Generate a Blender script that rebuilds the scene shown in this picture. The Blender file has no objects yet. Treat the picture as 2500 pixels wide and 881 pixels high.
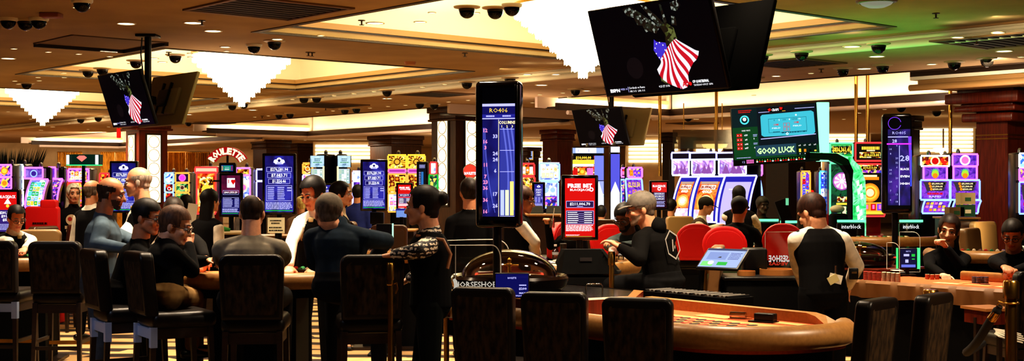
import bpy, bmesh, math, random
from mathutils import Vector as V, Matrix
random.seed(7)
R = math.radians; PI = math.pi; sin = math.sin; cos = math.cos
scn = bpy.context.scene; col = scn.collection
F = 3170.0; HX = 1250.0; HY = 457.0; EYE = 1.65       # focal length (px of the 2500 px frame), horizon, eye height
def W(px, py, Y): return V(((px-HX)/F*Y, Y, EYE+(HY-py)/F*Y))
def wx(px, Y): return (px-HX)/F*Y
def wz(py, Y): return EYE+(HY-py)/F*Y
PENDING = []
def reg(o, parent=None):
    PENDING.append(o)
    if parent is not None: o.parent = parent
    return o
def tag(o, label=None, cat=None, group=None, kind=None):
    if label: o['label'] = label
    if cat: o['category'] = cat
    if group: o['group'] = group
    if kind: o['kind'] = kind
    return o
def empty(name, loc=(0,0,0), rz=0, label=None, cat=None, group=None, kind=None, rx=0, ry=0):
    o = bpy.data.objects.new(name, None); reg(o); o.location = loc; o.rotation_euler = (rx, ry, rz)
    o.empty_display_size = .1
    return tag(o, label, cat, group, kind)
def kids(o): return [c for c in PENDING if c.parent == o]
def dup(root, loc=None, rz=None, label=None, group=None):
    r = root.copy(); PENDING.append(r)
    if loc is not None: r.location = loc
    if rz is not None: r.rotation_euler.z = rz
    if label: r['label'] = label
    if group: r['group'] = group
    for ch in kids(root):
        c = ch.copy(); PENDING.append(c); c.parent = r
        for g in kids(ch):
            d = g.copy(); PENDING.append(d); d.parent = c
    return r
# ---------------------------------------------------------------- materials
def lin(c):
    out = []
    for v in c[:3]:
        v = v/255.0
        out.append(v/12.92 if v <= .04045 else ((v+.055)/1.055)**2.4)
    return out+[1.0]
MATS = {}
def _new(key):
    m = bpy.data.materials.new(key); m.use_nodes = True; MATS[key] = m
    return m, m.node_tree, m.node_tree.nodes['Principled BSDF']
def mat(key, rgb=(128,128,128), rough=.6, metal=0, spec=.5, noise=None, bump=0, coat=0):
    if key in MATS: return MATS[key]
    m, nt, b = _new(key)
    b.inputs['Base Color'].default_value = lin(rgb); b.inputs['Roughness'].default_value = rough
    b.inputs['Metallic'].default_value = metal; b.inputs['Specular IOR Level'].default_value = spec
    if coat: b.inputs['Coat Weight'].default_value = coat
    if noise:                                           # (scale, second rgb, stretch)
        tc = nt.nodes.new('ShaderNodeTexCoord'); mp = nt.nodes.new('ShaderNodeMapping'); n = nt.nodes.new('ShaderNodeTexNoise')
        n.inputs['Scale'].default_value = noise[0]; n.inputs['Detail'].default_value = 3
        if len(noise) > 2: mp.inputs['Scale'].default_value = noise[2]
        cr = nt.nodes.new('ShaderNodeValToRGB'); cr.color_ramp.elements[0].position = .35; cr.color_ramp.elements[1].position = .65
        cr.color_ramp.elements[0].color = lin(rgb); cr.color_ramp.elements[1].color = lin(noise[1])
        L = nt.links.new
        L(tc.outputs['Object'], mp.inputs['Vector']); L(mp.outputs['Vector'], n.inputs['Vector'])
        L(n.outputs['Fac'], cr.inputs['Fac']); L(cr.outputs['Color'], b.inputs['Base Color'])
        if bump:
            bp = nt.nodes.new('ShaderNodeBump'); bp.inputs['Strength'].default_value = bump; bp.inputs['Distance'].default_value = .01
            L(n.outputs['Fac'], bp.inputs['Height']); L(bp.outputs['Normal'], b.inputs['Normal'])
    return m
def emi(rgb, s=1.0, sample=False, key=None):            # an emissive surface: LED screens, lamps, lit lettering
    key = key or 'lit_%02x%02x%02x_%g' % (*[int(v) for v in rgb], s)
    if key in MATS: return MATS[key]
    m, nt, b = _new(key)
    b.inputs['Base Color'].default_value = (.004,.004,.004,1); b.inputs['Roughness'].default_value = .35
    b.inputs['Emission Color'].default_value = lin(rgb); b.inputs['Emission Strength'].default_value = s
    b.inputs['Specular IOR Level'].default_value = .06
    if not sample: m.cycles.emission_sampling = 'NONE'
    return m
def art(key, cols, scale=8.0, s=1.0, kind='v'):          # a busy lit game screen: coloured cells
    if key in MATS: return MATS[key]
    m, nt, b = _new(key); L = nt.links.new
    b.inputs['Base Color'].default_value = (.01,.01,.01,1); b.inputs['Roughness'].default_value = .35
    tc = nt.nodes.new('ShaderNodeTexCoord')
    if kind == 'v':
        t = nt.nodes.new('ShaderNodeTexVoronoi'); t.inputs['Scale'].default_value = scale
        sep = nt.nodes.new('ShaderNodeSeparateColor'); L(t.outputs['Color'], sep.inputs['Color']); src = sep.outputs[0]
    else:
        t = nt.nodes.new('ShaderNodeTexNoise'); t.inputs['Scale'].default_value = scale; t.inputs['Detail'].default_value = 2; t.inputs['Distortion'].default_value = 1.2
        src = t.outputs['Fac']
    L(tc.outputs['Object'], t.inputs['Vector'])
    cr = nt.nodes.new('ShaderNodeValToRGB'); cr.color_ramp.interpolation = 'CONSTANT' if kind == 'v' else 'LINEAR'
    n = len(cols); el = cr.color_ramp.elements
    lo, hi = (0, 1) if kind == 'v' else (.3, .7)
    while len(el) < n: el.new(.5)
    for i, c in enumerate(cols):
        el[i].position = lo+(hi-lo)*i/(n if kind == 'v' else max(1, n-1)); el[i].color = lin(c)
    L(src, cr.inputs['Fac']); L(cr.outputs['Color'], b.inputs['Emission Color']); b.inputs['Emission Strength'].default_value = s
    m.cycles.emission_sampling = 'NONE'
    return m
def glass(key, rgb=(255,255,255), rough=.02, a=.12):     # thin acrylic: mostly see-through with a sharp reflection
    if key in MATS: return MATS[key]
    m, nt, b = _new(key); L = nt.links.new
    tr = nt.nodes.new('ShaderNodeBsdfTransparent'); tr.inputs['Color'].default_value = lin(rgb)
    gl = nt.nodes.new('ShaderNodeBsdfGlossy'); gl.inputs['Roughness'].default_value = rough
    fr = nt.nodes.new('ShaderNodeFresnel'); fr.inputs['IOR'].default_value = 1.45
    ad = nt.nodes.new('ShaderNodeMath'); ad.operation = 'ADD'; ad.inputs[1].default_value = a*.3
    mx = nt.nodes.new('ShaderNodeMixShader'); out = nt.nodes['Material Output']
    L(fr.outputs[0], ad.inputs[0]); L(ad.outputs[0], mx.inputs['Fac']); L(tr.outputs[0], mx.inputs[1]); L(gl.outputs[0], mx.inputs[2]); L(mx.outputs[0], out.inputs['Surface'])
    return m
BLK = mat('black_plastic', (8,8,9), .4, spec=.25); BLKM = mat('matte_black', (6,6,6), .8, spec=.1); GLOSSB = mat('gloss_black', (8,8,9), .12)
LEATH = mat('dark_leather', (15,10,7), .4, spec=.3, noise=(60,(20,13,9)))
FAB = mat('woven_brown_fabric', (58,43,26), .9, spec=.1, noise=(34,(24,17,11),(1,1,.35)), bump=.3)
DKWOOD = mat('dark_wood', (26,15,9), .4, noise=(6,(40,22,12),(1,1,8)))
REDWOOD = mat('red_mahogany', (112,40,20), .28, noise=(5,(80,26,13),(6,6,.6)))
BROWNWOOD = mat('brown_wood', (82,50,26), .4, noise=(5,(58,34,17),(6,6,.6)))
TANL = mat('tan_leather_rail', (160,116,64), .38, noise=(40,(146,104,56)))
BRASS = mat('brass', (196,150,70), .25, 1)
CHROME = mat('chrome', (190,190,195), .18, 1)
LITFRAME = mat('painted_bluish_lit_frame', (150,170,206), .35, .1)  # bluish light on the rear chair frames, put into the colour
PAPER = mat('white_paper', (228,220,200), .8)
# ---------------------------------------------------------------- mesh builder
class MB:
    def __init__(s): s.v = []; s.f = []; s.m = []; s.mats = []; s.sm = []
    def mi(s, m):
        if m not in s.mats: s.mats.append(m)
        return s.mats.index(m)
    def add(s, vs, fs, m, smooth=False, M=None):
        o = len(s.v); i = s.mi(m)
        s.v += [tuple(M @ V(p)) if M is not None else tuple(p) for p in vs]
        for f in fs: s.f.append([o+k for k in f]); s.m.append(i); s.sm.append(smooth)
        return s
    def bm(s, b, m, smooth=False, M=None):
        b.verts.index_update()
        s.add([v.co.copy() for v in b.verts], [[v.index for v in f.verts] for f in b.faces], m, smooth, M); b.free(); return s
    def box(s, c, d, m, M=None, bev=0, seg=2):
        b = bmesh.new(); bmesh.ops.create_cube(b, size=1)
        for v in b.verts: v.co = V((c[0]+v.co.x*d[0], c[1]+v.co.y*d[1], c[2]+v.co.z*d[2]))
        if bev: bmesh.ops.bevel(b, geom=b.edges[:], offset=min(bev, min(d)*.48), segments=seg, affect='EDGES', profile=.5)
        return s.bm(b, m, bool(bev), M)
    def b2(s, lo, hi, m, **k): return s.box([(a+b)/2 for a, b in zip(lo, hi)], [abs(b-a) for a, b in zip(lo, hi)], m, **k)
    def quad(s, a, b, c, d, m): return s.add([a, b, c, d], [[0,1,2,3]], m)
    def tube(s, p, q, r0, r1=None, m=None, n=12, caps=True, smooth=True):
        p = V(p); q = V(q); r1 = r0 if r1 is None else r1; z = (q-p).normalized()
        x = z.orthogonal().normalized(); y = z.cross(x); vs = []
        for k in range(n):
            a = 2*PI*k/n; d = x*cos(a)+y*sin(a); vs += [p+d*r0, q+d*r1]
        fs = [[2*k, (2*k+2) % (2*n), (2*k+3) % (2*n), 2*k+1] for k in range(n)]
        s.add(vs, fs, m, smooth)
        if caps: s.add([vs[2*k] for k in range(n)][::-1], [list(range(n))], m); s.add([vs[2*k+1] for k in range(n)], [list(range(n))], m)
        return s
    def path(s, pts, r, m, n=8, closed=False):
        pts = [V(p) for p in pts]; N = len(pts); rings = []; up = None
        for i, p in enumerate(pts):
            t = (pts[(i+1) % N]-pts[i-1]) if closed else (pts[min(i+1, N-1)]-pts[max(i-1, 0)])
            t.normalize()
            if up is None: up = t.orthogonal().normalized()
            up = (up-t*up.dot(t)).normalized(); w = t.cross(up)
            rr = r[i] if isinstance(r, (list, tuple)) else r
            rings.append([p+(up*cos(2*PI*k/n)+w*sin(2*PI*k/n))*rr for k in range(n)])
        vs = [v for g in rings for v in g]; fs = []
        for i in range(N if closed else N-1):
            j = (i+1) % N
            for k in range(n): fs.append([i*n+k, i*n+(k+1) % n, j*n+(k+1) % n, j*n+k])
        if not closed: fs += [list(range(n))[::-1], [(N-1)*n+k for k in range(n)]]
        return s.add(vs, fs, m, True)
    def lathe(s, prof, m, n=24, c=(0,0,0), smooth=True, M=None):      # prof: (r, z)
        vs = []; fs = []; P = len(prof)
        for k in range(n):
            a = 2*PI*k/n
            for r, z in prof: vs.append((c[0]+r*cos(a), c[1]+r*sin(a), c[2]+z))
        for k in range(n):
            j = (k+1) % n
            for i in range(P-1): fs.append([k*P+i, j*P+i, j*P+i+1, k*P+i+1])
        return s.add(vs, fs, m, smooth, M)
    def prism(s, poly, z0, z1, m, M=None, smooth=False):             # poly in xy, counter-clockwise
        n = len(poly); vs = [(x, y, z0) for x, y in poly]+[(x, y, z1) for x, y in poly]
        s.add(vs, [[k, (k+1) % n, n+(k+1) % n, n+k] for k in range(n)], m, smooth, M)
        s.add(vs, [list(range(n))[::-1], list(range(n, 2*n))], m, False, M); return s
    def ball(s, c, r, m, nu=16, nv=10, M=None):
        if not isinstance(r, (tuple, list)): r = (r, r, r)
        b = bmesh.new(); bmesh.ops.create_uvsphere(b, u_segments=nu, v_segments=nv, radius=1)
        for v in b.verts: v.co = V((c[0]+v.co.x*r[0], c[1]+v.co.y*r[1], c[2]+v.co.z*r[2]))
        return s.bm(b, m, True, M)
    def build(s, name, parent=None, loc=None, rz=None):
        me = bpy.data.meshes.new(name); me.from_pydata(s.v, [], s.f)
        for m in s.mats: me.materials.append(m)
        me.polygons.foreach_set('material_index', s.m); me.polygons.foreach_set('use_smooth', s.sm)
        if any(s.sm): me.set_sharp_from_angle(angle=R(50))
        me.update(); o = bpy.data.objects.new(name, me); reg(o, parent)
        if loc is not None: o.location = loc
        if rz is not None: o.rotation_euler.z = rz
        return o
TXT = {}
def text_geo(t, bold=0.0):
    if (t, bold) not in TXT:
        cu = bpy.data.curves.new('t', 'FONT'); cu.body = t; cu.resolution_u = 1; cu.offset = bold
        ob = bpy.data.objects.new('t', cu); me = bpy.data.meshes.new_from_object(ob)
        vs = [v.co.copy() for v in me.vertices]; fs = [list(p.vertices) for p in me.polygons]
        bpy.data.objects.remove(ob); bpy.data.curves.remove(cu); bpy.data.meshes.remove(me)
        if vs:
            x0 = min(v.x for v in vs); x1 = max(v.x for v in vs)
        else: x0 = x1 = 0
        TXT[(t, bold)] = (vs, fs, x0, x1)
    return TXT[(t, bold)]
class Pan(MB):                 # a flat lit face seen from -Y: u to the right 0..1, v downwards 0..1, layers 1.5 mm apart
    def __init__(s, w, h, M=None, step=.0015): super().__init__(); s.w = w; s.h = h; s.M = M; s.st = step
    def pt(s, u, v, l): return V(((u-.5)*s.w, -l*s.st, (.5-v)*s.h))
    def rect(s, u0, v0, u1, v1, m, l=1): return s.add([s.pt(u0,v1,l), s.pt(u1,v1,l), s.pt(u1,v0,l), s.pt(u0,v0,l)], [[0,1,2,3]], m, False, s.M)
    def poly(s, pts, m, l=1): return s.add([s.pt(u, v, l) for u, v in pts], [list(range(len(pts)))], m, False, s.M)
    def frame(s, u0, v0, u1, v1, t, m, l=1):
        a = t; b = t*s.w/s.h
        s.rect(u0, v0, u1, v0+b, m, l); s.rect(u0, v1-b, u1, v1, m, l); s.rect(u0, v0, u0+a, v1, m, l); return s.rect(u1-a, v0, u1, v1, m, l)
    def circ(s, u, v, r, m, l=1, n=24, r2=None, a0=0, a1=2*PI):       # r in units of w
        q = s.w/s.h; pts = [(u+r*cos(a0+(a1-a0)*k/n), v-r*q*sin(a0+(a1-a0)*k/n)) for k in range(n+1)]
        if r2 is None: return s.add([s.pt(u, v, l)]+[s.pt(x, y, l) for x, y in pts], [[0, k+1, k+2] for k in range(n)], m, False, s.M)
        ins = [(u+r2*cos(a0+(a1-a0)*k/n), v-r2*q*sin(a0+(a1-a0)*k/n)) for k in range(n+1)]
        return s.add([s.pt(x, y, l) for x, y in pts]+[s.pt(x, y, l) for x, y in ins], [[k, k+1, n+2+k, n+1+k] for k in range(n)], m, False, s.M)
    def txt(s, t, u, v, hh, m, l=2, w=None, bold=0, al='c', rot=0):    # hh: cap height as a share of h; w: width as a share of w
        vs, fs, x0, x1 = text_geo(t, bold)
        if not vs: return s
        k = hh*s.h/.69; kx = k if w is None else w*s.w/max(x1-x0, 1e-6)
        ax = (x0+x1)/2 if al == 'c' else (x0 if al == 'l' else x1); c = s.pt(u, v, l)
        out = []
        for p in vs:
            x = (p.x-ax)*kx; z = (p.y-.345)*k
            out.append(V((c.x+x*cos(rot)-z*sin(rot), c.y, c.z+x*sin(rot)+z*cos(rot))))
        return s.add(out, fs, m, False, s.M)
    def lines(s, u0, v0, u1, v1, n, m, l=2, fill=.45, seed=1):         # small print that cannot be read
        rnd = random.Random(seed)
        for i in range(n):
            a = v0+(v1-v0)*(i+.25)/n; b = a+(v1-v0)/n*fill; u = u0
            end = u1-(u1-u0)*rnd.random()*.12
            while u < end:
                e = min(end, u+(u1-u0)*(.03+.09*rnd.random())); s.rect(u, a, e, b, m, l); u = e+(u1-u0)*.018
        return s
WHT = emi((255,255,255), 1.2); OFFW = emi((205,210,245), .9)
# ================================================================ ROOM
CO = V((-5.3, 25.5, 0)); CA = R(41)                     # ceiling grid: local x = t (away to the right), local y = s (away to the left)
dB = V((cos(CA), sin(CA), 0)); dA = V((-sin(CA), cos(CA), 0))
def ST(s, t, z): return CO+dA*s+dB*t+V((0,0,z))
def st_of(p): q = p-CO; return q.dot(dA), q.dot(dB)
MG = Matrix.Translation(CO) @ Matrix.Rotation(CA, 4, 'Z')
CEIL = mat('ceiling_plaster', (184,158,116), .9, spec=.1, noise=(1.2,(172,147,108)))
CEILM = mat('ceiling_plaster_low', (190,162,126), .9, spec=.1, noise=(1.5,(178,150,116)))
CREAM = mat('cove_cream', (247,239,214), .8); COVEW = mat('cove_pale_plaster', (236,218,206), .8)
TRIMD = mat('dark_cornice', (44,27,15), .45); TRIMT = mat('tan_cornice', (172,132,80), .5)
def struct(b, name, label=None): return tag(b.build(name), label, None, None, 'structure')
Z1, Z2, Z3 = 3.9, 3.7, 3.46
COF = [(-9.3, 0), (0, 0), (10.2, 0)]; HC = 3.15; TL, TR0, TR1 = 4.0, 7.6, 11.3
TRAYS = [(-16, -1), (2.5, 15.5), (18.5, 30.5)]
b = MB()
def slab(b, s0, s1, t0, t1, z, m, th=.08): b.b2((t0, s0, z), (t1, s1, z+th), m, M=MG)
slab(b, -45, 45, -60, -HC, Z1, CEIL); slab(b, -45, 45, HC, TL, Z1, CEIL)
e = [-45]+[v for s, _ in COF for v in (s-HC, s+HC)]+[45]
for i in range(0, len(e), 2): slab(b, e[i], e[i+1], -HC, HC, Z1, CEIL)
struct(b, 'ceiling')
for i, (s, t) in enumerate(COF):                        # recessed coffers with stepped cornices
    b = MB(); H = HC
    def ring(z0, z1, g, m, w=.5): 
        for a in (-1, 1):
            x = sorted((t+a*(H+g), t+a*(H+g+w))); b.b2((x[0], s-H-g-w, z0), (x[1], s+H+g+w, z1), m, M=MG)
            y = sorted((s+a*(H+g), s+a*(H+g+w))); b.b2((t-H-g, y[0], z0), (t+H+g, y[1], z1), m, M=MG)
    ring(Z1-.012, Z1+.02, 0, TRIMD, .1); ring(Z1+.02, Z1+.05, .06, TRIMD); ring(Z1+.05, Z1+.11, .03, TRIMT); ring(Z1+.11, Z1+.13, .0, TRIMD); ring(Z1+.13, Z1+.22, -.03, TRIMT); ring(Z1+.2, Z1+1.5, .3, CREAM, .1)
    slab(b, s-H-.8, s+H+.8, t-H-.8, t+H+.8, Z1+1.5, CREAM)
    struct(b, 'trim_%d' % (i+1))
b = MB()                                                # step down beyond the coffers: crown moulding, then the middle ceiling
b.b2((TL, -45, Z2+.02), (TL+.1, 45, Z1+.08), CREAM, M=MG)
for k, (dz, r) in enumerate(((.03, .05), (.12, .03))): b.path([ST(-45, TL-.01, Z2+dz), ST(45, TL-.01, Z2+dz)], r, CREAM, 10)
b.b2((TL-.05, -45, Z1-.03), (TL, 45, Z1+.02), TRIMT, M=MG)
struct(b, 'trim_4')
b = MB(); slab(b, -45, 45, TL, TR0, Z2, CEILM)
e = [-45]+[v for a in TRAYS for v in a]+[45]
for i in range(0, len(e), 2): slab(b, e[i], e[i+1], TR0, TR1, Z2, CEILM)
struct(b, 'ceiling')
b = MB(); b.b2((TR1+.0, -45, Z3), (TR1+45, 45, Z3+.08), mat('ceiling_plaster_far', (206,180,146), .9, spec=.1), M=MG); struct(b, 'ceiling')
STRIP = emi((255,220,165), 60, True, 'cove_led_strip')
for i, (s0, s1) in enumerate(TRAYS):                    # lit trays behind the middle ceiling
    b = MB(); zt = Z2+.95
    slab(b, s0-.3, s1+.3, TR0-.6, TR1+.3, zt, COVEW)
    b.b2((TR1+.12, s0, Z3+.06), (TR1+.2, s1, zt), COVEW, M=MG); b.b2((TR0-.6, s1+.1, Z3), (TR1+.2, s1+.18, zt), COVEW, M=MG); b.b2((TR0-.6, s0-.18, Z3), (TR1+.2, s0-.1, zt), COVEW, M=MG)
    b.b2((TR0-.05, s0, Z2-.02), (TR0, s1, Z2+.1), TRIMD, M=MG); b.b2((TR0-.02, s0, Z2+.1), (TR0+.04, s1, Z2+.13), TRIMT, M=MG)
    b.b2((TR1-.25, s0-.1, Z3-.06), (TR1-.17, s1+.1, Z3+.1), TRIMD, M=MG); b.b2((TR1-.2, s0, Z3-.02), (TR1+.15, s1, Z3+.02), TRIMD, M=MG)
    b.b2((TR0-.3, s1-.25, Z3-.06), (TR1-.17, s1-.17, Z3+.1), TRIMD, M=MG); b.b2((TR0-.3, s1-.2, Z3-.02), (TR1, s1+.15, Z3+.02), TRIMD, M=MG)
    b.b2((TR0-.6, s0-.15, Z3-.02), (TR1, s0+.2, Z3+.02), TRIMD, M=MG)
    b.path([ST(s0-.3, TR1-.26, Z3-.11), ST(s1+.3, TR1-.26, Z3-.11)], .05, COVEW, 8); b.path([ST(s1-.26, TR0, Z3-.11), ST(s1-.26, TR1-.2, Z3-.11)], .05, COVEW, 8)
    struct(b, 'trim_%d' % (5+i))
    b = MB(); b.b2((TR1-.06, s0+.1, Z3+.03), (TR1-.01, s1-.05, Z3+.06), STRIP, M=MG); b.b2((TR0, s1-.1, Z3+.03), (TR1, s1-.05, Z3+.06), STRIP, M=MG)
    tag(b.build('cove_light_strip'), 'warm light strip glowing along the foot of the %s cove' % ('right-hand lit ceiling', 'middle lit ceiling', 'far left lit ceiling')[i], 'light strip', 'cove lighting')
b = MB()                                                # dropped soffit box around the big column on the right
b.b2((8.4, -20, 3.46), (11.0, -9.7, 3.6), TRIMT, M=MG); b.b2((8.3, -20, 3.6), (11.0, -9.6, 3.66), CREAM, M=MG); b.b2((8.3, -20, 3.66), (11, -9.6, 3.78), TRIMD, M=MG); b.b2((8.2, -20, 3.78), (11, -9.5, 3.82), TRIMD, M=MG)
b.path([ST(-9.6, 8.3, 3.46), ST(-20, 8.3, 3.46)], .06, TRIMT, 8)
b.b2((8.5, -20, 3.82), (8.6, -9.8, 3.9), emi((255,240,190), 1.6), M=MG); struct(b, 'trim_8')
# carpet: sweeping tan and brown bands
m, nt, bs = _new('patterned_carpet'); L = nt.links.new
tc = nt.nodes.new('ShaderNodeTexCoord'); wv = nt.nodes.new('ShaderNodeTexWave'); wv.wave_type = 'RINGS'; wv.inputs['Scale'].default_value = .55; wv.inputs['Distortion'].default_value = 5; wv.inputs['Detail'].default_value = 1.5; wv.inputs['Detail Scale'].default_value = .6
vo = nt.nodes.new('ShaderNodeTexVoronoi'); vo.inputs['Scale'].default_value = .75
ad = nt.nodes.new('ShaderNodeMixRGB'); ad.inputs['Fac'].default_value = .55; L(tc.outputs['Object'], ad.inputs[1]); L(vo.outputs['Color'], ad.inputs[2])
cr = nt.nodes.new('ShaderNodeValToRGB'); el = cr.color_ramp.elements; el[0].color = lin((38,24,15)); el[1].color = lin((204,164,110)); el[0].position = .2; el[1].position = .5
x = el.new(.32); x.color = lin((108,70,40))
sc = nt.nodes.new('ShaderNodeMapping'); sc.inputs['Scale'].default_value = (2.2,2.2,2.2); L(ad.outputs[0], sc.inputs['Vector']); L(sc.outputs[0], wv.inputs['Vector']); L(tc.outputs['Object'], vo.inputs['Vector'])
L(wv.outputs['Fac'], cr.inputs['Fac']); L(cr.outputs['Color'], bs.inputs['Base Color']); bs.inputs['Roughness'].default_value = .95
struct(MB().b2((-30,-8,-.1), (30,64,0), MATS['patterned_carpet']), 'floor', 'patterned brown and tan carpet')
WALLM = mat('wall_tan', (232,200,150), .8, noise=(2,(214,182,134)))
struct(MB().b2((-30,60,0), (30,60.2,5), WALLM), 'wall_back'); struct(MB().b2((-27,-8,0), (-26.8,60,5), WALLM), 'wall_left')
struct(MB().b2((26.8,-8,0), (27,60,5), WALLM), 'wall_right'); struct(MB().b2((-30,-8.2,0), (30,-8,5), WALLM), 'wall_front')
# backlit louvre windows on partition walls far behind the machines
LOUV = emi((255,236,200), 2.2, True, 'backlit_louvre'); LOUVD = mat('louvre_gap', (150,110,60), .6)
for i, (x0, x1, y0, y1, Y, n) in enumerate(((1535,1655,340,398,46,6), (770,912,352,398,50,5), (1258,1335,345,402,48,6), (2015,2120,318,352,44,4), (2240,2375,312,372,40,6), (1700,1760,350,372,47,2))):
    b = MB(); w = (x1-x0)/F*Y; h = (y1-y0)/F*Y; c = W((x0+x1)/2, (y0+y1)/2, Y)
    b.b2((c.x-w/2-.1, Y+.05, 0), (c.x+w/2+.1, Y+.2, c.z+h/2+.1), WALLM); fr = struct(b, 'window_%d' % (i+1))
    g = MB()
    for k in range(n):
        zc = c.z-h/2+h*(k+.5)/n; g.b2((c.x-w/2, Y-.02, zc-h/n*.33), (c.x+w/2, Y+.04, zc+h/n*.33), LOUV)
    g.build('louvre_slats', fr)
# columns, all set on the diagonal of the ceiling grid
PAN = emi((255,226,170), 2.2, True, 'lit_column_panel'); PANL = mat('panel_ring_line', (150,100,50), .5)
def column(px, Y, w, top, wood, label, panels=(), cap=0, base=True):
    o = empty('column', (wx(px, Y), Y, 0), CA, label, None, None, 'structure')
    MB().box((0,0,top/2), (w,w,top), wood).build('shaft', o)
    if cap:
        b = MB()
        for k, (z, h, g) in enumerate(((top-.14,.14,.16), (top-.3,.16,.09), (top-.36,.06,.13))): b.box((0,0,z+h/2), (w+2*g*cap,w+2*g*cap,h), wood, bev=.02)
        b.build('capital', o)
    for face, z0, z1, pw in panels:                      # face 'l' = normal -x (towards the left of the camera), 'r' = normal -y
        b = MB(); r = Matrix.Rotation(R(-90), 4, 'Z') if face == 'l' else Matrix.Identity(4)
        b.box((0,-w/2-.02,(z0+z1)/2), (pw,.04,z1-z0), PAN, M=r)
        b.box((0,-w/2-.02,(z0+z1)/2), (pw+.1,.03,z1-z0+.1), DKWOOD, M=r)
        n = max(1, int((z1-z0)/(pw*.8)))
        for k in range(n):
            zc = z0+(k+.5)*(z1-z0)/n; q = [r @ V((pw*.42*cos(2*PI*j/20), -w/2-.045, zc+pw*.42*sin(2*PI*j/20))) for j in range(20)]
            b.path(q, .008, PANL, 4, True)
        b.build('light_panel', o)
    return o
column(358, 39, .9, Z2, REDWOOD, 'wooden column with tall glowing panels under the left television', (('l',1.2,3.2,.42), ('r',1.2,3.2,.42)), 1)
column(1120, 33.6, 1.0, Z2, BROWNWOOD, 'wooden column with a tall glowing panel left of the tall numbered sign', (('l',1.2,3.36,.4), ('r',1.2,3.36,.4)), .6)
column(2442, 24.3, .62, 3.5, REDWOOD, 'big red mahogany column at the right under a dropped soffit', (), 1.6)
c4 = PENDING[-1]
b = MB()
for z, h, g in ((3.2,.2,.42), (3.05,.1,.3), (2.86,.16,.2)): b.box((0,0,z+h/2), (.62+2*g,.62+2*g,h), REDWOOD, bev=.03)
b.box((0,0,2.62), (.64,.64,.02), BRASS); b.box((0,0,2.55), (.64,.64,.02), BRASS); b.build('capital', [o for o in PENDING if o.name.startswith('column')][-1])
for px, Y, w, top, mt, lb in ((662,50,1.0,3.46,BROWNWOOD,'dark column behind the large blue jackpot screen'), (966,46,1.3,3.46,BROWNWOOD,'broad brown column above the gold slot machines'), (1362,41,.68,3.46,REDWOOD,'narrow dark red column left of the far television'), (735,54,.8,3.46,BROWNWOOD,'distant brown column beside the tilted slot screens'),
    (1632,43,.28,3.46,DKWOOD,'thin dark column at the edge of the white louvres'), (1918,31,.66,3.46,DKWOOD,'dark wooden column below the craps screen'), (2225,33,.3,3.46,DKWOOD,'dark column behind the tall sign at right'), (1290,44,.5,3.0,BROWNWOOD,'short tan pillar behind the red slot machine')):
    column(px, Y, w, top, mt, lb, (), .5)
# gold curtains far left
GOLD = mat('gold_curtain', (232,168,60), .4, .15, noise=(14,(150,92,26),(3,3,.4)))
for i, (x0, x1, y0, Y, lb) in enumerate(((140,200,372,52,'shimmering gold curtain left of the diamond sign'), (245,312,372,52,'shimmering gold curtain right of the diamond sign'), (404,440,372,51,'narrow gold curtain right of the lit column'), (440,512,372,51,'pleated gold curtain left of the red arched sign'))):
    b = MB(); X0 = wx(x0, Y); X1 = wx(x1, Y); n = 60; zt = wz(y0, Y); vs = []
    for k in range(n+1): x = X0+(X1-X0)*k/n; y = Y+.06*sin(k*1.5); vs += [(x,y,.02), (x,y,zt)]
    b.add(vs, [[2*k,2*k+2,2*k+3,2*k+1] for k in range(n)], GOLD, True); b.path([(X0,Y,zt), (X1,Y,zt)], .03, BRASS, 6)
    tag(b.build('curtain'), lb, 'curtain', 'gold curtains')
def ceil_z(p):
    s, t = st_of(V(p))
    if t < TL: return Z1
    if t < TR0: return Z2
    if t < TR1: return Z2+.95 if any(a <= s <= c for a, c in TRAYS) else Z2
    return Z3
# brass poles dropping from the ceiling
for px, y0, y1, Y in ((1611,306,430,27), (1749,296,398,28), (2090,300,372,26), (2118,300,360,26.5), (2320,290,384,25)):
    zt = ceil_z((wx(px, Y), Y, 0))
    b = MB(); b.tube((0,0,wz(y1, Y)), (0,0,zt), .035, None, BRASS); b.lathe([(0,.0),(.09,.0),(.09,.05),(.04,.05)], BRASS, 16, (0,0,zt-.05))
    tag(b.build('hanging_brass_pole', None, (wx(px, Y), Y, 0)), {1611:'thin brass pole right of the far television', 1749:'thin brass pole left of the craps screen', 2090:'left of two brass poles above the red slot machine', 2118:'right of two brass poles above the red slot machine', 2320:'brass pole above the green-crowned slot screens'}[px], 'pole', 'brass poles')
p = MB(); p.box((0,0,0), (1.25,.02,.4), glass('hung_panel', (225,215,190), .1, 1.2)); p.tube((-.4,0,.2), (-.4,0,.75), .01, None, BRASS); p.tube((.4,0,.2), (.4,0,.75), .01, None, BRASS)
tag(p.build('hanging_glass_panel', None, W(1716, 340, 27)), 'clear glass panel hung from the ceiling left of the craps screen', 'panel')
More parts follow.
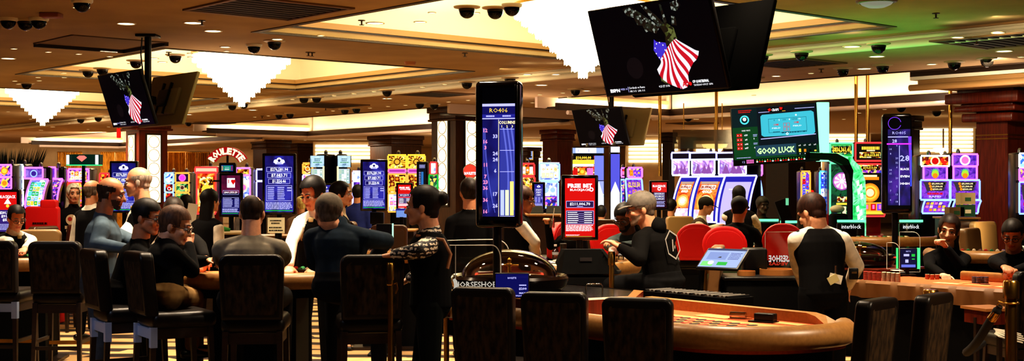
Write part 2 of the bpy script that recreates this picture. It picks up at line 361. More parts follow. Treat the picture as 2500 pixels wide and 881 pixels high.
# ---------------------------------------------------------------- ceiling fittings
def on_ceiling(px, py):
    h = HY-py
    for z in (Z1, Z2, Z3):
        Y = (z-EYE)*F/h; p = V((wx(px, Y), Y, z)); s, t = st_of(p)
        if z == Z1 and t < TL: return p
        if z == Z2 and t < TR0+.05: return p
        if z == Z3:
            if t < TR1: 
                Y = (Z2-EYE)*F/h; return V((wx(px, Y), Y, Z2))
            return p
DL = emi((255,238,206), 6, False, 'downlight_lamp'); DLR = mat('downlight_ring', (222,206,170), .5)
def downlight(r):
    b = MB(); b.lathe([(0,-.004),(r*.86,-.004)], DL, 20); o = b.build('downlight')
    MB().lathe([(r*.84,-.002),(r*.9,-.012),(r,-.01),(r*1.04,0)], DLR, 20).build('trim_ring', o); return o
DLS = {}
for r in (.055, .09, .13): DLS[r] = downlight(r)
used = set()
BIG = '308,57 471,55 520,75 20,142 2080,113 2141,137 2110,167 2452,124 2322,104 1322,207 617,268 460,279 945,240 916,56'
MED = '1357,181 1287,181 1432,221 950,240 836,339 1700,290 2095,275 1895,185 550,114 397,151 376,142 2437,79 2338,90 1026,53 677,95 2275,156 128,309 100,317'
SML = '34,118 118,126 192,131 268,137 318,155 155,178 157,188 93,188 96,196 36,197 45,204 553,124 464,130 465,139 1055,30 1163,31 783,86 190,6 188,17 2493,138 1980,178 1318,230 1374,226 1086,205 1032,212 914,223 865,228 816,233 763,242 714,242 673,245 633,249 655,282 622,285 775,273 813,270 903,263 947,259 990,256 1095,248 1143,244 480,263 508,262 545,258 260,285 75,290 20,272 40,300 170,300 215,315 240,296 265,309 1175,302 1230,300 1118,313 793,345 745,342 690,340 1040,318 1660,300 1690,318 1840,232 2130,262 2160,266 2060,290 2230,290 2300,268 1000,325 960,330 520,330 560,325 1390,236 1340,245 1300,250 2400,282 2350,270 1550,308 1578,318'
group = {.13: 'large recessed downlights', .09: 'medium recessed downlights', .055: 'small recessed downlights'}
LMK = [('the left television',306,243),('the back of the left television',402,245),('the far left chandelier',104,262),('the middle chandelier',590,196),('the large chandelier',1345,110),('the tall RO406 sign',1214,215),('the large eagle television',1598,118),('the back of the large television',1800,118),('the craps screen',1892,300),('the red mahogany column',2440,215),('the small far television',1464,300),('the middle lit column',1110,275),('the left lit column',358,330),('the large square air vent',655,20),('the large blue jackpot screen',682,385),('the arched red sign',554,385),('the gold sunburst slots',990,390),('the vent in the green-lit ceiling',1935,153),('the vent at the far right',2465,97),('the violet 28 sign',2190,285)]
ORD = ['nearest','second nearest','third nearest','fourth nearest','fifth nearest','sixth nearest','seventh nearest','eighth nearest','ninth nearest','tenth nearest']
def relabel(items, group):                               # items: (object, kind words, px, py)
    by = {}
    for o, kind, x, y in items:
        d, n, lx, ly = min((math.hypot(x-lx, (y-ly)*1.5), n, lx, ly) for n, lx, ly in LMK); dx, dy = x-lx, y-ly
        w = ('right of' if dx > 0 else 'left of') if abs(dx) > 1.3*abs(dy) else ('below' if dy > 0 else 'above')
        by.setdefault((kind, w, n), []).append((d, o))
    for (kind, w, n), l in by.items():
        l.sort(key=lambda q: q[0])
        for i, (d, o) in enumerate(l): o['label'] = '%s %s %s' % (kind, w, n)+('' if len(l) == 1 else ', '+ORD[min(i, 9)]+' to it'); o['group'] = group
DLI = []; DCI = []
for r, txt in ((.13, BIG), (.09, MED), (.055, SML)):
    for k in txt.split():
        x, y = map(int, k.split(',')); p = on_ceiling(x, y); nm = {.13: 'large', .09: 'medium', .055: 'small'}[r]
        lb = nm+' round lit downlight'
        if r not in used: o = DLS[r]; used.add(r); o.location = p; tag(o, lb, 'downlight', lb)
        else: o = dup(DLS[r], p, None, lb, lb)
        DLI.append((o, lb, x, y))
relabel_done = 0
DOME = mat('smoked_dome', (6,5,4), .08, spec=.25); DRING = mat('dome_ring', (200,178,140), .4); DRINGW = mat('dome_ring_white', (240,232,214), .4); DRINGD = mat('dome_ring_dark', (30,24,18), .4)
def dome(r):
    b = MB(); b.lathe([(r*1.7,0),(r*1.65,-.015),(r*1.0,-.03)], DRING, 24); o = b.build('dome_camera')
    MB().lathe([(r*1.04,-.02),(r*1.04,-.05),(r*.98,-.06)], DRINGD, 24).build('collar', o)
    MB().lathe([(r,-.05)]+[(r*cos(a*PI/16), -.05-r*sin(a*PI/16)) for a in range(1, 9)], DOME, 24).build('dome', o); return o
def dome2(r):
    b = MB(); b.lathe([(0,0),(r*1.3,0),(r*1.25,-.03),(r*1.05,-.045)], DRINGW, 24); o = b.build('dome_camera')
    MB().lathe([(r,-.04)]+[(r*cos(a*PI/16), -.04-r*1.1*sin(a*PI/16)) for a in range(1, 9)], DOME, 24).build('dome', o); return o
D1 = dome(.1); D2 = dome2(.1); first = [1, 1]
for k in '20,44,w 62,48,b 95,44,w 200,0,w 620,108,w 670,99,b 428,133,b 332,147,b 215,171,b 250,166,b 65,202,b 1140,16,b 1209,18,b 1250,10,w 1860,133,b 1957,125,b 2145,106,b 2058,166,b 2155,158,b 2330,150,b 2410,142,b 1245,189,b 1140,199,b 945,219,b 773,236,b 742,237,b 1060,253,b 1025,251,b 870,263,b 842,266,b 708,276,b 681,278,b 567,255,b 595,251,b 197,289,b 240,285,b 460,297,b 1845,189,b 2287,269,b 2200,258,b 1370,293,b 1405,217,b 1680,283,b 1250,231,b'.split():
    x, y, s = k.split(','); x = int(x); y = int(y); p = on_ceiling(x, y); i = 0 if s == 'b' else 1; src = (D1, D2)[i]
    lb = 'black smoked dome camera' if s == 'b' else 'dome camera in a pale housing'
    if first[i]: first[i] = 0; o = src; o.location = p; tag(o, lb, 'dome camera', lb)
    else: o = dup(src, p, None, lb, lb)
    DCI.append((o, lb, x, y))
relabel(DLI, 'recessed downlights'); relabel(DCI, 'dome cameras')
VENT = mat('vent_dark', (40,27,16), .7); VENTF = mat('vent_rim', (120,88,52), .6)
for x, y, w, lb in ((655,20,1.5,'large dark square air vent near the top of the picture'), (1935,153,1.2,'dark air vent in the green lit ceiling'), (790,256,1.6,'dark square air vent over the middle slot machines'), (1062,229,1.2,'dark air vent left of the tall numbered sign'), (2465,97,1.5,'dark air vent at the right end of the ceiling'), (510,300,1.2,'dark air vent above the red arched sign'), (1690,300,1.0,'small dark air vent left of the craps screen')):
    p = on_ceiling(x, y); o = empty('ceiling_vent', p, CA, lb, 'air vent', 'ceiling air vents'); b = MB()
    for a in (-1, 1): b.box((a*w/2,0,-.012), (.06,w+.06,.024), VENTF); b.box((0,a*w/2,-.012), (w,.06,.024), VENTF)
    b.build('frame', o); b = MB()
    for k in range(9): b.box((0,-w/2+w*(k+.5)/9,-.008), (w,w/9*.6,.012), VENT)
    b.box((0,0,-.001), (w,w,.002), VENT); b.build('louvres', o)
p = on_ceiling(245, 104); b = MB(); RB = mat('recess_brown', (120,92,54), .8)
b.box((0,0,-.004), (1.5,1.5,.008), RB); b.box((.74,0,-.03), (.07,1.5,.06), VENT); b.box((0,.74,-.03), (1.5,.07,.06), VENT); b.box((-.74,0,-.008), (.05,1.5,.016), RB); b.box((0,-.74,-.008), (1.5,.05,.016), RB)
tag(b.build('ceiling_access_panel', None, p, CA), 'square ceiling panel with dark edges by the left television pole', 'ceiling panel')
SPI = []
SPK = mat('sprinkler_metal', (70,52,34), .4, .6); sp = None
for k in '883,49 762,128 1135,129 753,127 412,127 493,50 795,263 2285,32 2384,97 2005,168 640,283'.split():
    x, y = map(int, k.split(',')); p = on_ceiling(x, y); lb = 'tiny sprinkler head'
    if sp is None:
        b = MB(); b.lathe([(0,0),(.05,0),(.05,-.01),(.012,-.015),(.012,-.06),(.035,-.062),(.035,-.068),(0,-.07)], SPK, 12); sp = b.build('sprinkler', None, p); tag(sp, lb, 'sprinkler', lb)
        SPI.append((sp, lb, x, y))
    else: SPI.append((dup(sp, p, None, lb, lb), lb, x, y))
relabel(SPI, 'sprinkler heads')
b = MB(); b.box((0,0,0), (.12,.08,.3), emi((220,30,20), 1.2), bev=.02); b.tube((0,0,.15), (0,0,ceil_z(W(290,325,40))-W(290,325,40).z), .01, None, BLK); tag(b.build('hanging_light', None, W(290, 325, 40)), 'small glowing red hanging light left of the lit column', 'light')
p = on_ceiling(2140, 2); b = MB(); b.lathe([(.0,-.09),(.1,-.08),(.17,-.05),(.2,-.02)], emi((150,150,130), .7), 28); b.lathe([(.2,-.03),(.24,-.02),(.25,0)], mat('lamp_ring', (120,92,56), .4), 28)  # lamp is off; a faint glow paints its pale glass
tag(b.build('ceiling_dome_lamp', None, p), 'unlit round frosted lamp on the ceiling at the top right', 'ceiling lamp')
p = on_ceiling(1001, 151); b = MB(); b.lathe([(0,-.05),(.09,-.05),(.11,0)], mat('detector', (190,120,60), .6), 20); tag(b.build('smoke_detector', None, p), 'round orange lit detector between the coffers', 'detector')
p = on_ceiling(125, 32); b = MB(); b.box((0,0,-.03), (.25,.2,.06), mat('ceiling_speaker', (150,84,52), .6), bev=.01); tag(b.build('emergency_strobe', None, p), 'reddish ceiling strobe above the pair of dome cameras', 'strobe')
# chandeliers: tiers of bright crystal rods
CRY = emi((255,236,196), 14, True, 'lit_crystal'); CRY2 = emi((255,226,170), 5, False, 'lit_crystal_edge')
def chandelier(loc, k, zt, zb, label):
    o = empty('chandelier', loc, 0, label, 'chandelier', 'tiered crystal chandeliers'); n = 10; H = zt-zb
    for i in range(n):
        f = i/(n-1); r0 = k*(1.0-f*.93); z1 = zt-H*(i/n); z0 = zt-H*((i+1)/n)-.03; b = MB(); N = max(10, int(64*r0)); vs = []
        for j in range(N):
            a = 2*PI*j/N; q = 2*PI*(j+.5)/N; rr = r0*.975
            vs += [(r0*cos(a), r0*sin(a), z1), (r0*cos(a), r0*sin(a), z0-.012), (rr*cos(q), rr*sin(q), z1), (rr*cos(q), rr*sin(q), z0+.012)]
        M4 = 4*N; fs = []
        for j in range(N): c = 4*j; d = (4*(j+1)) % M4; fs += [[c,c+1,c+3,c+2], [c+2,c+3,d+1,d]]
        b.add(vs, fs, CRY); b.add([v for v in vs[1::2]], [list(range(2*N))], CRY2)
        b.build('tier', o)
    b = MB(); b.lathe([(k*1.03,zt+.02),(k*1.03,zt+.06),(k*.9,zt+.08),(0,zt+.08)], BRASS, 32); b.tube((0,0,zt+.08), (0,0,Z1+1.5), .03, None, BRASS); b.build('frame', o)
    return o
YR, YM, YL = 18.9, 25.5, 33.2
for x, Y, rp, yb, yt, lb in ((1423,YR,168,185,22,'tiered crystal chandelier glowing white behind the large television'), (590,YM,118,256,137,'tiered crystal chandelier glowing white right of the left television'), (104,YL,85,303,217,'tiered crystal chandelier glowing white at the far left')):
    chandelier((wx(x, Y), Y, 0), rp/F*Y, wz(yt, Y), wz(yb, Y), lb)
b = MB(); c = W(1745, 352, 30); b.lathe([(.3,0),(.26,-.08),(.2,-.08),(.16,-.15),(.1,-.15),(.03,-.22),(0,-.22)], CRY2, 24); b.lathe([(.02,0),(.02,.5)], BRASS, 8); tag(b.build('small_chandelier', None, c), 'small distant crystal chandelier below the hanging glass panel', 'chandelier')
b = MB(); c = W(2303, 362, 33); b.lathe([(.25,.0),(.2,-.1),(.1,-.1),(.05,-.2),(0,-.2)], CRY2, 24); b.lathe([(.02,0),(.02,.5)], BRASS, 8); tag(b.build('small_chandelier', None, c), 'small distant crystal chandelier behind the green-crowned slot screens', 'chandelier')
# ================================================================ PEOPLE
TS = bpy.data.scenes.new('tmp')
def remesh(b, vox, smooth=3):
    me = bpy.data.meshes.new('r'); b.to_mesh(me); b.free(); o = bpy.data.objects.new('r', me); TS.collection.objects.link(o)
    m = o.modifiers.new('r', 'REMESH'); m.mode = 'VOXEL'; m.voxel_size = vox
    if smooth: q = o.modifiers.new('s', 'SMOOTH'); q.factor = .5; q.iterations = smooth
    with bpy.context.temp_override(scene=TS, view_layer=TS.view_layers[0]):
        dg = bpy.context.evaluated_depsgraph_get(); dg.update(); out = bpy.data.meshes.new_from_object(o.evaluated_get(dg))
    bpy.data.objects.remove(o); bpy.data.meshes.remove(me); return out
def loft(b, secs, n=20, caps=2):                          # secs: (centre, side vector * rx, forward vector * ry); round ends
    full = []
    c0, x0, y0 = secs[0]; c1, x1, y1 = secs[1]; d = (c0-c1).normalized()*min(x0.length, y0.length)
    for k in range(caps, 0, -1): a = k/(caps+.0)*PI/2*.95; full.append((c0+d*sin(a)*.6, x0*cos(a), y0*cos(a)))
    full += list(secs); c0, x0, y0 = secs[-1]; c1 = secs[-2][0]; d = (c0-c1).normalized()*min(x0.length, y0.length)
    for k in range(1, caps+1): a = k/(caps+.0)*PI/2*.95; full.append((c0+d*sin(a)*.6, x0*cos(a), y0*cos(a)))
    rings = [[b.verts.new(c+x*cos(2*PI*k/n)+y*sin(2*PI*k/n)) for k in range(n)] for c, x, y in full]
    for i in range(len(rings)-1):
        for k in range(n): b.faces.new((rings[i][k], rings[i][(k+1) % n], rings[i+1][(k+1) % n], rings[i+1][k]))
    b.faces.new(rings[0][::-1]); b.faces.new(rings[-1])
def caps(b, p, q, r0, r1, n=14):
    p = V(p); q = V(q); d = q-p
    if d.length < 1e-4: q = p+V((0,0,.002)); d = q-p
    z = d.normalized(); x = z.orthogonal().normalized(); y = z.cross(x); P = []
    for k in range(3, 0, -1): a = k/3*PI/2*.93; P.append((p-z*r0*sin(a), r0*cos(a)))
    for k in range(5): P.append((p+d*k/4, r0+(r1-r0)*k/4))
    for k in range(1, 4): a = k/3*PI/2*.93; P.append((q+z*r1*sin(a), r1*cos(a)))
    rings = [[b.verts.new(c+(x*cos(2*PI*k/n)+y*sin(2*PI*k/n))*r) for k in range(n)] for c, r in P]
    for i in range(len(rings)-1):
        for k in range(n): b.faces.new((rings[i][k], rings[i][(k+1) % n], rings[i+1][(k+1) % n], rings[i+1][k]))
    b.faces.new(rings[0][::-1]); b.faces.new(rings[-1])
def ell(b, M, c, r, n=16):
    d = bmesh.new(); bmesh.ops.create_uvsphere(d, u_segments=n, v_segments=n*2//3, radius=1); mp = {}
    for v in d.verts: mp[v] = b.verts.new(M @ V((c[0]+v.co.x*r[0], c[1]+v.co.y*r[1], c[2]+v.co.z*r[2])))
    for f in d.faces: b.faces.new([mp[v] for v in f.verts])
    d.free()
def finish(me, name, mats, parent=None, paint=None, cut=None):
    if cut:
        b = bmesh.new(); b.from_mesh(me); bmesh.ops.delete(b, geom=[f for f in b.faces if cut(f.calc_center_median())], context='FACES'); b.to_mesh(me); b.free()
    me.name = name; me.materials.clear()
    for m in mats: me.materials.append(m)
    me.polygons.foreach_set('use_smooth', [True]*len(me.polygons))
    me.polygons.foreach_set('material_index', [paint(p.center) for p in me.polygons] if paint else [0]*len(me.polygons))
    me.update(); return reg(bpy.data.objects.new(name, me), parent)
SKINS = {'light': (222,160,122), 'tan': (196,134,96), 'olive': (176,118,80), 'brown': (110,66,42), 'dark': (62,36,24), 'pale': (230,176,142)}
def skin(k):
    return mat('skin_'+k, SKINS[k], .5, noise=(30, tuple(int(v*.93) for v in SKINS[k])))
def lipm(k): return mat('lips_'+k, tuple(int(a*b) for a, b in zip(SKINS[k], (.82,.6,.6))), .5)
EYEM = mat('eye_white', (200,195,188), .3); IRIS = mat('iris', (30,18,12), .2)
def hand(b, w, d, back, s=1.0, curl=.5, side=1, spread=1.0, flat=0):
    """w wrist, d pointing direction, back = back-of-hand normal; palm, four fingers of different lengths and a thumb from the palm's side"""
    d = V(d).normalized(); back = (V(back)-d*V(back).dot(d)).normalized(); x = d.cross(back)*side
    k = w+d*.085*s
    loft(b, [(w+d*.005, x*.026*s, back*.019*s), (w+d*.045*s, x*.038*s, back*.017*s), (k, x*.041*s, back*.014*s)], 14, 2)
    for i, (o, l) in enumerate(((-.032,.066), (-.011,.076), (.011,.072), (.032,.056))):
        p = k+x*o*s; a = curl*.7; dd = (d*cos(a)-back*sin(a)+x*o*4*spread).normalized(); p1 = p+dd*l*.5*s; e = (d*cos(a*2.4)-back*sin(a*2.4)+x*o*3*spread).normalized(); p2 = p1+e*l*.32*s; g = (d*cos(a*3.4)-back*sin(a*3.4)).normalized(); p3 = p2+g*l*.25*s
        caps(b, p-dd*.02*s, p1, .0095*s, .0088*s, 8); caps(b, p1, p2, .0088*s, .008*s, 8); caps(b, p2, p3, .008*s, .0068*s, 8)
    t0 = w+d*.03*s-x*.028*s; t1 = t0+(d*.7-x*.75-back*.25).normalized()*.042*s; t2 = t1+(d*.95-x*.25-back*.35).normalized()*.034*s
    caps(b, t0, t1, .014*s, .0115*s, 8); caps(b, t1, t2, .0112*s, .0085*s, 8)
def person(label, Y, head, yaw=90, hyaw=None, pitch=0, roll=0, hs=1.0, mode='stand', neck=None, pel=None, seat=.68, sk='light', build=1.0, shw=.172,
           armR=None, armL=None, top=None, sleeve='long', vest=None, tie=None, pants=(9,9,10), hair='short', hairc=(22,14,10), cap=None, face=False, beard=None,
           glasses=None, shoes=(10,10,10), vox=.011, curl=.6, hl=.4, back=(V((0,0,1)), V((0,0,1))), hy=0, lean=None, legs=True, group=None, apron=None, topmat=None, knees=None, feet=None, cut_top=None, spread=1.0, footz=0, name='person', belt=None, headless=0):
    """everything is placed in metres in the room; the pixel pairs (with a depth) are only how the joints were measured off the photograph"""
    hyaw = yaw if hyaw is None else hyaw
    def P(q): return q if isinstance(q, V) else W(q[0], q[1], Y+(q[2] if len(q) > 2 else 0))
    H = W(head[0], head[1], Y+hy); s = hs; UP = V((0,0,1))
    fw = V((cos(R(yaw)), sin(R(yaw)), 0)); rt = V((sin(R(yaw)), -cos(R(yaw)), 0))
    MH = Matrix.Translation(H) @ Matrix.Rotation(R(hyaw-90), 4, 'Z') @ Matrix.Rotation(R(roll), 4, 'Y') @ Matrix.Rotation(R(-pitch), 4, 'X') @ Matrix.Scale(s, 4)
    hf = (MH.to_3x3() @ V((0,1,0))).normalized(); hu = (MH.to_3x3() @ V((0,0,1))).normalized()
    N = P(neck) if neck else H-hu*.15*s-hf*.035*s-UP*.03*s
    if pel: PL = P(pel)
    else:
        z = .94*(N.z/1.5)*1.0 if mode == 'stand' else seat+.1
        PL = V((N.x, N.y, z))-fw*(.03 if mode == 'stand' else .1)
        if lean: PL = V((N.x, N.y, z))+V((lean[0], lean[1], 0))
    ax = (N-PL); tl = ax.length; ax.normalize(); tf = (fw-ax*fw.dot(ax)).normalized(); B = build
    def sp(t): return PL+(N-PL)*t
    def torso(b, g, t1=1.0, sc=1.0, lo=-.02):
        S = [(lo,.165,.118),(.18,.155,.112),(.4,.152,.108),(.62,.168,.12),(.76,.17,.118),(.87,.15,.1),(.95,.092,.074),(1.03,.06,.058)]
        loft(b, [(sp(t)+tf*(.012 if t > .5 else 0)*sc, rt*(rx*B**.7*(shw/.18 if .5 < t < .95 else 1)+g), tf*(ry*B+g)) for t, rx, ry in S if t <= t1], 22)
    SW = shw*.98*B**.25; SH = {1: sp(.815)+rt*SW, -1: sp(.815)-rt*SW}
    AR = {}
    for sd, a in ((1, armR), (-1, armL)):
        if a is None: e = SH[sd]-UP*.29+rt*sd*.05-fw*.03; w = e-UP*.24+fw*.06
        else: e = P(a[0]); w = P(a[1])
        AR[sd] = (e, w)
    HIP = {k: PL+rt*.09*k*B-UP*.02 for k in (1, -1)}; LG = {}
    for k in (1, -1):
        if mode == 'stand':
            kn = V((HIP[k].x, HIP[k].y, footz+(HIP[k].z-footz)*.53))+rt*.015*k+fw*.02; an = V((kn.x, kn.y, footz+.08))-fw*.03
        else:
            kn = HIP[k]+fw*.43+rt*.06*k-UP*.01; an = V((kn.x, kn.y, .085))+fw*.02
        if knees: kn = P(knees[0 if k == 1 else 1])
        if feet: an = P(feet[0 if k == 1 else 1])
        LG[k] = (kn, an)
    # --- body: one continuous mesh
    b = bmesh.new()
    if vox <= .012 or face or hair == 'bald' or True:
        ell(b, MH, (0,-.014,.04), (.076,.096,.085)); ell(b, MH, (0,.024,-.028), (.061,.068,.078)); ell(b, MH, (0,.07,-.09), (.022,.02,.02))
        for k in (1, -1): caps(b, MH @ V((.052*k,.0,-.05)), MH @ V((.018*k,.066,-.09)), .021*s, .02*s, 8); ell(b, MH, (.036*k,.066,-.022), (.026,.022,.022), 10); ell(b, MH, (.079*k,-.012,-.008), (.011,.02,.032), 10); caps(b, MH @ V((.008*k,.093,-.03)), MH @ V((.013*k,.092,-.032)), .009*s, .009*s, 8)
        caps(b, MH @ V((0,.085,.014)), MH @ V((0,.108,-.028)), .0085*s, .0125*s, 8); caps(b, MH @ V((-.036,.078,.028)), MH @ V((.036,.078,.028)), .012*s, .012*s, 8); caps(b, MH @ V((-.018,.084,-.061)), MH @ V((.018,.084,-.061)), .0095*s, .0095*s, 8)
    caps(b, H-hu*.05*s-hf*.025*s, N-UP*.02, .056*s*B**.5, .062*s*B**.5)
    torso(b, -.014)
    for sd in (1, -1):
        e, w = AR[sd]; caps(b, SH[sd], e, .048*B, .036*B); caps(b, e, w, .037*B, .026)
        hd = (w-e).normalized(); hand(b, w, hd, back[0 if sd == 1 else 1], 1.0*s, curl, sd, spread)
        caps(b, sp(.9), SH[sd], .05, .045)
        if legs: kn, an = LG[sd]; caps(b, HIP[sd], kn, .07*B, .048); caps(b, kn, an, .046, .034); caps(b, an-UP*.03, an-UP*.035+fw*.14, .03, .024)
    iM = MH.inverted()
    def pface(c):
        q = iM @ c
        if abs(q.x) < .026 and q.y > .07 and -.072 < q.z < -.05: return 1
        if beard and q.y > -.02 and q.z < -.035 and q.z > -.13 and not (abs(q.x) < .028 and q.y > .078 and q.z > -.072) and q.y > .01-.5*(q.z+.03): return 2
        if hair in ('fringe', 'buzz', 'bald_dark') and q.z > -.07 and q.z < .14 and (q.z < .055 or hair == 'buzz') and q.y < (.0 if q.z < .02 else .035) and abs(q.x) < .1 and q.length < .16 and q.z > (-.04 if q.y > -.05 else -.07): return 3
        return 0
    HM = mat('hair_%d_%d_%d' % hairc, hairc, .55, spec=.2, noise=(60, tuple(min(255, int(v*1.5)+6) for v in hairc), (1,1,.25)))
    body = finish(remesh(b, vox, 2), name, [skin(sk), lipm(sk), mat('beard_%d_%d_%d' % (beard or (0,0,0)), beard or (0,0,0), .9), HM], None, pface)
    tag(body, label, 'person', group)
    # --- clothes
    if top:
        TMt = topmat or mat('cloth_%d_%d_%d' % top, top, .9, spec=.12, noise=(9, tuple(int(v*.82) for v in top)), bump=.25)
        b = bmesh.new(); torso(b, .004, .99)
        for sd in (1, -1):
            e, w = AR[sd]; caps(b, sp(.95)+rt*sd*.03, SH[sd], .062, .06*B); caps(b, SH[sd], e if sleeve != 'short' else SH[sd].lerp(e, .8), .061*B, .052*B if sleeve != 'short' else .066*B)
            if sleeve == 'long': caps(b, e, w-(w-e).normalized()*.01, .052*B, .04)
        caps(b, sp(.98), sp(1.06)+hf*.008, .07*s, .064*s)
        finish(remesh(b, vox*1.1, 3), 'shirt', [TMt], body)
    if vest:
        VM = mat('vest_%d_%d_%d' % vest, vest, .85, spec=.12)
        b = bmesh.new(); torso(b, .015, .93, lo=-.06)
        for sd in (1, -1): caps(b, sp(.9)+rt*sd*.07, sp(.845)+rt*sd*SW*.93, .068, .062)
        def vcut(c):
            q = c-PL; u = q.dot(ax)/tl; x = q.dot(rt); f = q.dot(tf)
            return (f > 0 and u > .52 and abs(x) < (u-.5)*.2)
        finish(remesh(b, vox*1.1, 3), 'vest', [VM], body, None, vcut)
    if tie:
        b = MB(); M3 = Matrix.Translation(sp(.93)+tf*.105) ; a = sp(.96)+tf*.082; c = sp(.66)+tf*(.118*B+.02)
        b.add([a-rt*.018, a+rt*.018, c+rt*.032, c-rt*.032, c-ax*.04, a+tf*.02-rt*.015, a+tf*.02+rt*.015], [[0,1,2,3],[3,2,4]], mat('tie_%d_%d_%d' % tie, tie, .6))
        b.box((0,0,0), (.045,.03,.04), mat('tie_%d_%d_%d' % tie, tie, .6), Matrix.Translation(a+tf*.01) @ Matrix.Rotation(R(yaw-90), 4, 'Z'), bev=.008)
        b.build('tie', body)
    if legs and pants:
        b = bmesh.new(); torso(b, .006, .2, lo=-.06)
        loft(b, [(PL-UP*.06, rt*.15*B, fw*.12*B), (PL+UP*.03, rt*.172*B, fw*.125*B)], 18)
        for k in (1, -1): kn, an = LG[k]; caps(b, HIP[k], kn, .088*B, .064*B); caps(b, kn, an+UP*.02, .064*B, .052)
        finish(remesh(b, vox*1.3, 3), 'trousers', [mat('trouser_%d_%d_%d' % pants, pants, .9, spec=.12, noise=(10, tuple(int(v*.8) for v in pants)))], body)
        for k in (1, -1):
            an = LG[k][1]; b = bmesh.new(); q = an-UP*.04
            loft(b, [(q-fw*.07, rt*.034, UP*.036), (q+fw*.03, rt*.042, UP*.04), (q+fw*.11-UP*.012, rt*.046, UP*.026), (q+fw*.17-UP*.018, rt*.034, UP*.018)], 14)
            finish(remesh(b, .014, 1), 'shoe', [mat('shoe_%d_%d_%d' % shoes, shoes, .35)], body)
    if belt: pass
    # --- hair, cap, face
    def shell(g, cut, nm, m, extra=None):
        b = bmesh.new(); ell(b, MH, (0,-.016,.042), (.076+g,.096+g,.087+g), 28)
        if extra: extra(b)
        me = remesh(b, max(.008, vox*.8), 1); return finish(me, nm, [m], body, None, (lambda c: cut(iM @ c)) if cut else None)
    shortcut = lambda q: (q.y > .045 and q.z < .07-.2*abs(q.x) and abs(q.x) < .09) or (q.z < .012 and q.y > -.005) or (q.z < -.05 and abs(q.x) > .05) or q.z < -.075
    if hair == 'short': shell(.011, shortcut, 'hair', HM, lambda b: ell(b, MH, (0,-.05,-.02), (.066,.05,.06)))
    elif hair == 'full': shell(.017, lambda q: (q.y > .05 and q.z < .082) or (q.z < -.015 and q.y > .005) or q.z < -.1, 'hair', HM, lambda b: ell(b, MH, (0,-.05,-.03), (.072,.055,.07)))
    elif hair == 'fringe': shell(.006, lambda q: q.z > .052 or q.z < -.062 or (q.y > .015) or (q.z < -.0 and q.y > -.02), 'hair', HM, lambda b: ell(b, MH, (0,-.05,-.02), (.062,.045,.05)))
    elif hair == 'receding': shell(.008, lambda q: (q.z > .085 and q.y > -.075) or (q.y > .03 and q.z < .1) or (q.z < .0 and q.y > -.005) or q.z < -.065, 'hair', HM, lambda b: ell(b, MH, (0,-.05,-.02), (.064,.046,.055)))
    elif hair in ('long', 'longback'):
        def ex(b):
            loft(b, [(H-hf*.03*s+hu*.02, rt_h*.088*s, hf*.075*s), (H-hf*.055*s-hu*.1*s, rt_h*.09*s, hf*.062*s), (H-hf*.075*s-hu*.1*s-UP*hl*.5, rt_h*.1*s, hf*.045*s), (H-hf*.07*s-hu*.1*s-UP*hl, rt_h*.07*s, hf*.03*s)], 18)
        rt_h = hf.cross(hu).normalized()
        shell(.014, lambda q: (q.y > .03 and abs(q.x) < .066-.3*max(0, q.z-.03) and q.z < .085) or (q.y > .075 and q.z < .06), 'hair', HM, ex)
    elif hair == 'bun':
        shell(.012, lambda q: (q.y > .045 and q.z < .085) or (q.z < .0 and q.y > .0) or (q.z < -.05 and abs(q.x) > .055) or q.z < -.09, 'hair', HM, lambda b: (ell(b, MH, (0,-.125,.05), (.045,.04,.045)), ell(b, MH, (0,-.05,-.03), (.066,.05,.06))))
    if cap:
        CM = mat('cap_%d_%d_%d' % cap, cap, .85, noise=(20, tuple(int(v*.8) for v in cap)))
        b = bmesh.new(); ell(b, MH, (0,-.014,.05), (.09,.11,.088), 24); o = finish(remesh(b, .009, 1), 'cap', [CM], body, None, lambda c: (iM @ c).z < .032)
        b = bmesh.new(); loft(b, [(MH @ V((0,.06,.04)), (MH.to_3x3() @ V((.078,0,0))), (MH.to_3x3() @ V((0,0,.006)))), (MH @ V((0,.12,.036)), (MH.to_3x3() @ V((.074,0,0))), (MH.to_3x3() @ V((0,0,.006)))), (MH @ V((0,.165,.022)), (MH.to_3x3() @ V((.05,0,0))), (MH.to_3x3() @ V((0,0,.005))))], 16, 1)
        finish(remesh(b, .006, 1), 'cap_brim', [CM], o)
    if face:
        EB = mat('brow_%d_%d_%d' % hairc, tuple(int(v*.8) for v in hairc), .8)
        for k in (1, -1):
            b = MB(); b.ball((.031*k,.079,.004), (.0155,.012,.0085), EYEM, 12, 8, MH); b.ball((.031*k,.0885,.004), (.0068,.004,.0068), IRIS, 10, 6, MH); b.path([MH @ V((.031*k-.016+.032*i/5, .089-.12*abs(.031-.016*0+(-.016+.032*i/5))*.1, .012-.0012*abs(i-2.5))) for i in range(6)], .003*s, IRIS, 5); b.build('eye', body)
            b = MB(); b.path([MH @ V((k*(.012+.04*i/5), .092-.012*(i/5)**2, .03+.006*sin(i/5*PI))) for i in range(6)], [.0032*s, .0042*s, .0045*s, .004*s, .0035*s, .002*s], EB, 6); b.build('eyebrow', body)
    if glasses:
        GM = mat('spectacle_%d_%d_%d' % glasses, glasses, .3); b = MB()
        for k in (1, -1):
            b.path([MH @ V((k*.032+.025*cos(2*PI*i/16), .103-.012*abs(cos(2*PI*i/16)*.5+.5*k*0), .002+.018*sin(2*PI*i/16))) for i in range(16)], .0028*s, GM, 6, True)
            b.path([MH @ V((k*.057,.1,.006)), MH @ V((k*.075,.06,.008)), MH @ V((k*.082,-.005,.006))], .0024*s, GM, 6)
        b.path([MH @ V((-.008,.106,.006)), MH @ V((0,.11,.008)), MH @ V((.008,.106,.006))], .0026*s, GM, 6); b.build('glasses', body)
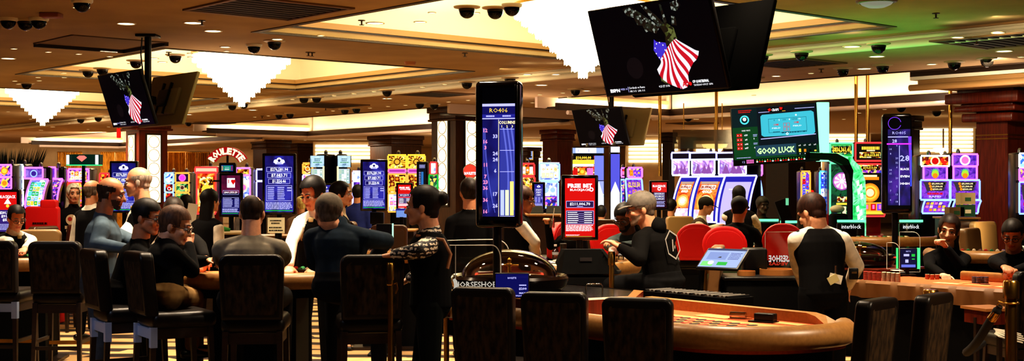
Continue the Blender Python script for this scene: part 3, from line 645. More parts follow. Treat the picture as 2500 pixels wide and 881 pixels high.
    return body, dict(H=H, N=N, PL=PL, SH=SH, AR=AR, fw=fw, rt=rt, tf=tf, ax=ax, sp=sp, MH=MH, LG=LG, B=B)
def sticker(body, info, pn, u, g, name, side=0, tilt=0, fr=-1):
    """flat print worn on the back (fr=-1) or chest (fr=1) of a garment: a thin panel just off the cloth"""
    c = info['sp'](u)+info['tf']*fr*(.12*info['B']+g)+info['rt']*side
    o = pn.build(name, body); n = info['tf']*fr; z = info['ax']; x = z.cross(n)*-1
    x = (z.cross(n)).normalized(); M = Matrix((x, -n, z)).transposed().to_4x4()      # local -y faces along n
    o.matrix_world = Matrix.Translation(c) @ M @ Matrix.Rotation(tilt, 4, 'Y'); return o
WS = (246,236,216); VB = (8,7,8)
person('bald bearded man in a blue fleece standing with his arm on a chair back', 10.3, (272,474), 18, 6, 12, hs=1.06, sk='olive', top=(84,100,114), pants=(62,74,92), hair='fringe', hairc=(40,30,24), beard=(52,36,28), face=True, build=1.16, shw=.18,
    armR=((236,596,-.25), (306,606,-.4)), armL=((318,588,.12),(356,600,-.2)), vox=.0085)
person('bald dealer in white shirt and black vest facing left behind the bald man in blue', 11.0, (336,446), 205, 188, 4, hs=1.06, sk='light', top=WS, vest=VB, tie=(190,160,80), hair='fringe', hairc=(120,110,100), face=True, build=1.16, armR=((306,570,-.2),(318,610,-.35)), armL=((386,560,.0),(372,640,-.2)), vox=.0095)
person('dealer seen from behind in white shirt and dark vest left of the man in blue', 14.0, (228,468), 60, 40, 0, sk='tan', top=WS, vest=VB, hair='fringe', hairc=(70,60,52), vox=.014)
b_, i_ = person('long-haired woman in a black printed T-shirt walking by the red seats', 16.0, (180,474), -80, -60, 0, hs=.98, sk='light', top=(16,15,16), sleeve='short', pants=(24,24,30), hair='long', hairc=(190,176,150), hl=.28, face=True, vox=.013)
p = Pan(.22, .24); PR = mat('print_cream', (214,190,150), .8); PRR = mat('print_red', (170,40,30), .8)
p.circ(.5, .34, .3, PR, 1); p.circ(.42, .3, .12, PRR, 2); p.lines(.15, .6, .85, .78, 1, PR, 2, .9, 3); p.lines(.22, .82, .78, .95, 1, PR, 2, .9, 5); sticker(b_, i_, p, .68, .02, 'shirt_print', 0, 0, 1)
person('woman dealer with glasses and black hair leaning over the far left table', 13.0, (40,533), -40, -50, 22, hs=.98, sk='light', top=WS, vest=VB, tie=(200,180,110), hair='bun', hairc=(14,11,10), face=True, glasses=(40,32,28), lean=(.05,.2), armR=((22,590,-.1),(10,612,-.3)), armL=((78,592,-.1),(62,606,-.35)), vox=.011)
person('man with short black hair and glasses seated in black at the left table', 9.85, (360,532), 20, -12, 10, hs=1.1, mode='sit', sk='tan', top=(7,7,8), pants=(20,20,22), hair='short', hairc=(14,11,10), face=True, glasses=(20,16,14), build=1.12, seat=.77, armR=((372,640,-.2),(440,628,.1)), armL=((410,620,.25),(468,632,.3)), vox=.009)
person('man in a black sweater with glasses resting his chin on his hand', 9.45, (428,553), 30, 0, 16, hs=1.14, mode='sit', sk='light', top=(6,6,7), pants=(150,118,74), hair='short', hairc=(66,45,32), glasses=(24,20,18), face=True, build=1.16, seat=.78, armR=((468,660,.0),(462,598,.12)), armL=((470,640,.35),(506,636,.3)), vox=.0085, curl=1.3, neck=(404,592,0), pel=(400,716,-.12), knees=((474,726,.35),(482,720,.5)), feet=((468,850,.3),(480,840,.5)))
person('dark-haired man half hidden behind the man resting his chin', 10.95, (424,520), -70, -80, 14, hs=1.0, mode='sit', seat=.77, sk='tan', top=(18,17,16), hair='short', hairc=(24,17,12), face=True, armL=((490,600,-.1),(500,626,-.3)), armR=((420,620,-.2),(470,640,-.35)), vox=.011)
person('woman with long straight black hair and white blouse facing the card screen', 14.0, (514,492), 60, 50, 0, mode='sit', sk='light', top=WS, vest=VB, hair='long', hairc=(10,8,8), hl=.3, vox=.013)
person('broad man in a grey T-shirt seen from behind at the left table', 9.35, (616,522), 92, 92, 10, hs=1.05, mode='sit', sk='light', top=(132,124,108), sleeve='short', pants=(20,20,22), hair='receding', hairc=(40,28,20), build=1.28, shw=.19, seat=.77, armR=((686,630,.12),(668,668,.42)), armL=((548,630,.15),(600,668,.42)), vox=.0085)
person('dealer with black hair bending over the left table in white shirt and gold tie', 10.9, (764,474), -112, -125, 22, hs=1.1, sk='tan', top=WS, vest=VB, tie=(206,186,130), hair='full', hairc=(12,10,10), face=True, armR=((712,590,-.25),(706,648,-.45)), armL=((800,600,-.2),(770,650,-.4)), neck=(775,520,.05), pel=(772,645,.3), vox=.0085)
person('man in a grey cap and navy jumper leaning on the table with his elbow out', 9.35, (803,524), 82, 95, 14, hs=1.14, mode='sit', sk='light', top=(32,44,56), pants=(20,20,24), hair='short', hairc=(70,58,48), cap=(104,92,76), build=1.22, shw=.185, neck=(826,556,-.02), pel=(832,694,-.1), armR=((942,588,.15),(905,640,.35)), armL=((768,640,.1),(800,660,.4)), vox=.0085)
person('young woman with very long black hair looking right behind the capped man', 13.2, (834,476), 10, -4, -2, hs=1.04, sk='light', top=(206,190,158), vest=VB, hair='long', hairc=(12,9,9), hl=.34, face=True, vox=.011)
# woman with a bun: black gilet over a sleeve of white stitched bands
m, nt, bs = _new('sequin_sleeve'); L = nt.links.new; tc = nt.nodes.new('ShaderNodeTexCoord'); wv = nt.nodes.new('ShaderNodeTexWave'); wv.bands_direction = 'Z'; wv.inputs['Scale'].default_value = 11; wv.inputs['Distortion'].default_value = 3; wv.inputs['Detail'].default_value = 1; wv.inputs['Detail Scale'].default_value = 3
vo = nt.nodes.new('ShaderNodeTexVoronoi'); vo.inputs['Scale'].default_value = 48; mu = nt.nodes.new('ShaderNodeMath'); mu.operation = 'MULTIPLY'; cr = nt.nodes.new('ShaderNodeValToRGB'); el = cr.color_ramp.elements; el[0].position = .3; el[1].position = .36; el[0].color = lin((14,12,12)); el[1].color = lin((226,212,186))
sp_ = nt.nodes.new('ShaderNodeSeparateColor'); L(tc.outputs['Object'], wv.inputs['Vector']); L(tc.outputs['Object'], vo.inputs['Vector']); L(vo.outputs['Color'], sp_.inputs['Color']); L(wv.outputs['Fac'], mu.inputs[0]); L(sp_.outputs[0], mu.inputs[1]); L(mu.outputs[0], cr.inputs['Fac']); L(cr.outputs['Color'], bs.inputs['Base Color'])
b_, i_ = person('woman with a hair bun and white-banded sleeves resting a hand on a chair', 8.9, (1032,506), 178, 172, 2, hs=1.12, sk='light', top=(220,205,180), topmat=MATS['sequin_sleeve'], vest=(6,6,7), pants=(9,13,12), hair='bun', hairc=(14,10,9), face=True, build=1.14, shw=.165, neck=(1052,566,0), pel=(1052,735,.05),
    armL=((1024,612,-.3),(962,622,-.22)), armR=((1050,650,.25),(1000,680,.3)), feet=((1048,1060,.08),(1056,1066,-.1)), knees=((1030,890,.1),(1050,890,-.08)), vox=.0085, curl=.25, spread=.8)
b = MB(); b.path([i_['sp'](.95)+i_['tf']*.09+i_['rt']*-.1, i_['sp'](.9)-i_['tf']*.1-i_['rt']*.15, i_['sp'](.7)-i_['tf']*.15-i_['rt']*.17, i_['sp'](.5)-i_['tf']*.13-i_['rt']*.2], .012, mat('tan_strap', (150,98,58), .5), 8); b.build('shoulder_strap', b_)
b_, i_ = person('man in a dark suit with white collar half hidden by the tall numbered sign', 12.7, (1146,470), 100, 95, 2, hs=1.08, sk='tan', top=(8,7,8), pants=(7,7,7), hair='short', hairc=(26,20,17), build=1.12, vox=.011)
b = bmesh.new(); caps(b, i_['sp'](1.0), i_['sp'](1.06), .068, .066); finish(remesh(b, .01, 1), 'collar', [mat('collar_white', WS, .8)], b_)
person('woman dealer with brown hair and glasses right of the tall numbered sign', 12.2, (1277,490), 12, 4, 10, hs=1.05, sk='light', top=WS, vest=VB, hair='short', hairc=(52,34,24), face=True, glasses=(30,24,22), armR=((1306,590,-.15),(1304,640,.1)), armL=((1300,580,.2),(1312,620,.3)), neck=(1262,520,0), pel=(1262,668,.05), vox=.0095)
b_, i_ = person('dark-clad player holding a drink behind the red-and-white card screen', 14.6, (1390,520), 200, 195, 8, hs=1.0, mode='sit', seat=.62, sk='tan', top=(8,7,8), hair='short', hairc=(20,15,12), armR=((1345,600,.1),(1337,548,-.12)), vox=.012, curl=.9)
person('man with glasses in a denim jacket looking down at his cards', 12.4, (1524,532), -118, -122, 26, hs=1.08, mode='sit', seat=.62, sk='brown', top=(52,62,62), pants=(24,26,34), hair='short', hairc=(12,10,9), beard=(22,15,12), face=True, glasses=(16,14,13), build=1.18, armR=((1488,598,-.25),(1494,606,-.5)), armL=((1560,600,-.1),(1520,600,-.5)), vox=.0095)
b_, i_ = person('man in a grey cap and black hooded top seated in profile facing left', 10.7, (1564,512), 140, 182, 8, hs=1.14, mode='sit', seat=.6, sk='light', top=(13,12,11), pants=(20,20,22), hair='short', hairc=(80,70,60), cap=(126,118,108), face=True, beard=(150,130,110), glasses=(40,34,30), build=1.26, shw=.185, neck=(1592,560,0), pel=(1622,690,0), armL=((1560,632,-.3),(1514,604,-.25)), armR=((1560,620,.3),(1516,600,.2)), vox=.0085)
p = Pan(.2, .26); WL = mat('print_grey_white', (170,165,158), .8); hx = [(.5,.02),(.95,.26),(.95,.74),(.5,.98),(.05,.74),(.05,.26)]
for k in range(6):
    (x0, y0), (x1, y1) = hx[k], hx[(k+1) % 6]; q = lambda x, y: (.5+(x-.5)*.88, .5+(y-.5)*.88); p.poly([(x0,y0),(x1,y1),q(x1,y1),q(x0,y0)], WL)
p.poly([(.38,.7),(.46,.7),(.6,.34),(.52,.34)], WL); p.poly([(.56,.66),(.64,.6),(.64,.52),(.56,.58)], WL); sticker(b_, i_, p, .66, .014, 'back_print', .0)
bm_ = bmesh.new(); ell(bm_, i_['MH'], (0,-.1,-.14), (.11,.07,.075)); finish(remesh(bm_, .012, 2), 'hood', [MATS['cloth_13_12_11']], b_)
person('dealer in a dark cap with white sleeves seated by the purple-edged slot machines', 18.0, (1724,504), -10, -14, 14, hs=1.0, mode='sit', seat=.7, sk='light', top=WS, vest=(70,58,48), hair='short', hairc=(14,11,10), cap=(18,16,16), face=True, armR=((1712,566,-.2),(1752,552,-.1)), vox=.013)
person('woman dealer with long black hair seen from behind by the slot machines', 17.0, (1804,478), 85, 80, 0, hs=1.0, sk='light', top=WS, vest=VB, hair='long', hairc=(10,8,8), hl=.3, vox=.013, armR=((1848,545,.1),(1852,560,.4)), armL=((1778,530,.1),(1782,560,.3)))
person('player in a black cap and black jacket seen from behind by the red chairs', 14.6, (1806,510), 75, 60, 8, hs=1.06, mode='sit', seat=.66, sk='light', top=(7,7,8), hair='short', hairc=(14,12,11), cap=(22,22,24), build=1.12, vox=.011, armR=((1856,590,.1),(1850,600,.4)))
person('bearded man in an olive jacket facing the camera beside the slot machines', 19.5, (1862,502), -80, -72, 4, hs=1.08, mode='sit', seat=.62, sk='dark', top=(70,64,42), hair='short', hairc=(36,32,29), beard=(96,88,78), face=True, build=1.25, vox=.013)
b_, i_ = person('dealer seen from behind at the right in white shirt and black vest', 10.3, (1982,520), 100, 128, 24, hs=1.16, sk='light', top=WS, vest=(7,6,7), pants=(7,6,7), hair='short', hairc=(34,18,12), build=1.16, shw=.19, neck=(1998,558,-.02), pel=(2010,712,-.1), armR=((2092,650,.1),(2070,700,.3)), armL=((1946,640,.1),(1962,700,.35)), vox=.0085)
b = MB(); q = W(2040, 680, 9.98); b.box((0,0,0), (.1,.006,.07), PAPER, Matrix.Translation(q) @ Matrix.Rotation(.25, 4, 'Y')); b.box((-.02,-.006,.005), (.08,.006,.06), mat('pass_cream', (200,186,130), .6), Matrix.Translation(q) @ Matrix.Rotation(-.5, 4, 'Y')); b.tube(q+V((0,0,.04)), q+V((.0,0,.1)), .008, None, CHROME); b.build('name_badge', b_)
b = MB(); q = W(2084, 668, 10.0); b.box(q, (.07,.03,.09), BLK, bev=.008); b.box(q+V((0,-.018,.01)), (.04,.006,.015), CHROME); b.build('belt_radio', b_)
person('dark-haired woman in black resting her chin on her fist at the right table', 12.6, (2316,562), -118, -112, 12, roll=-8, hs=1.16, mode='sit', seat=.46, sk='pale', top=(8,7,9), pants=(8,8,9), hair='longback', hairc=(22,15,12), hl=.22, face=True, armL=((2345,650,-.3),(2312,606,-.32)), armR=((2270,650,-.2),(2300,670,-.5)), vox=.0085, curl=1.4)
person('man in dark glasses and dark jacket looking down at the right edge', 12.0, (2472,574), -125, -118, 24, hs=1.12, mode='sit', seat=.46, sk='tan', top=(12,12,15), pants=(18,18,20), hair='short', hairc=(16,12,10), face=True, glasses=(12,11,11), build=1.15, armR=((2432,640,-.2),(2450,650,-.4)), armL=((2520,650,-.2),(2480,660,-.4)), vox=.0095)
for lb, Y, hd, yw, md, sk, tp, hc, hr in (('person in a blue shirt at the gold slot machines seen from behind', 19.4, (874,472), 80, 'stand', 'tan', (38,48,110), (20,16,14), 'short'), ('dark-haired person seated left of the bright orange slot machine', 18, (456,498), 70, 'sit', 'tan', (30,26,26), (20,14,12), 'short'),
    ('fair-haired person passing behind the bending dealer', 20, (735,500), 100, 'sit', 'light', (160,130,110), (196,160,104), 'short'), ('white-haired person between the card screen and the large blue screen', 22, (607,486), 60, 'sit', 'light', (130,120,112), (200,190,176), 'short'), ('dark-haired person seated behind the red jackpot screen', 21, (1640,505), 60, 'sit', 'tan', (20,18,18), (14,12,12), 'short'), ('person in dark clothes at the far left of the blue-lit slot', 21.5, (1468,520), 90, 'sit', 'tan', (22,20,22), (16,14,14), 'short')):
    person(lb, Y, hd, yw, None, 0, 0, 1.0, md, sk=sk, top=tp, hair=hr, hairc=hc, vox=.017)
# ================================================================ SCREENS AND TELEVISIONS
def at(u): return lambda *a: u
NAVY = emi((24,22,96), 1); NAVY2 = emi((44,44,150), 1); DNAVY = emi((12,10,44), 1); LAV = emi((190,190,255), 1.1); WH = emi((250,250,255), 1.3); REDL = emi((214,24,22), 1.0); REDD = emi((120,10,14), 1); GRNL = emi((40,190,70), 1.0); BLKL = emi((4,4,8), .6); GRNBR = emi((90,255,140), 1.2); YEL = emi((255,215,70), 1.1); ORG = emi((255,140,30), 1.1); CYAN = emi((90,220,240), 1.1); PINK = emi((255,120,200), 1.1); PURP = emi((120,60,220), 1.2); MAG = emi((220,60,255), 1.3); TEAL = emi((30,150,170), 1); CRM = emi((255,236,180), 1.2); BLU = emi((60,80,255), 1.4); LBLU = emi((150,180,255), 1.4); GOLDL = emi((240,180,60), 1.0)
def rise(o, z): o.location.z = z; return o
def jackpot(p, amts, n=7, bg=None, head=None, top=.0):
    p.rect(0, 0, 1, 1, bg or art('jackpot_blue', [(14,12,60),(30,28,120),(50,52,170),(24,22,96)], 3, 1, 'n'), 1)
    if head: head(p)
    else:
        for u, v, r in ((.38,.1,.07), (.5,.075,.09), (.62,.1,.07)): p.circ(u, v, r, WH, 2)
        p.rect(.3, .1, .7, .125, LAV, 2); p.rect(.36, .13, .64, .15, LAV, 2); p.circ(.5, .085, .05, NAVY, 3)
    y = .2
    for i, a in enumerate(amts):
        g = .06+.03*i
        p.frame(g, y, 1-g, y+.085, .012, LAV, 2); p.txt(a, .5, y+.04, .05, WH, 3, w=.62-.07*i, bold=.02); p.rect(.42, y+.068, .58, y+.078, LAV, 3); y += .105
    p.frame(.05, y+.01, .95, .8, .014, LAV, 2); p.lines(.1, y+.03, .34, .78, n, LAV, 3, .5, 3); p.lines(.44, y+.03, .7, .78, n, LAV, 3, .5, 5); p.lines(.78, y+.03, .93, y+.03+(.75-y)*.4, 2, LAV, 3, .5, 8)
    p.lines(.03, .82, .97, .95, 6, LAV, 2, .6, 9); p.rect(.03, .965, .97, .98, GRNL, 2)
def display(name, label, cat, x0, x1, y0, y1, Y, content, yaw=0, zb=0, bez=.03, thick=.07, poles=True, group=None, base=True, hous=GLOSSB, px=None):
    c = W((x0+x1)/2, (y0+y1)/2, Y); w = (x1-x0)/F*Y/max(.3, cos(R(yaw)))*1.0; h = (y1-y0)/F*Y
    o = empty(name, (c.x, Y, zb), R(yaw), label, cat, group)
    MB().box((0,thick/2+.006,c.z-zb), (w,thick,h), hous, bev=.012).build('housing', o)
    p = Pan(w-2*bez, h-2*bez); content(p); s = p.build('screen', o); s.location = (0, .003, c.z-zb)
    if poles and c.z-h/2 > zb+.02:
        b = MB(); b.tube((0,thick*.6,0), (0,thick*.6,c.z-zb-h*.4), .03, None, BLK); 
        if base: b.box((0,thick*.6,.012), (.3,.3,.024), BLK, bev=.008)
        b.build('pole', o)
    return o
display('jackpot_display', 'large blue jackpot screen showing dollar amounts behind the grey-shirted man', 'display', 641,722,374,524,15.0, lambda p: jackpot(p, ('$276,581.94','$7,083.71','$1,554.46')), 6, zb=.0)
display('jackpot_display', 'blue jackpot screen with dollar amounts left of the gold slot machines', 'display', 880,946,389,515,16.5, lambda p: jackpot(p, ('$276,581.94','$7,083.71','$1,554.46')), 4)
display('jackpot_display', 'blue jackpot screen behind the white-shirted dealer and left of the lit column', 'display', 267,336,393,520,19.0, lambda p: jackpot(p, ('$276,581.94','$7,083.71','$1,554.46')))
display('jackpot_display', 'small blue jackpot screen between the bending dealer and the long-haired woman', 'display', 776,812,447,512,19.5, lambda p: jackpot(p, ('$276,581.94','$7,083.71')))
display('jackpot_display', 'blue jackpot screen right of the tall numbered sign below the blue slot', 'display', 1299,1331,444,512,17.5, lambda p: jackpot(p, ('$276,581.94','$7,083.71','$1,554.46')), zb=0)
def cards(p):
    p.rect(0, 0, 1, 1, DNAVY, 1); p.rect(0, 0, 1, .45, art('card_magenta', [(30,6,40),(110,16,60),(60,10,60)], 4, 1, 'n'), 1.5); p.rect(0, .6, 1, 1, NAVY, 1.5)
    p.rect(.3, .07, .72, .31, WH, 2); p.circ(.58, .14, .07, REDL, 3); p.circ(.68, .14, .07, REDL, 3); p.poly([(.51,.155),(.63,.24),(.75,.155)], REDL, 3); p.txt('I', .38, .15, .09, REDL, 3, bold=.03)
    p.frame(.08, .38, .92, .49, .015, LAV, 2); p.txt('$461,553.29', .5, .432, .045, WH, 3, w=.7, bold=.02); p.frame(.08, .56, .92, .82, .015, LAV, 2); p.lines(.12, .58, .6, .8, 6, LAV, 3, .5, 2); p.lines(.7, .58, .9, .8, 6, LAV, 3, .5, 4); p.lines(.05, .84, .95, .94, 4, LAV, 3, .6, 6); p.rect(.04, .96, .9, .975, GRNL, 3)
display('jackpot_display', 'dark screen showing a white heart card and one dollar amount below the green sign', 'display', 535,592,422,530,15.6, cards, 4)
def tealsign(p): p.rect(0, 0, 1, 1, emi((20,60,130), 1), 1); p.rect(.2, .1, .8, .9, emi((40,150,120), 1), 2); p.lines(.03, .1, .17, .9, 4, YEL, 3, .5, 2); p.lines(.83, .1, .97, .9, 4, REDL, 3, .5, 4); p.txt('21+3', .5, .4, .2, LAV, 3); p.lines(.3, .6, .7, .8, 2, WH, 3, .5)
display('table_sign', 'small green and blue lit table sign above the card screen', 'sign', 534,575,397,424,15.9, tealsign, 0, zb=wz(424,15.9)-.1)
def freebet(p, amt, big=True):
    p.rect(0, 0, 1, 1, REDL, 1); p.txt('FREE', .31, .125, .062, WH, 3, w=.44, bold=.05); p.txt('BET', .75, .125, .062, WH, 3, w=.3, bold=.05); p.circ(.34, .125, .018, REDL, 4, 10)
    p.txt('BLACKJACK', .5, .195, .035, WH, 3, w=.66, bold=.03); p.circ(.88, .19, .07, WH, 3, 16); p.circ(.88, .19, .035, REDL, 4, 12)
    p.rect(.04, .385, .96, .5, emi((50,30,80), 1), 2); p.frame(.04, .385, .96, .5, .014, LAV, 3); p.txt(amt, .5, .435, .045, WH, 4, w=.68, bold=.02); p.rect(.4, .475, .6, .484, LAV, 4)
    p.rect(.04, .55, .96, .78, emi((56,36,86), 1), 2); p.frame(.04, .55, .96, .78, .014, LAV, 3); p.lines(.09, .565, .45, .77, 6, WH, 4, .4, 2); p.lines(.64, .565, .92, .77, 6, WH, 4, .4, 5)
    for k in range(5): p.rect(.45, .6+.034*k, .63, .604+.034*k, LAV, 4)
    p.lines(.03, .79, .97, .9, 6, WH, 3, .55, 3); p.lines(.03, .955, .5, .975, 2, WH, 3, .5); p.rect(.05, .985, .9, .993, GRNL, 3)
display('jackpot_display', 'tall red screen reading FREE BET BLACKJACK with a dollar amount', 'display', 1371,1461,427,587,11.6, lambda p: freebet(p, '$211,006.70'), 2, zb=.98, base=False)
display('jackpot_display', 'small red free-bet screen far behind the bun-haired woman', 'display', 967,1008,446,514,20.0, lambda p: freebet(p, '$211,006.70'))
def bjred(p):
    p.rect(0, 0, 1, 1, emi((40,6,20), 1), 1); p.rect(0, 0, 1, .38, art('bj_red', [(150,12,20),(220,40,40),(90,6,14)], 3, 1, 'n'), 1.5); p.txt('BLACKJACK', .5, .14, .08, WH, 3, w=.86, bold=.03); p.circ(.5, .25, .12, WH, 2, 20, .06)
    for i, a in enumerate(('$29,528.20','$96,484.95','$1,084.20')): p.frame(.15, .4+.1*i, .85, .48+.1*i, .014, LAV, 2); p.txt(a, .5, .44+.1*i, .04, WH, 3, w=.6, bold=.02)
    p.lines(.1, .72, .9, .84, 3, LAV, 2, .5); p.lines(.1, .86, .9, .95, 4, LAV, 2, .6)
display('jackpot_display', 'dark red BLACKJACK jackpot screen behind the man in the grey cap', 'display', 1586,1633,440,513,18.5, bjred)
def bjleft(p):
    p.rect(0, 0, 1, 1, emi((60,40,120), 1), 1); p.rect(0, 0, 1, .45, REDL, 1.5); p.txt('BLACKJACK', .5, .12, .07, WH, 3, w=.9, bold=.03); p.poly([(.3,.3),(.5,.16),(.7,.3)], WH, 2); p.circ(.5, .35, .09, YEL, 2)
    for i, a in enumerate(('$201,552.15','$91,006','$5,20')): p.txt(a, .5, .52+.09*i, .06, WH, 3, w=.85-.15*i, bold=.03)
    p.lines(.08, .8, .92, .96, 5, LAV, 2, .5)
display('jackpot_display', 'red-topped BLACKJACK jackpot screen at the far left edge', 'display', -10,47,462,572,14.6, bjleft)
# the tall roulette number signs
def tall_sign(label, px, Y, yaw, k, content, zt, zb):
    o = empty('roulette_sign', (wx(px, Y), Y, 0), R(yaw), label, 'sign'); H = zt-zb; w = .3*k; zc = (zt+zb)/2
    MB().box((0,.06,zc), (w,.16,H), GLOSSB, bev=.035, seg=4).build('housing', o)
    p = Pan(w*.74, H*.9); content(p); s = p.build('screen', o); s.location = (.018, -.026, zc)
    b = MB(); b.tube((-.015,.06,.02), (-.015,.06,zb+.03), .032, None, BLK, 16); b.box((-.015,.06,.012), (.3,.3,.024), BLK, bev=.01); b.build('pole', o); return o
def ro1(p):
    p.rect(0, 0, 1, 1, BLKL, 1); p.rect(0, .13, 1, .97, art('sign_blue', [(18,14,74),(28,28,110),(50,56,150)], 4, 1, 'n'), 2); p.rect(0, .13, 1, .205, NAVY, 3); p.rect(0, .12, 1, .14, LAV, 4); p.txt('RO406', .5, .17, .032, YEL, 5, w=.55); p.rect(0, .2, 1, .225, NAVY2, 4); p.lines(.12, .203, .38, .222, 1, LAV, 5, .6); p.lines(.62, .203, .88, .222, 1, LAV, 5, .6); p.rect(0, .228, 1, .236, LAV, 4)
    RC = emi((255,150,200), 1.0)
    for t, c, v in (('12',0,.32),('33',1,.365),('16',0,.405),('3',0,.45),('24',1,.495),('24',1,.54),('11',0,.58),('6',1,.625),('7',0,.668),('23',0,.71),('36',0,.755),('17',1,.8),('36',0,.845),('26',1,.888),('16',0,.932)): p.txt(t, .1 if c == 0 else .4, v, .026, RC if c == 0 else LAV, 5, bold=.04)
    p.rect(.495, .24, .51, .97, CRM, 4); p.txt('COLUMNS', .76, .262, .022, CRM, 5, w=.5, bold=.03)
    for k, t in enumerate('123'): p.txt(t, .6+.16*k, .292, .017, CRM, 5, bold=.03)
    p.rect(.54, .31, .98, .96, emi((60,66,160), 1), 3)
    for v in (.31,.47,.63,.965): p.rect(.54, v, .98, v+.004, LAV, 4)
    for k, (m, v) in enumerate(((emi((180,190,255), 1.2), .77), (emi((230,255,190), 1.2), .77), (emi((255,220,120), 1.3), .705))): p.rect(.56+.145*k, v, .67+.145*k, .96, m, 5)
    for a in range(3):
        q = [(.02+.5*((j/14)**2)*(a+1)/3*(1 if a < 2 else .6)+.03*a, .3+.64*j/14) for j in range(15)]; p.add([p.pt(u, v, 3.5) for u, v in q]+[p.pt(u+.018, v, 3.5) for u, v in q], [[j+1,j,15+j,16+j] for j in range(14)], emi((90,96,200), 1))
        q = [(.62+.12*a+.3*sin(j/14*2.4)*.5, .3+.62*j/14) for j in range(15)]; p.add([p.pt(min(u,.96), v, 3.5) for u, v in q]+[p.pt(min(u+.05,.98), v, 3.5) for u, v in q], [[j+1,j,15+j,16+j] for j in range(14)], emi((104,112,210), 1))
tall_sign('tall black roulette sign reading RO406 with a column of numbers on a black pole', 1214, 9.25, -14, 1.08, ro1, wz(197, 9.25), wz(556, 9.25))
def ro2(p):
    p.rect(0, 0, 1, 1, BLKL, 1); p.rect(0, .12, 1, .96, art('sign_violet', [(14,10,54),(30,24,110),(80,40,160)], 4, .9, 'n'), 2); p.txt('RO405', .5, .16, .03, LAV, 4, w=.6); p.rect(0, .2, 1, .21, LAV, 4); p.txt('28', .3, .25, .035, LAV, 4, bold=.03); p.rect(.5, .3, .53, .96, LAV, 4)
    p.txt('28', .76, .44, .06, LAV, 4, w=.44, bold=.02)
    for t, v in (('BLACK',.56),('EVEN',.64),('HIGH',.72)): p.txt(t, .76, v, .022, WH, 4, w=.4, bold=.03)
    for t, c, v in (('14',0,.34),('8',0,.39),('6',1,.3),('20',1,.44),('32',1,.49),('6',1,.54),('14',0,.57),('15',0,.61),('20',1,.66),('24',0,.7),('2',1,.75),('7',0,.8),('13',1,.84),('18',1,.92),('6',0,.9)): p.txt(t, .12 if c == 0 else .4, v, .02, LAV, 4)
    p.rect(-.05, .275, 1.05, .29, MAG, 5); p.poly([(.9,.2),(1.05,.2),(1.05,.7),(.98,.6)], PURP, 5); p.rect(1.0, .35, 1.06, .75, BLU, 5)
    p.circ(.3, .055, .3, PURP, 5, 20, .27, .2, PI*1.9)
tall_sign('tall black roulette sign with violet reflections and the number 28 on a pole at right', 2190, 13.4, -12, 1.0, ro2, wz(277, 13.4), wz(522, 13.4))
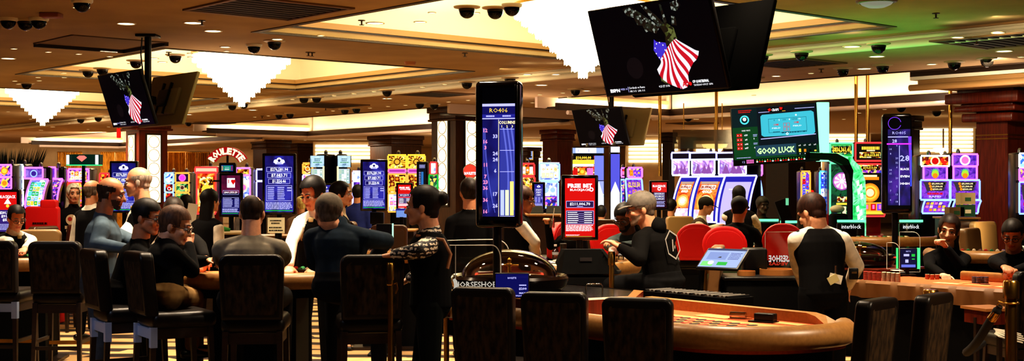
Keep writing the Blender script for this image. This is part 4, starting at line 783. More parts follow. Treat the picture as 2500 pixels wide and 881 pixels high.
# hanging televisions: one faces the camera's left, its twin faces away
STRW = emi((236,230,240), 1.0); STRR = emi((196,24,44), 1); STRB = emi((70,54,190), 1.1)
def eagle(p):
    p.rect(0, 0, 1, 1, emi((4,4,12), .6), 1)
    wing = art('feather_speckle', [(10,14,14),(22,34,28),(6,8,10),(70,84,76),(30,44,34),(150,160,150),(8,10,12)], 46, .8)
    p.poly([(.30,.02),(.37,.0),(.44,.08),(.5,.16),(.58,.27),(.54,.34),(.49,.3),(.46,.31),(.44,.23),(.40,.22),(.38,.13),(.33,.1)], wing, 2); p.poly([(.46,.0),(.5,.02),(.57,.14),(.62,.24),(.58,.27),(.52,.16)], wing, 2)
    p.poly([(.61,.02),(.625,.02),(.645,.22),(.62,.24)], wing, 2); p.poly([(.7,.02),(.76,.0),(.78,.06),(.74,.12),(.7,.1)], wing, 2); p.poly([(.69,.16),(.72,.18),(.72,.28),(.68,.26)], wing, 2)
    p.poly([(.58,.26),(.64,.23),(.69,.3),(.7,.42),(.66,.5),(.6,.48),(.61,.36)], art('eagle_body', [(20,26,16),(60,70,30),(14,18,12),(100,110,60)], 30, .9), 3)
    p.poly([(.51,.40),(.53,.43),(.6,.45),(.61,.58),(.56,.7),(.52,.62),(.49,.52)], STRB, 3)
    for k in range(9): p.circ(.545+.04*cos(k*.7), .53+.09*sin(k*.7), .005, STRW, 4, 8)
    TOP = [(.535,.62),(.575,.56),(.61,.5),(.64,.46),(.67,.43),(.69,.42)]; BOT = [(.485,.74),(.5,.84),(.545,.9),(.6,.95),(.66,.985),(.72,.96),(.725,.84),(.745,.78),(.79,.7),(.83,.66),(.85,.58)]
    def on(P, f): f *= len(P)-1; i = min(int(f), len(P)-2); a, c = P[i], P[i+1]; t = f-i; return (a[0]+(c[0]-a[0])*t, a[1]+(c[1]-a[1])*t)
    n = 15; m = 14
    def C(f):
        a = on(TOP, f); c = on(BOT, f); return [(a[0]+(c[0]-a[0])*t+.022*sin(PI*t)*sin(f*7+2.2*t), min(.99, a[1]+(c[1]-a[1])*t+.05*sin(PI*t)*(f-.35))) for t in [j/m for j in range(m+1)]]
    for k in range(n):
        A = C(k/n); B_ = C((k+1)/n); p.add([p.pt(u, v, 3.5) for u, v in A]+[p.pt(u, v, 3.5) for u, v in B_], [[j,m+1+j,m+2+j,j+1] for j in range(m)], STRR if k % 2 else STRW)
    p.poly([(.5,.8),(.56,.78),(.6,.86),(.55,.92),(.5,.88)], art('eagle_body', [], 1), 3); p.circ(.3, .7, .07, emi((22,16,20), .8), 2)
    p.txt('ESPN', .085, .945, .035, WH, 4, w=.085, bold=.05); p.txt('WEEK 18', .165, .935, .022, LAV, 4, w=.06); p.rect(.203, .91, .206, .975, LAV, 4); p.txt('Cardinals vs Rams', .21, .925, .024, WH, 4, al='l', w=.14); p.txt('ARI: 3-13   LAR: 11-5', .215, .965, .022, WH, 4, al='l', w=.13)
    p.txt('4:25 ET SUN', .515, .935, .024, WH, 4, w=.09); p.rect(.645, .89, .648, .98, LAV, 4); p.txt('A', .68, .93, .05, REDL, 4, bold=.03); p.rect(.7, .925, .71, .935, WH, 4); p.circ(.73, .93, .012, REDL, 4); p.txt('CFP QUARTERFINAL', .75, .91, .028, WH, 4, al='l', w=.13, bold=.03); p.txt('THURSDAY 4 PM ET  ESPN', .755, .95, .02, WH, 4, al='l', w=.15)
def tv(label, label2, px, py, Y, wid, yaw=-49, tilt=18, off=.36, backm=('tv_back_black', (3,3,3), .9, 0, 0), polepx=None):
    h = wid*.565
    for k, (lb, front) in enumerate(((label, True), (label2, False))):
        c = W(px, py, Y)
        if not front: c = c+dB*off*wid+V((0,0,.0))-dA*.12
        o = empty('television', c, R(yaw) if front else R(yaw+180), lb, 'television', None, None, R(tilt) if True else 0)
        o.rotation_mode = 'XYZ'
        bk = mat(*backm); b = MB(); b.box((0,.03,0), (wid,.05,h), BLK if front else bk, bev=.01); b.box((0,.075,-.04), (wid*.55,.06,h*.5), bk, bev=.02); b.build('housing', o)
        p = Pan(wid*.975, h*.965)
        (eagle(p) if front else p.rect(0, 0, 1, 1, BLKL, 1)); s = p.build('screen', o); s.location.y = .003
        b = MB(); b.box((0,.12,0), (.3,.05,.25), BLK); b.box((-.12,.11,.0), (.03,.04,h*.6), BLK); b.box((.12,.11,0), (.03,.04,h*.6), BLK); b.path([(.2,.1,-.1), (.35,.14,-.16), (.42,.12,-.26), (.4,.1,-.3)], .008, mat('cable_white', (190,180,150), .6), 6); b.build('wall_bracket', o)
    c = W(px, py, Y)+dB*off*.5*wid-dA*.06
    if polepx: c.x = wx(polepx, Y+.3); c.y = Y+.3
    b = MB(); b.tube((c.x,c.y,c.z-.1), (c.x,c.y,Z1 if Y < 26 else Z2), .05 if Y > 15 else .045, None, BLK, 16); b.box((c.x,c.y,(Z1 if Y < 26 else Z2)-.02), (.3,.3,.04), BLK, bev=.01); b.box((c.x,c.y,c.z), (.2,.2,.12), BLK, bev=.01); b.path([(c.x-.07,c.y-.06,3.85), (c.x-.09,c.y-.05,3.6), (c.x-.055,c.y-.05,3.3)], .012, BLK, 6)
    tag(b.build('television_pole'), 'black ceiling pole carrying '+{11.5:'the largest pair of televisions', 19:'the left pair of televisions', 26.5:'the far pair of televisions'}[Y], 'mounting pole')
tv('large tilted television showing an eagle and a striped flag at upper right', 'large television seen from behind beside the largest eagle screen', 1598, 118, 11.5, 1.46)
tv('tilted television showing an eagle and a flag above the left lit column', 'television seen from behind right of the left eagle screen', 306, 243, 19, 1.44, off=.45, backm=('tv_back_lit_olive', (140,128,84), .6, 0, .2))  # light falling on the back is put into its olive colour
tv('smaller far tilted television showing an eagle and a flag', 'far television seen from behind right of the small eagle screen', 1464, 311, 26.5, 1.42, off=.4, backm=('tv_back_lit_tan', (150,134,88), .6, 0, .2))  # light falling on the far back is put into its tan colour
# craps screen with its green arch
def craps(p):
    p.rect(0, 0, 1, 1, emi((16,70,36), 1), 1); p.rect(0, 0, .3, .34, emi((10,34,40), 1), 2); p.circ(.15, .21, .055, CYAN, 3, 24, .038); p.circ(.15, .2, .022, WH, 4); p.txt('ON', .15, .21, .03, BLKL, 5); p.lines(.08, .03, .24, .09, 2, REDL, 3, .5)
    p.rect(.3, 0, 1, .72, emi((14,22,34), 1), 2); p.rect(.42, .02, .62, .1, BLKL, 3); p.txt('CRAPS', .52, .065, .042, WH, 4, w=.085, bold=.03); p.poly([(.43,.05),(.46,.03),(.475,.07),(.445,.09)], REDL, 4); p.poly([(.57,.02),(.61,.03),(.6,.07),(.575,.07)], REDL, 4); p.rect(.32, .09, .45, .1, LAV, 3); p.rect(.75, .06, .98, .07, LAV, 3)
    q = lambda u, v: p.pt(u, v, 3); pts = [(.34,.17),(.36,.14),(.94,.12),(.97,.15),(.975,.5),(.95,.54),(.37,.53),(.34,.5)]; p.poly(pts, emi((70,190,210), 1), 3); p.poly([(.33,.56),(.98,.53),(.98,.545),(.33,.575)], LAV, 3)
    DK = emi((20,90,110), 1)
    p.frame(.43, .22, .88, .47, .004, DK, 4)
    for k, t in enumerate(('4','5','SIX','8','NINE','10')): p.txt(t, .5+.06*k, .25, .03, WH if k % 2 else DK, 5)
    p.txt('COME', .52, .33, .03, REDL, 5, w=.06, bold=.03); p.txt('COME', .76, .31, .03, REDL, 5, w=.06, bold=.03); p.txt('FIELD', .52, .39, .022, WH, 5, w=.1); p.txt('FIELD', .77, .37, .022, WH, 5, w=.1); p.lines(.58, .46, .88, .5, 1, DK, 5, .5); p.lines(.48, .44, .56, .48, 1, DK, 5, .5)
    for i in range(2):
        for j in range(2): p.frame(.605+.04*i, .31+.075*j, .64+.04*i, .375+.075*j, .004, REDL, 5)
    p.circ(.645, .5, .015, WH, 5, 16, .008); p.circ(.76, .18, .01, WH, 5); p.rect(.6, .09, .64, .1, GOLDL, 5)
    p.txt('HARD WAYS', .16, .4, .026, WH, 3, w=.1)
    for k, (t, v) in enumerate((('x20',.48),('x4',.56),('x44',.64),('x47',.71))):
        p.rect(.045, v-.03, .075, v+.025, REDL, 3); p.rect(.08, v-.03, .11, v+.025, REDL, 3); p.circ(.06, v, .005, WH, 4, 8); p.circ(.095, v, .005, WH, 4, 8); p.txt(t, .155, v, .028, WH, 3, bold=.02)
    p.txt('5', .25, .55, .03, WH, 3); p.lines(.24, .47, .29, .52, 2, LAV, 3); p.lines(.24, .62, .29, .66, 2, LAV, 3); p.txt('4', .25, .71, .03, WH, 3); p.lines(.03, .87, .2, .885, 1, LAV, 3, .7)
    p.rect(.26, .68, .74, .87, emi((40,70,90), 1), 4); p.txt('GOOD LUCK', .5, .78, .095, emi((200,255,170), 1.2), 6, w=.45, bold=.04); p.rect(.74, .69, .98, .9, emi((8,30,26), 1), 4)
    for k in range(4): p.txt(('x4','x3','x3','x4')[k], .78+.06*k, .72, .028, WH, 5); p.rect(.77+.06*k, .78+.012*k, .795+.06*k, .84, (YEL, ORG, BLKL, YEL)[k], 5); p.txt('8', .78+.06*k, .87, .022, WH, 5)
    p.rect(0, .91, 1, 1, BLKL, 4); p.txt('12', .11, .955, .035, LAV, 5, w=.03)
    for k in range(10): p.rect(.145+(k % 5)*.018, .92+.035*(k//5), .157+(k % 5)*.018, .95+.035*(k//5), PINK, 5)
    for k in range(20): p.rect(.26+.031*k, .955, .28+.031*k, .975, REDL if k % 3 else WH, 5); p.rect(.265+.031*k, .93, .275+.031*k, .945, GRNL if k % 4 else YEL, 5)
Y = 20; c = W(1892, 328, Y); o = empty('craps_screen', c, R(-8), 'wide green craps screen reading GOOD LUCK beside the green arch at right', 'display', None, None, 0, R(-3.5))  # belongs to the arch structure; nothing hangs it from the ceiling
MB().box((0,.06,0), (1.31,.11,.9), BLK, bev=.015).build('housing', o); p = Pan(1.28, .87); craps(p); p.build('screen', o)
GA = art('arch_green', [(20,150,70),(60,230,120),(150,255,190),(30,180,90)], 7, 1.25, 'n')
o = empty('light_arch', (wx(2050, 19.6), 19.6, 0), 0, 'glowing green lit arch with white dice print curving down beside the wheel slot machine', 'light arch'); X = lambda px: wx(px, 19.6)-wx(2050, 19.6); Zp = lambda py: wz(py, 19.6)
arc_o = [(1975,372),(2040,374),(2075,384),(2098,406),(2110,440),(2112,480),(2112,760)]; arc_i = [(1975,388),(2030,390),(2055,402),(2070,424),(2075,450),(2076,480),(2076,760)]
b = MB(); n = len(arc_o); d = .2
for (A, m_, y0, y1) in ((arc_i, BLKM, .0, .45),):
    vs = []; 
    for (x, y), (x2, y2) in zip(arc_o, arc_i): vs += [(X(x), d, Zp(y)), (X(x2), d, Zp(y2)), (X(x2), -.05, Zp(y2)), (X(x), -.05, Zp(y))]
    fs = [];
    for k in range(n-1):
        for j in range(4): fs.append([4*k+j, 4*k+(j+1) % 4, 4*k+4+(j+1) % 4, 4*k+4+j])
    b.add(vs, fs, BLKM)
b.build('arch_frame', o)
b = MB(); vs = []
for k, (x, y) in enumerate(arc_o):
    t = min(1, max(0, (k-1)/3)); vs += [(X(x)-.0, -.058, Zp(y)-.004), (X(arc_i[k][0])*(t*.9)+X(x)*(1-t*.9), -.058, Zp(arc_i[k][1])*(t*.9)+Zp(y)*(1-t*.9))]
b.add(vs, [[2*k,2*k+1,2*k+3,2*k+2] for k in range(n-1)], GA); b.build('led_panel', o)
pd = Pan(.16, 1.2)
for v in (.1,.42,.75):
    for (du, dv) in ((0,0),(.3,.05),(.1,.1),(.38,.16)): pd.poly([(.25+du,v+dv),(.5+du,v+dv-.02),(.55+du,v+dv+.05),(.3+du,v+dv+.07)], WH, 1)
q = pd.build('dice_print', o); q.location = (X(2094), -.062, Zp(520))
b = MB(); b.box((0,0,0), (.19,.1,.92), emi((150,255,195), 1.5), bev=.01); b.box((0,.06,-.0), (.2,.04,.93), BLKM); tag(b.build('light_column', None, W(2008, 322, 20.2)), 'bright pale green upright light panel right of the craps screen', 'light panel')
# diamond table sign at the left
o = empty('table_sign', (wx(204, 18), 18, 0), 0, 'black sign with a red diamond and green glow on a pole at left', 'sign'); b = MB(); b.prism([(-.23,.12),(-.23,-.02),(-.1,-.07),(.1,-.07),(.23,-.02),(.23,.12)], wz(402, 18), wz(377, 18), emi((10,40,30), 1)); b.build('housing', o)
b = MB(); b.box((-.2,-.05,wz(390,18)), (.03,.04,.13), WH); b.box((.2,-.05,wz(390,18)), (.03,.04,.13), WH); b.prism([(-.23,.1),(-.23,-.03),(-.1,-.08),(.1,-.08),(.23,-.03),(.23,.1)], wz(404, 18), wz(402, 18), emi((40,220,120), 1.6)); b.build('light_edge', o)
p = Pan(.18, .1); p.poly([(.3,.1),(.7,.1),(.9,.38),(.5,.95),(.1,.38)], emi((255,120,110), 1.3), 1); s = p.build('diamond_emblem', o); s.location = (0, -.075, wz(387, 18)); MB().tube((0,.0,0), (0,.0,wz(403, 18)), .025, None, BLK).build('pole', o)
# arched red roulette sign
Y = 22; o = empty('arched_sign', W(554, 410, Y), 0, 'red arched sign lettered ROULETTE in lit white letters', 'sign'); b = MB(); k = Y/F; r0, r1, n = 31*k, 54*k, 24; zc = 3*k; vs = []
for j in range(n+1):
    a = R(155-130*j/n); vs += [(r0*cos(a)*1.0, 0, zc+r0*sin(a)*.9), (r1*cos(a), 0, zc+r1*sin(a)*.9), (r0*cos(a), .08, zc+r0*sin(a)*.9), (r1*cos(a), .08, zc+r1*sin(a)*.9)]
fs = [];
for j in range(n): a = 4*j; c = a+4; fs += [[a,c,c+1,a+1],[a+2,a+3,c+3,c+2],[a+1,c+1,c+3,a+3],[a,a+2,c+2,c]]
b.add(vs, fs, emi((170,16,20), .9)); b.tube((0,.05,-.6), (0,.05,zc+r0*.9), .02, None, BLK); b.build('board', o)
p = Pan(1, 1)
for j, ch in enumerate('ROULETTE'):
    a = R(148-116*j/7); rr = (r0+r1)/2; p.txt(ch, .5+rr*cos(a), .5-rr*sin(a)*.9, .1, emi((255,235,190), 1.3), 1, w=.085, bold=.06, rot=a-PI/2)
s = p.build('lettering', o); s.location = (0, -.004, zc)
# ================================================================ SLOT MACHINES
class Bent(Pan):
    """a screen face that leans back towards the top along a curve"""
    def __init__(s, w, h, k): super().__init__(w, h); s.k = k
    def bend(s):
        s.v = [(x, y+s.k*((z/s.h+.5)**2), z) for x, y, z in s.v]; return s
    def rect(s, u0, v0, u1, v1, m, l=1):
        n = max(1, int(abs(v1-v0)*14)) if s.k else 1
        for i in range(n): super().rect(u0, v0+(v1-v0)*i/n, u1, v0+(v1-v0)*(i+1)/n, m, l)
        return s
CABM = mat('slot_cabinet_black', (16,14,18), .25); CABR = mat('slot_cabinet_red', (120,14,16), .3); CABG = mat('slot_cabinet_grey', (120,110,104), .4)
def slot(label, x0, x1, Y, rows, led=None, cab=None, k=0, yaw=0, group=None, dk=True, cat='slot machine', side=None):
    """rows: (top px, bottom px, content, inset px); the tallest first"""
    xc = (x0+x1)/2; o = empty('slot_machine', (wx(xc, Y), Y, 0), R(yaw), label, cat, group); cm = cab or CABM
    w = (x1-x0)/F*Y/cos(R(yaw)); zt = wz(rows[0][0], Y)+.05; zd = min(.82, wz(rows[-1][1], Y)-.06)
    b = MB(); b.b2((-w/2, .0, 0), (w/2, .55, zd), cm, bev=.02); b.b2((-w/2+.02, .14+k, zd-.05), (w/2-.02, .5, zt-.02), cm, bev=.03); b.build('cabinet', o)
    if dk:
        b = MB(); b.add([(-w/2,-.22,zd-.1),(w/2,-.22,zd-.1),(w/2,.12,zd+.02),(-w/2,.12,zd+.02),(-w/2,-.18,zd-.2),(w/2,-.18,zd-.2),(w/2,.12,zd-.2),(-w/2,.12,zd-.2)], [[0,1,2,3],[4,5,1,0],[5,6,2,1],[7,4,0,3],[6,7,3,2],[7,6,5,4]], cm)
        for j in range(5): b.box((-w*.3+w*.15*j, -.05, zd-.035), (w*.1,.06,.02), (CRM, REDL, CYAN, GRNL, YEL)[j])
        b.build('button_deck', o)
    for r in rows:
        ya, yb, fn = r[:3]; ins = r[3] if len(r) > 3 else 3; kk = k if len(r) < 5 else r[4]
        sw = w-2*ins/F*Y; sh = (yb-ya)/F*Y; zc = wz((ya+yb)/2, Y); p = Bent(sw, sh, kk); fn(p); p.bend(); s = p.build('screen', o); s.location = (0, .0, zc)
        lc = r[5] if len(r) > 5 else led
        f = MB(); g = .014*Y/20
        prof = [(-sh/2+sh*i/10, kk*(i/10)**2) for i in range(11)] if kk else [(-sh/2, 0), (sh/2, 0)]
        if lc:
            for sd in (-1, 1): f.path([(sd*(sw/2+g*.7), y-.004, z) for z, y in prof], g, lc, 6)
            f.path([(-sw/2-g*.7, prof[-1][1]-.004, sh/2+g*.7), (sw/2+g*.7, prof[-1][1]-.004, sh/2+g*.7)], g, lc, 6); f.path([(-sw/2-g*.7, -.004, -sh/2-g*.7), (sw/2+g*.7, -.004, -sh/2-g*.7)], g, lc, 6)
        vs = [(sx*(sw/2+g), y+.006+d, z) for z, y in prof for sx in (-1, 1) for d in (0, .12)]; n = len(prof); fs = []
        for i in range(n-1):
            a = 4*i; c = a+4; fs += [[a,a+2,c+2,c],[a+1,c+1,c+3,a+3],[a,c,c+1,a+1],[a+2,a+3,c+3,c+2]]
        fs += [[0,1,3,2],[4*n-4,4*n-2,4*n-1,4*n-3]]; f.add(vs, fs, cm); q = f.build('screen_frame', o); q.location = (0, .0, zc)
    b = MB(); b.tube((0,.3,zt-.04), (0,.3,zt+.02), .03, None, CHROME, 10); b.ball((0,.3,zt+.025), .024, mat('candle_cap', (150,140,120), .4), 10, 8); b.build('candle_light', o)
    return o
def reels(cols, bg, title=None, tc=None, seed=1, nx=5, ny=3, v0=.3, v1=.85, amount=None):
    def f(p):
        rnd = random.Random(seed); p.rect(0, 0, 1, 1, bg, 1)
        for i in range(nx):
            for j in range(ny):
                u = .06+.88*(i+.5)/nx; v = v0+(v1-v0)*(j+.5)/ny; du = .88/nx*.45; dv = (v1-v0)/ny*.45
                p.rect(u-du, v-dv, u+du, v+dv, cols[rnd.randrange(len(cols))], 2); p.circ(u, v, du*.62, cols[rnd.randrange(len(cols))], 3, 10); p.circ(u, v, du*.3, cols[rnd.randrange(len(cols))], 4, 8)
        if title: p.txt(title, .5, v0*.5, v0*.45, tc or YEL, 4, w=.8, bold=.04)
        if amount: p.rect(.2, v1+.02, .8, .97, BLKL, 3); p.txt(amount, .5, (v1+1)/2, .05, YEL, 4, w=.5)
    return f
def poster(bg, title=None, tc=None, sub=None, v=.2, h=.12, orb=None, vo=.6, ro=.25, extra=None):
    def f(p):
        p.rect(0, 0, 1, 1, bg, 1)
        if orb:
            for i, m in enumerate(orb): p.circ(.5, vo, ro*(1-.3*i), m, 2+i, 20)
        if title: p.txt(title, .5, v, h, tc or YEL, 6, w=.84, bold=.05)
        if sub: p.txt(sub, .5, v+h*1.4, h*.8, tc or YEL, 6, w=.6, bold=.05)
        if extra: extra(p)
    return f
BUF = art('canyon_glow', [(70,20,10),(190,80,30),(255,190,110),(250,235,215),(120,60,40)], 6, 1.5, 'n'); MIXP = art('mix_purple', [(60,20,110),(150,60,200),(240,120,220),(255,220,120),(40,60,200)], 26, 1.1); MIXB = art('mix_blue', [(20,40,130),(60,110,230),(150,220,255),(250,250,255),(20,20,70)], 24, 1.5); MIXG = art('mix_gold', [(60,24,8),(200,130,30),(255,215,90),(130,40,14),(255,240,190)], 28, 1.1); MIXR = art('mix_red', [(130,10,10),(220,40,24),(255,170,50),(70,6,10),(255,230,150)], 22, 1.1)
MIXN = art('mix_green', [(10,40,24),(30,120,60),(240,220,100),(120,200,120),(16,60,90)], 24, 1.0); MIXW = art('mix_white', [(210,225,255),(240,240,255),(130,150,220),(255,255,255),(90,110,200)], 20, 1.5); WATER = art('violet_water', [(40,16,110),(90,40,180),(150,70,220),(30,30,120)], 7, 1.1, 'n'); JUNG = art('dark_jungle', [(4,26,20),(10,60,44),(20,100,60),(4,18,16)], 9, 1, 'n')
def pyr(p):                       # rocky peaks in front of a glowing sky
    p.rect(0, 0, 1, 1, BUF, 1)
    for a, b, c in ((.1,.5,.35),(.35,.95,.3),(.05,.95,.55)): p.poly([(a,.98),((a+b)/2,c+.2),(b,.98)], emi((110,60,70), 1), 2); p.poly([((a+b)/2,c+.2),(b,.98),((a+b)/2+.03,.98)], emi((60,36,70), 1), 3)
def buff(p):
    p.rect(0, 0, 1, 1, emi((40,40,170), 1.1), 1); p.rect(.1, .1, .9, 1, art('canyon_red', [(150,30,10),(220,80,20),(255,150,60),(170,40,20)], 5, 1.2, 'n'), 2)
    for r, m in ((.34, emi((255,170,70), 1.3)), (.25, emi((255,220,150), 1.5)), (.15, emi((255,250,230), 1.6))): p.circ(.5, .56, r, m, 2.5+(.34-r)*4, 24)
    p.rect(.16, .1, .84, .16, emi((190,160,140), 1.1), 4); p.rect(.2, .18, .8, .28, emi((250,225,210), 1.4), 4); p.txt('BUFFALO', .5, .23, .06, emi((150,50,30), 1), 5, w=.56, bold=.05); p.txt('GOLD', .5, .33, .055, emi((255,250,235), 1.6), 5, w=.42, bold=.05)
    for a, b, c in ((.16,.5,.55),(.5,.86,.56),(.3,.7,.46)): p.poly([(a,.8),((a+b)/2,c),(b,.8)], emi((130,80,150), 1.1), 4); p.poly([((a+b)/2,c),(b,.8),((a+b)/2-.02,.8)], emi((90,50,130), 1), 4.5)
    p.rect(.1, .74, .9, 1, art('pale_pink', [(255,240,245),(240,200,220),(255,255,255),(220,170,200)], 16, 1.4), 5)
HOOD = poster(emi((30,20,34), .8), None, orb=None)
TOPW = poster(art('peak_white', [(250,245,255),(200,150,220),(120,80,170),(255,255,255)], 6, 1.5, 'n'), extra=lambda p: [p.poly([(a,.95),(a+.15,.25),(a+.3,.95)], emi((150,90,170), 1), 2) for a in (.1,.4,.6)])
LP = emi((150,150,255), 3.2); LB = emi((110,140,255), 3.2); LR = emi((255,60,60), 1.5); LM = emi((230,90,255), 3.2); LW = emi((225,235,255), 1.6); LO = emi((255,170,70), 1.4)
# right of centre: the row of purple-edged machines with canyon pictures
slot('purple-edged canyon-picture slot nearest the man in the grey cap', 1640, 1684, 24.4, [(374,388,HOOD,4,0,LP), (392,426,TOPW,6,0,LW), (433,535,buff,4)], LP, k=.35, yaw=-36, group='purple-edged canyon slot machines')
slot('purple-edged slot reading BUFFALO GOLD, second of its row', 1686, 1748, 24, [(374,388,HOOD,4,0,LP), (391,425,TOPW,9,0,LW), (432,540,buff,5)], LP, k=.35, yaw=-36, group='purple-edged canyon slot machines')
slot('purple-edged slot with a plain lilac screen behind the woman with very long hair', 1750, 1826, 23.6, [(374,387,HOOD,6,0,LP), (390,425,TOPW,12,0,LW), (430,545,lambda p: (p.rect(0,0,1,1,emi((44,40,170),1.1),1), p.rect(.08,.12,.92,1,emi((196,184,255),1.1),2), p.lines(.24,.26,.7,.3,1,emi((240,236,255),1.4),3)),6)], LP, k=.35, yaw=-36, group='purple-edged canyon slot machines')
slot('narrow purple-edged slot just left of the dark wooden column', 1836, 1862, 25, [(402,426,TOPW,3,0,LM), (432,480,poster(WATER),3)], LB, k=.3)
b = MB(); Y = 24.5; b.box((0,.2,1.4), (.12,.5,.9), mat('maroon_panel', (70,24,24), .4), bev=.03); b.box((0,.2,.5), (.12,.5,1.0), mat('maroon_panel'), bev=.03); tag(b.build('slot_side_panel', None, (wx(1832,Y), Y, 0)), 'maroon end panel between the lilac slot screen and the dark column', 'panel')
slot('blue-edged curved slot with purple reels below the far television', 1527, 1574, 24, [(411,432,reels([PINK,ORG,YEL,PURP], MIXP, None, None, 3, 3, 1, .15, .9),8,0,LM), (438,520,reels([emi((230,150,90),1),PURP,emi((170,120,230),1),YEL,PINK], WATER, '$2,121.50', YEL, 4, 3, 4),5)], LB, k=.3)
slot('slim blue-edged slot to the left of the curved slot with purple reels', 1516, 1530, 25, [(412,430,reels([PINK,YEL], MIXR, None, None, 3, 1, 1),2,0,LM), (440,500,poster(MIXP),2)], LB, k=.25)
slot('tall white and blue tower slot with a gold $10,000.00 jackpot sign', 1396, 1476, 24, [(361,374,lambda p: (p.rect(0,0,1,1,emi((150,170,245),1.2),1), p.rect(.1,.0,.76,.95,emi((252,252,255),1.6),2), p.rect(.16,.25,.2,.75,LAV,3), p.rect(.5,.2,.54,.8,LAV,3)),2), (380,440,lambda p: (p.rect(0,0,.7,1,MIXR,1), p.rect(.7,0,1,1,emi((120,130,225),1.1),1), p.rect(.02,.0,.68,.16,BLKL,2), p.txt('$10,000.00',.35,.08,.1,YEL,3,w=.5,bold=.04), p.rect(.0,.17,.7,.34,YEL,2), p.rect(.0,.34,.68,.44,LW,2), p.rect(.22,.5,.4,.8,ORG,2), p.circ(.31,.65,.06,YEL,3), p.rect(.46,.5,.66,.95,PINK,2), p.rect(.02,.5,.16,.95,REDL,2)),2), (442,600,lambda p: (p.rect(0,0,1,1,MIXB,1), p.rect(.68,0,1,.2,emi((160,170,240),1.1),2), p.poly([(.68,.25),(.84,.0),(1,.25)],LW,3), p.rect(.68,.25,1,1,emi((246,246,255),1.6),2)),2)], None, dk=False)
slot('tall slim tower of bright white and blue light right of the gold jackpot sign', 1489, 1515, 24, [(358,372,poster(emi((230,230,255),1.2)),2), (376,600,lambda p: (p.rect(0,0,1,1,emi((90,90,210),1.1),1), p.poly([(0,.42),(.5,.3),(1,.42)],emi((246,246,255),1.6),2), p.rect(.0,.42,1,1,emi((246,246,255),1.6),2)),2)], None, dk=False)
slot('small red-edged slot right of the tall numbered sign', 1270, 1306, 22, [(401,427,reels([YEL,ORG,WH], MIXR, None, None, 5, 3, 1, .2, .9),3,0,LR), (433,495,reels([YEL,GRNL,REDL,ORG], MIXG, None, None, 6, 3, 3),2,0,LR)], LR, cab=CABR)
slot('blue-edged slot with a pale tilted screen left of the red free-bet screen', 1317, 1366, 20, [(400,439,reels([CRM,GOLDL,LW,WH], MIXW, None, None, 7, 4, 2, .15, .9),2,0,LB), (446,505,lambda p: (p.rect(0,0,1,1,WATER,1), p.rect(.05,.0,.95,.55,MIXW,2), p.circ(.3,.3,.16,LBLU,3), p.circ(.7,.3,.16,LBLU,3), p.rect(.05,.6,.95,.98,MIXP,2)),5)], LB)
# right: wheel machine, red machine, narrow ones
slot('narrow slot with yellow edges and a red side near the craps screen', 1956, 1978, 23, [(420,505,reels([PURP,REDL,BLU,YEL], MIXP, None, None, 9, 2, 6, .05, .95),2)], LO, cab=CABM); b = MB(); b.box((0,.2,1.15), (.09,.3,.9), emi((220,30,20), 1.2), bev=.02); b.box((0,.2,.4), (.09,.3,.75), CABM); tag(b.build('lit_side_panel', None, (wx(1983,23),23,0)), 'red lit end panel beside the narrow yellow-edged slot', 'panel')
slot('narrow blue-lit slot left of the wheel machine', 2000, 2024, 23, [(420,520,reels([BLU,CYAN,PURP,WH], MIXB, None, None, 10, 2, 5, .05, .95),3)], emi((90,200,255), 1.6))
def wheel(p):
    p.rect(0, 0, 1, 1, JUNG, 1); p.circ(.52, .34, .42, emi((170,90,200), 1.1), 2, 40); 
    for k in range(18): p.circ(.52, .34, .39, emi((255,225,240), 1.15) if k % 2 else emi((235,150,215), 1.1), 3, 4, .1, 2*PI*k/18, 2*PI*(k+1)/18)
    p.circ(.52, .34, .39, emi((170,50,150), 1), 3.5, 40, .365); p.circ(.52, .34, .1, WH, 4); p.rect(.3, .64, .86, .74, MIXG, 3); p.rect(.26, .76, .9, .8, YEL, 3); p.rect(.1, .82, .96, .99, MIXN, 2); p.rect(.55, .83, .72, .99, CRM, 3)
slot('slot machine with a big pink and white prize wheel on dark green', 2026, 2082, 22.5, [(351,382,poster(MIXN, '$836,361.41', YEL, v=.45, h=.34, extra=lambda p: (p.rect(.1,.2,.9,.7,BLKL,2), p.rect(0,0,1,.16,emi((60,180,90),1),2), p.rect(0,.84,1,1,GRNL,2))),2), (388,396,poster(emi((230,120,220),1.2)),2), (400,525,wheel,2)], emi((120,255,190), 1.0))
def redm(p):
    p.rect(0, 0, 1, 1, art('red_velvet', [(190,12,10),(225,28,18),(245,60,34),(170,8,8)], 5, 1.05, 'n'), 1); p.rect(.04, .0, .96, .1, MIXG, 2); p.rect(.2, .03, .8, .085, BLKL, 3); p.txt('$10,613.00', .5, .058, .035, YEL, 4, w=.5, bold=.04); p.rect(.0, .11, 1, .16, MIXP, 2)
    for k in range(5): p.circ(.5, .55, .34-.05*k, (ORG, GOLDL, YEL, ORG, CRM)[k], 2+.5*k, 24)
    p.rect(.25, .2, .75, .24, CRM, 3); p.rect(.18, .24, .82, .3, ORG, 3); p.rect(0, .74, 1, .98, GOLDL, 2)
    for k in range(4): p.rect(.06+.23*k, .77, .25+.23*k, .9, (PURP, ORG, REDL, PURP)[k], 5); p.rect(.12+.23*k, .79, .2+.23*k, .87, PINK, 6)
    p.rect(.05, .92, .95, .97, YEL, 5)
slot('big red slot with a gold $10,613.00 amount and round golden picture', 2088, 2160, 22.5, [(350,391,poster(art('red_velvet', [], 1), extra=lambda p: (p.lines(.2,.14,.85,.34,1,YEL,2,.9), p.lines(.38,.36,.68,.46,1,CRM,2,.8), p.rect(.12,.52,.88,.86,MIXG,2), p.rect(.26,.58,.86,.8,BLKL,3), p.txt('$10,613.00',.56,.69,.15,YEL,4,w=.54,bold=.05))),2), (402,526,redm,2)], LR, cab=CABR)
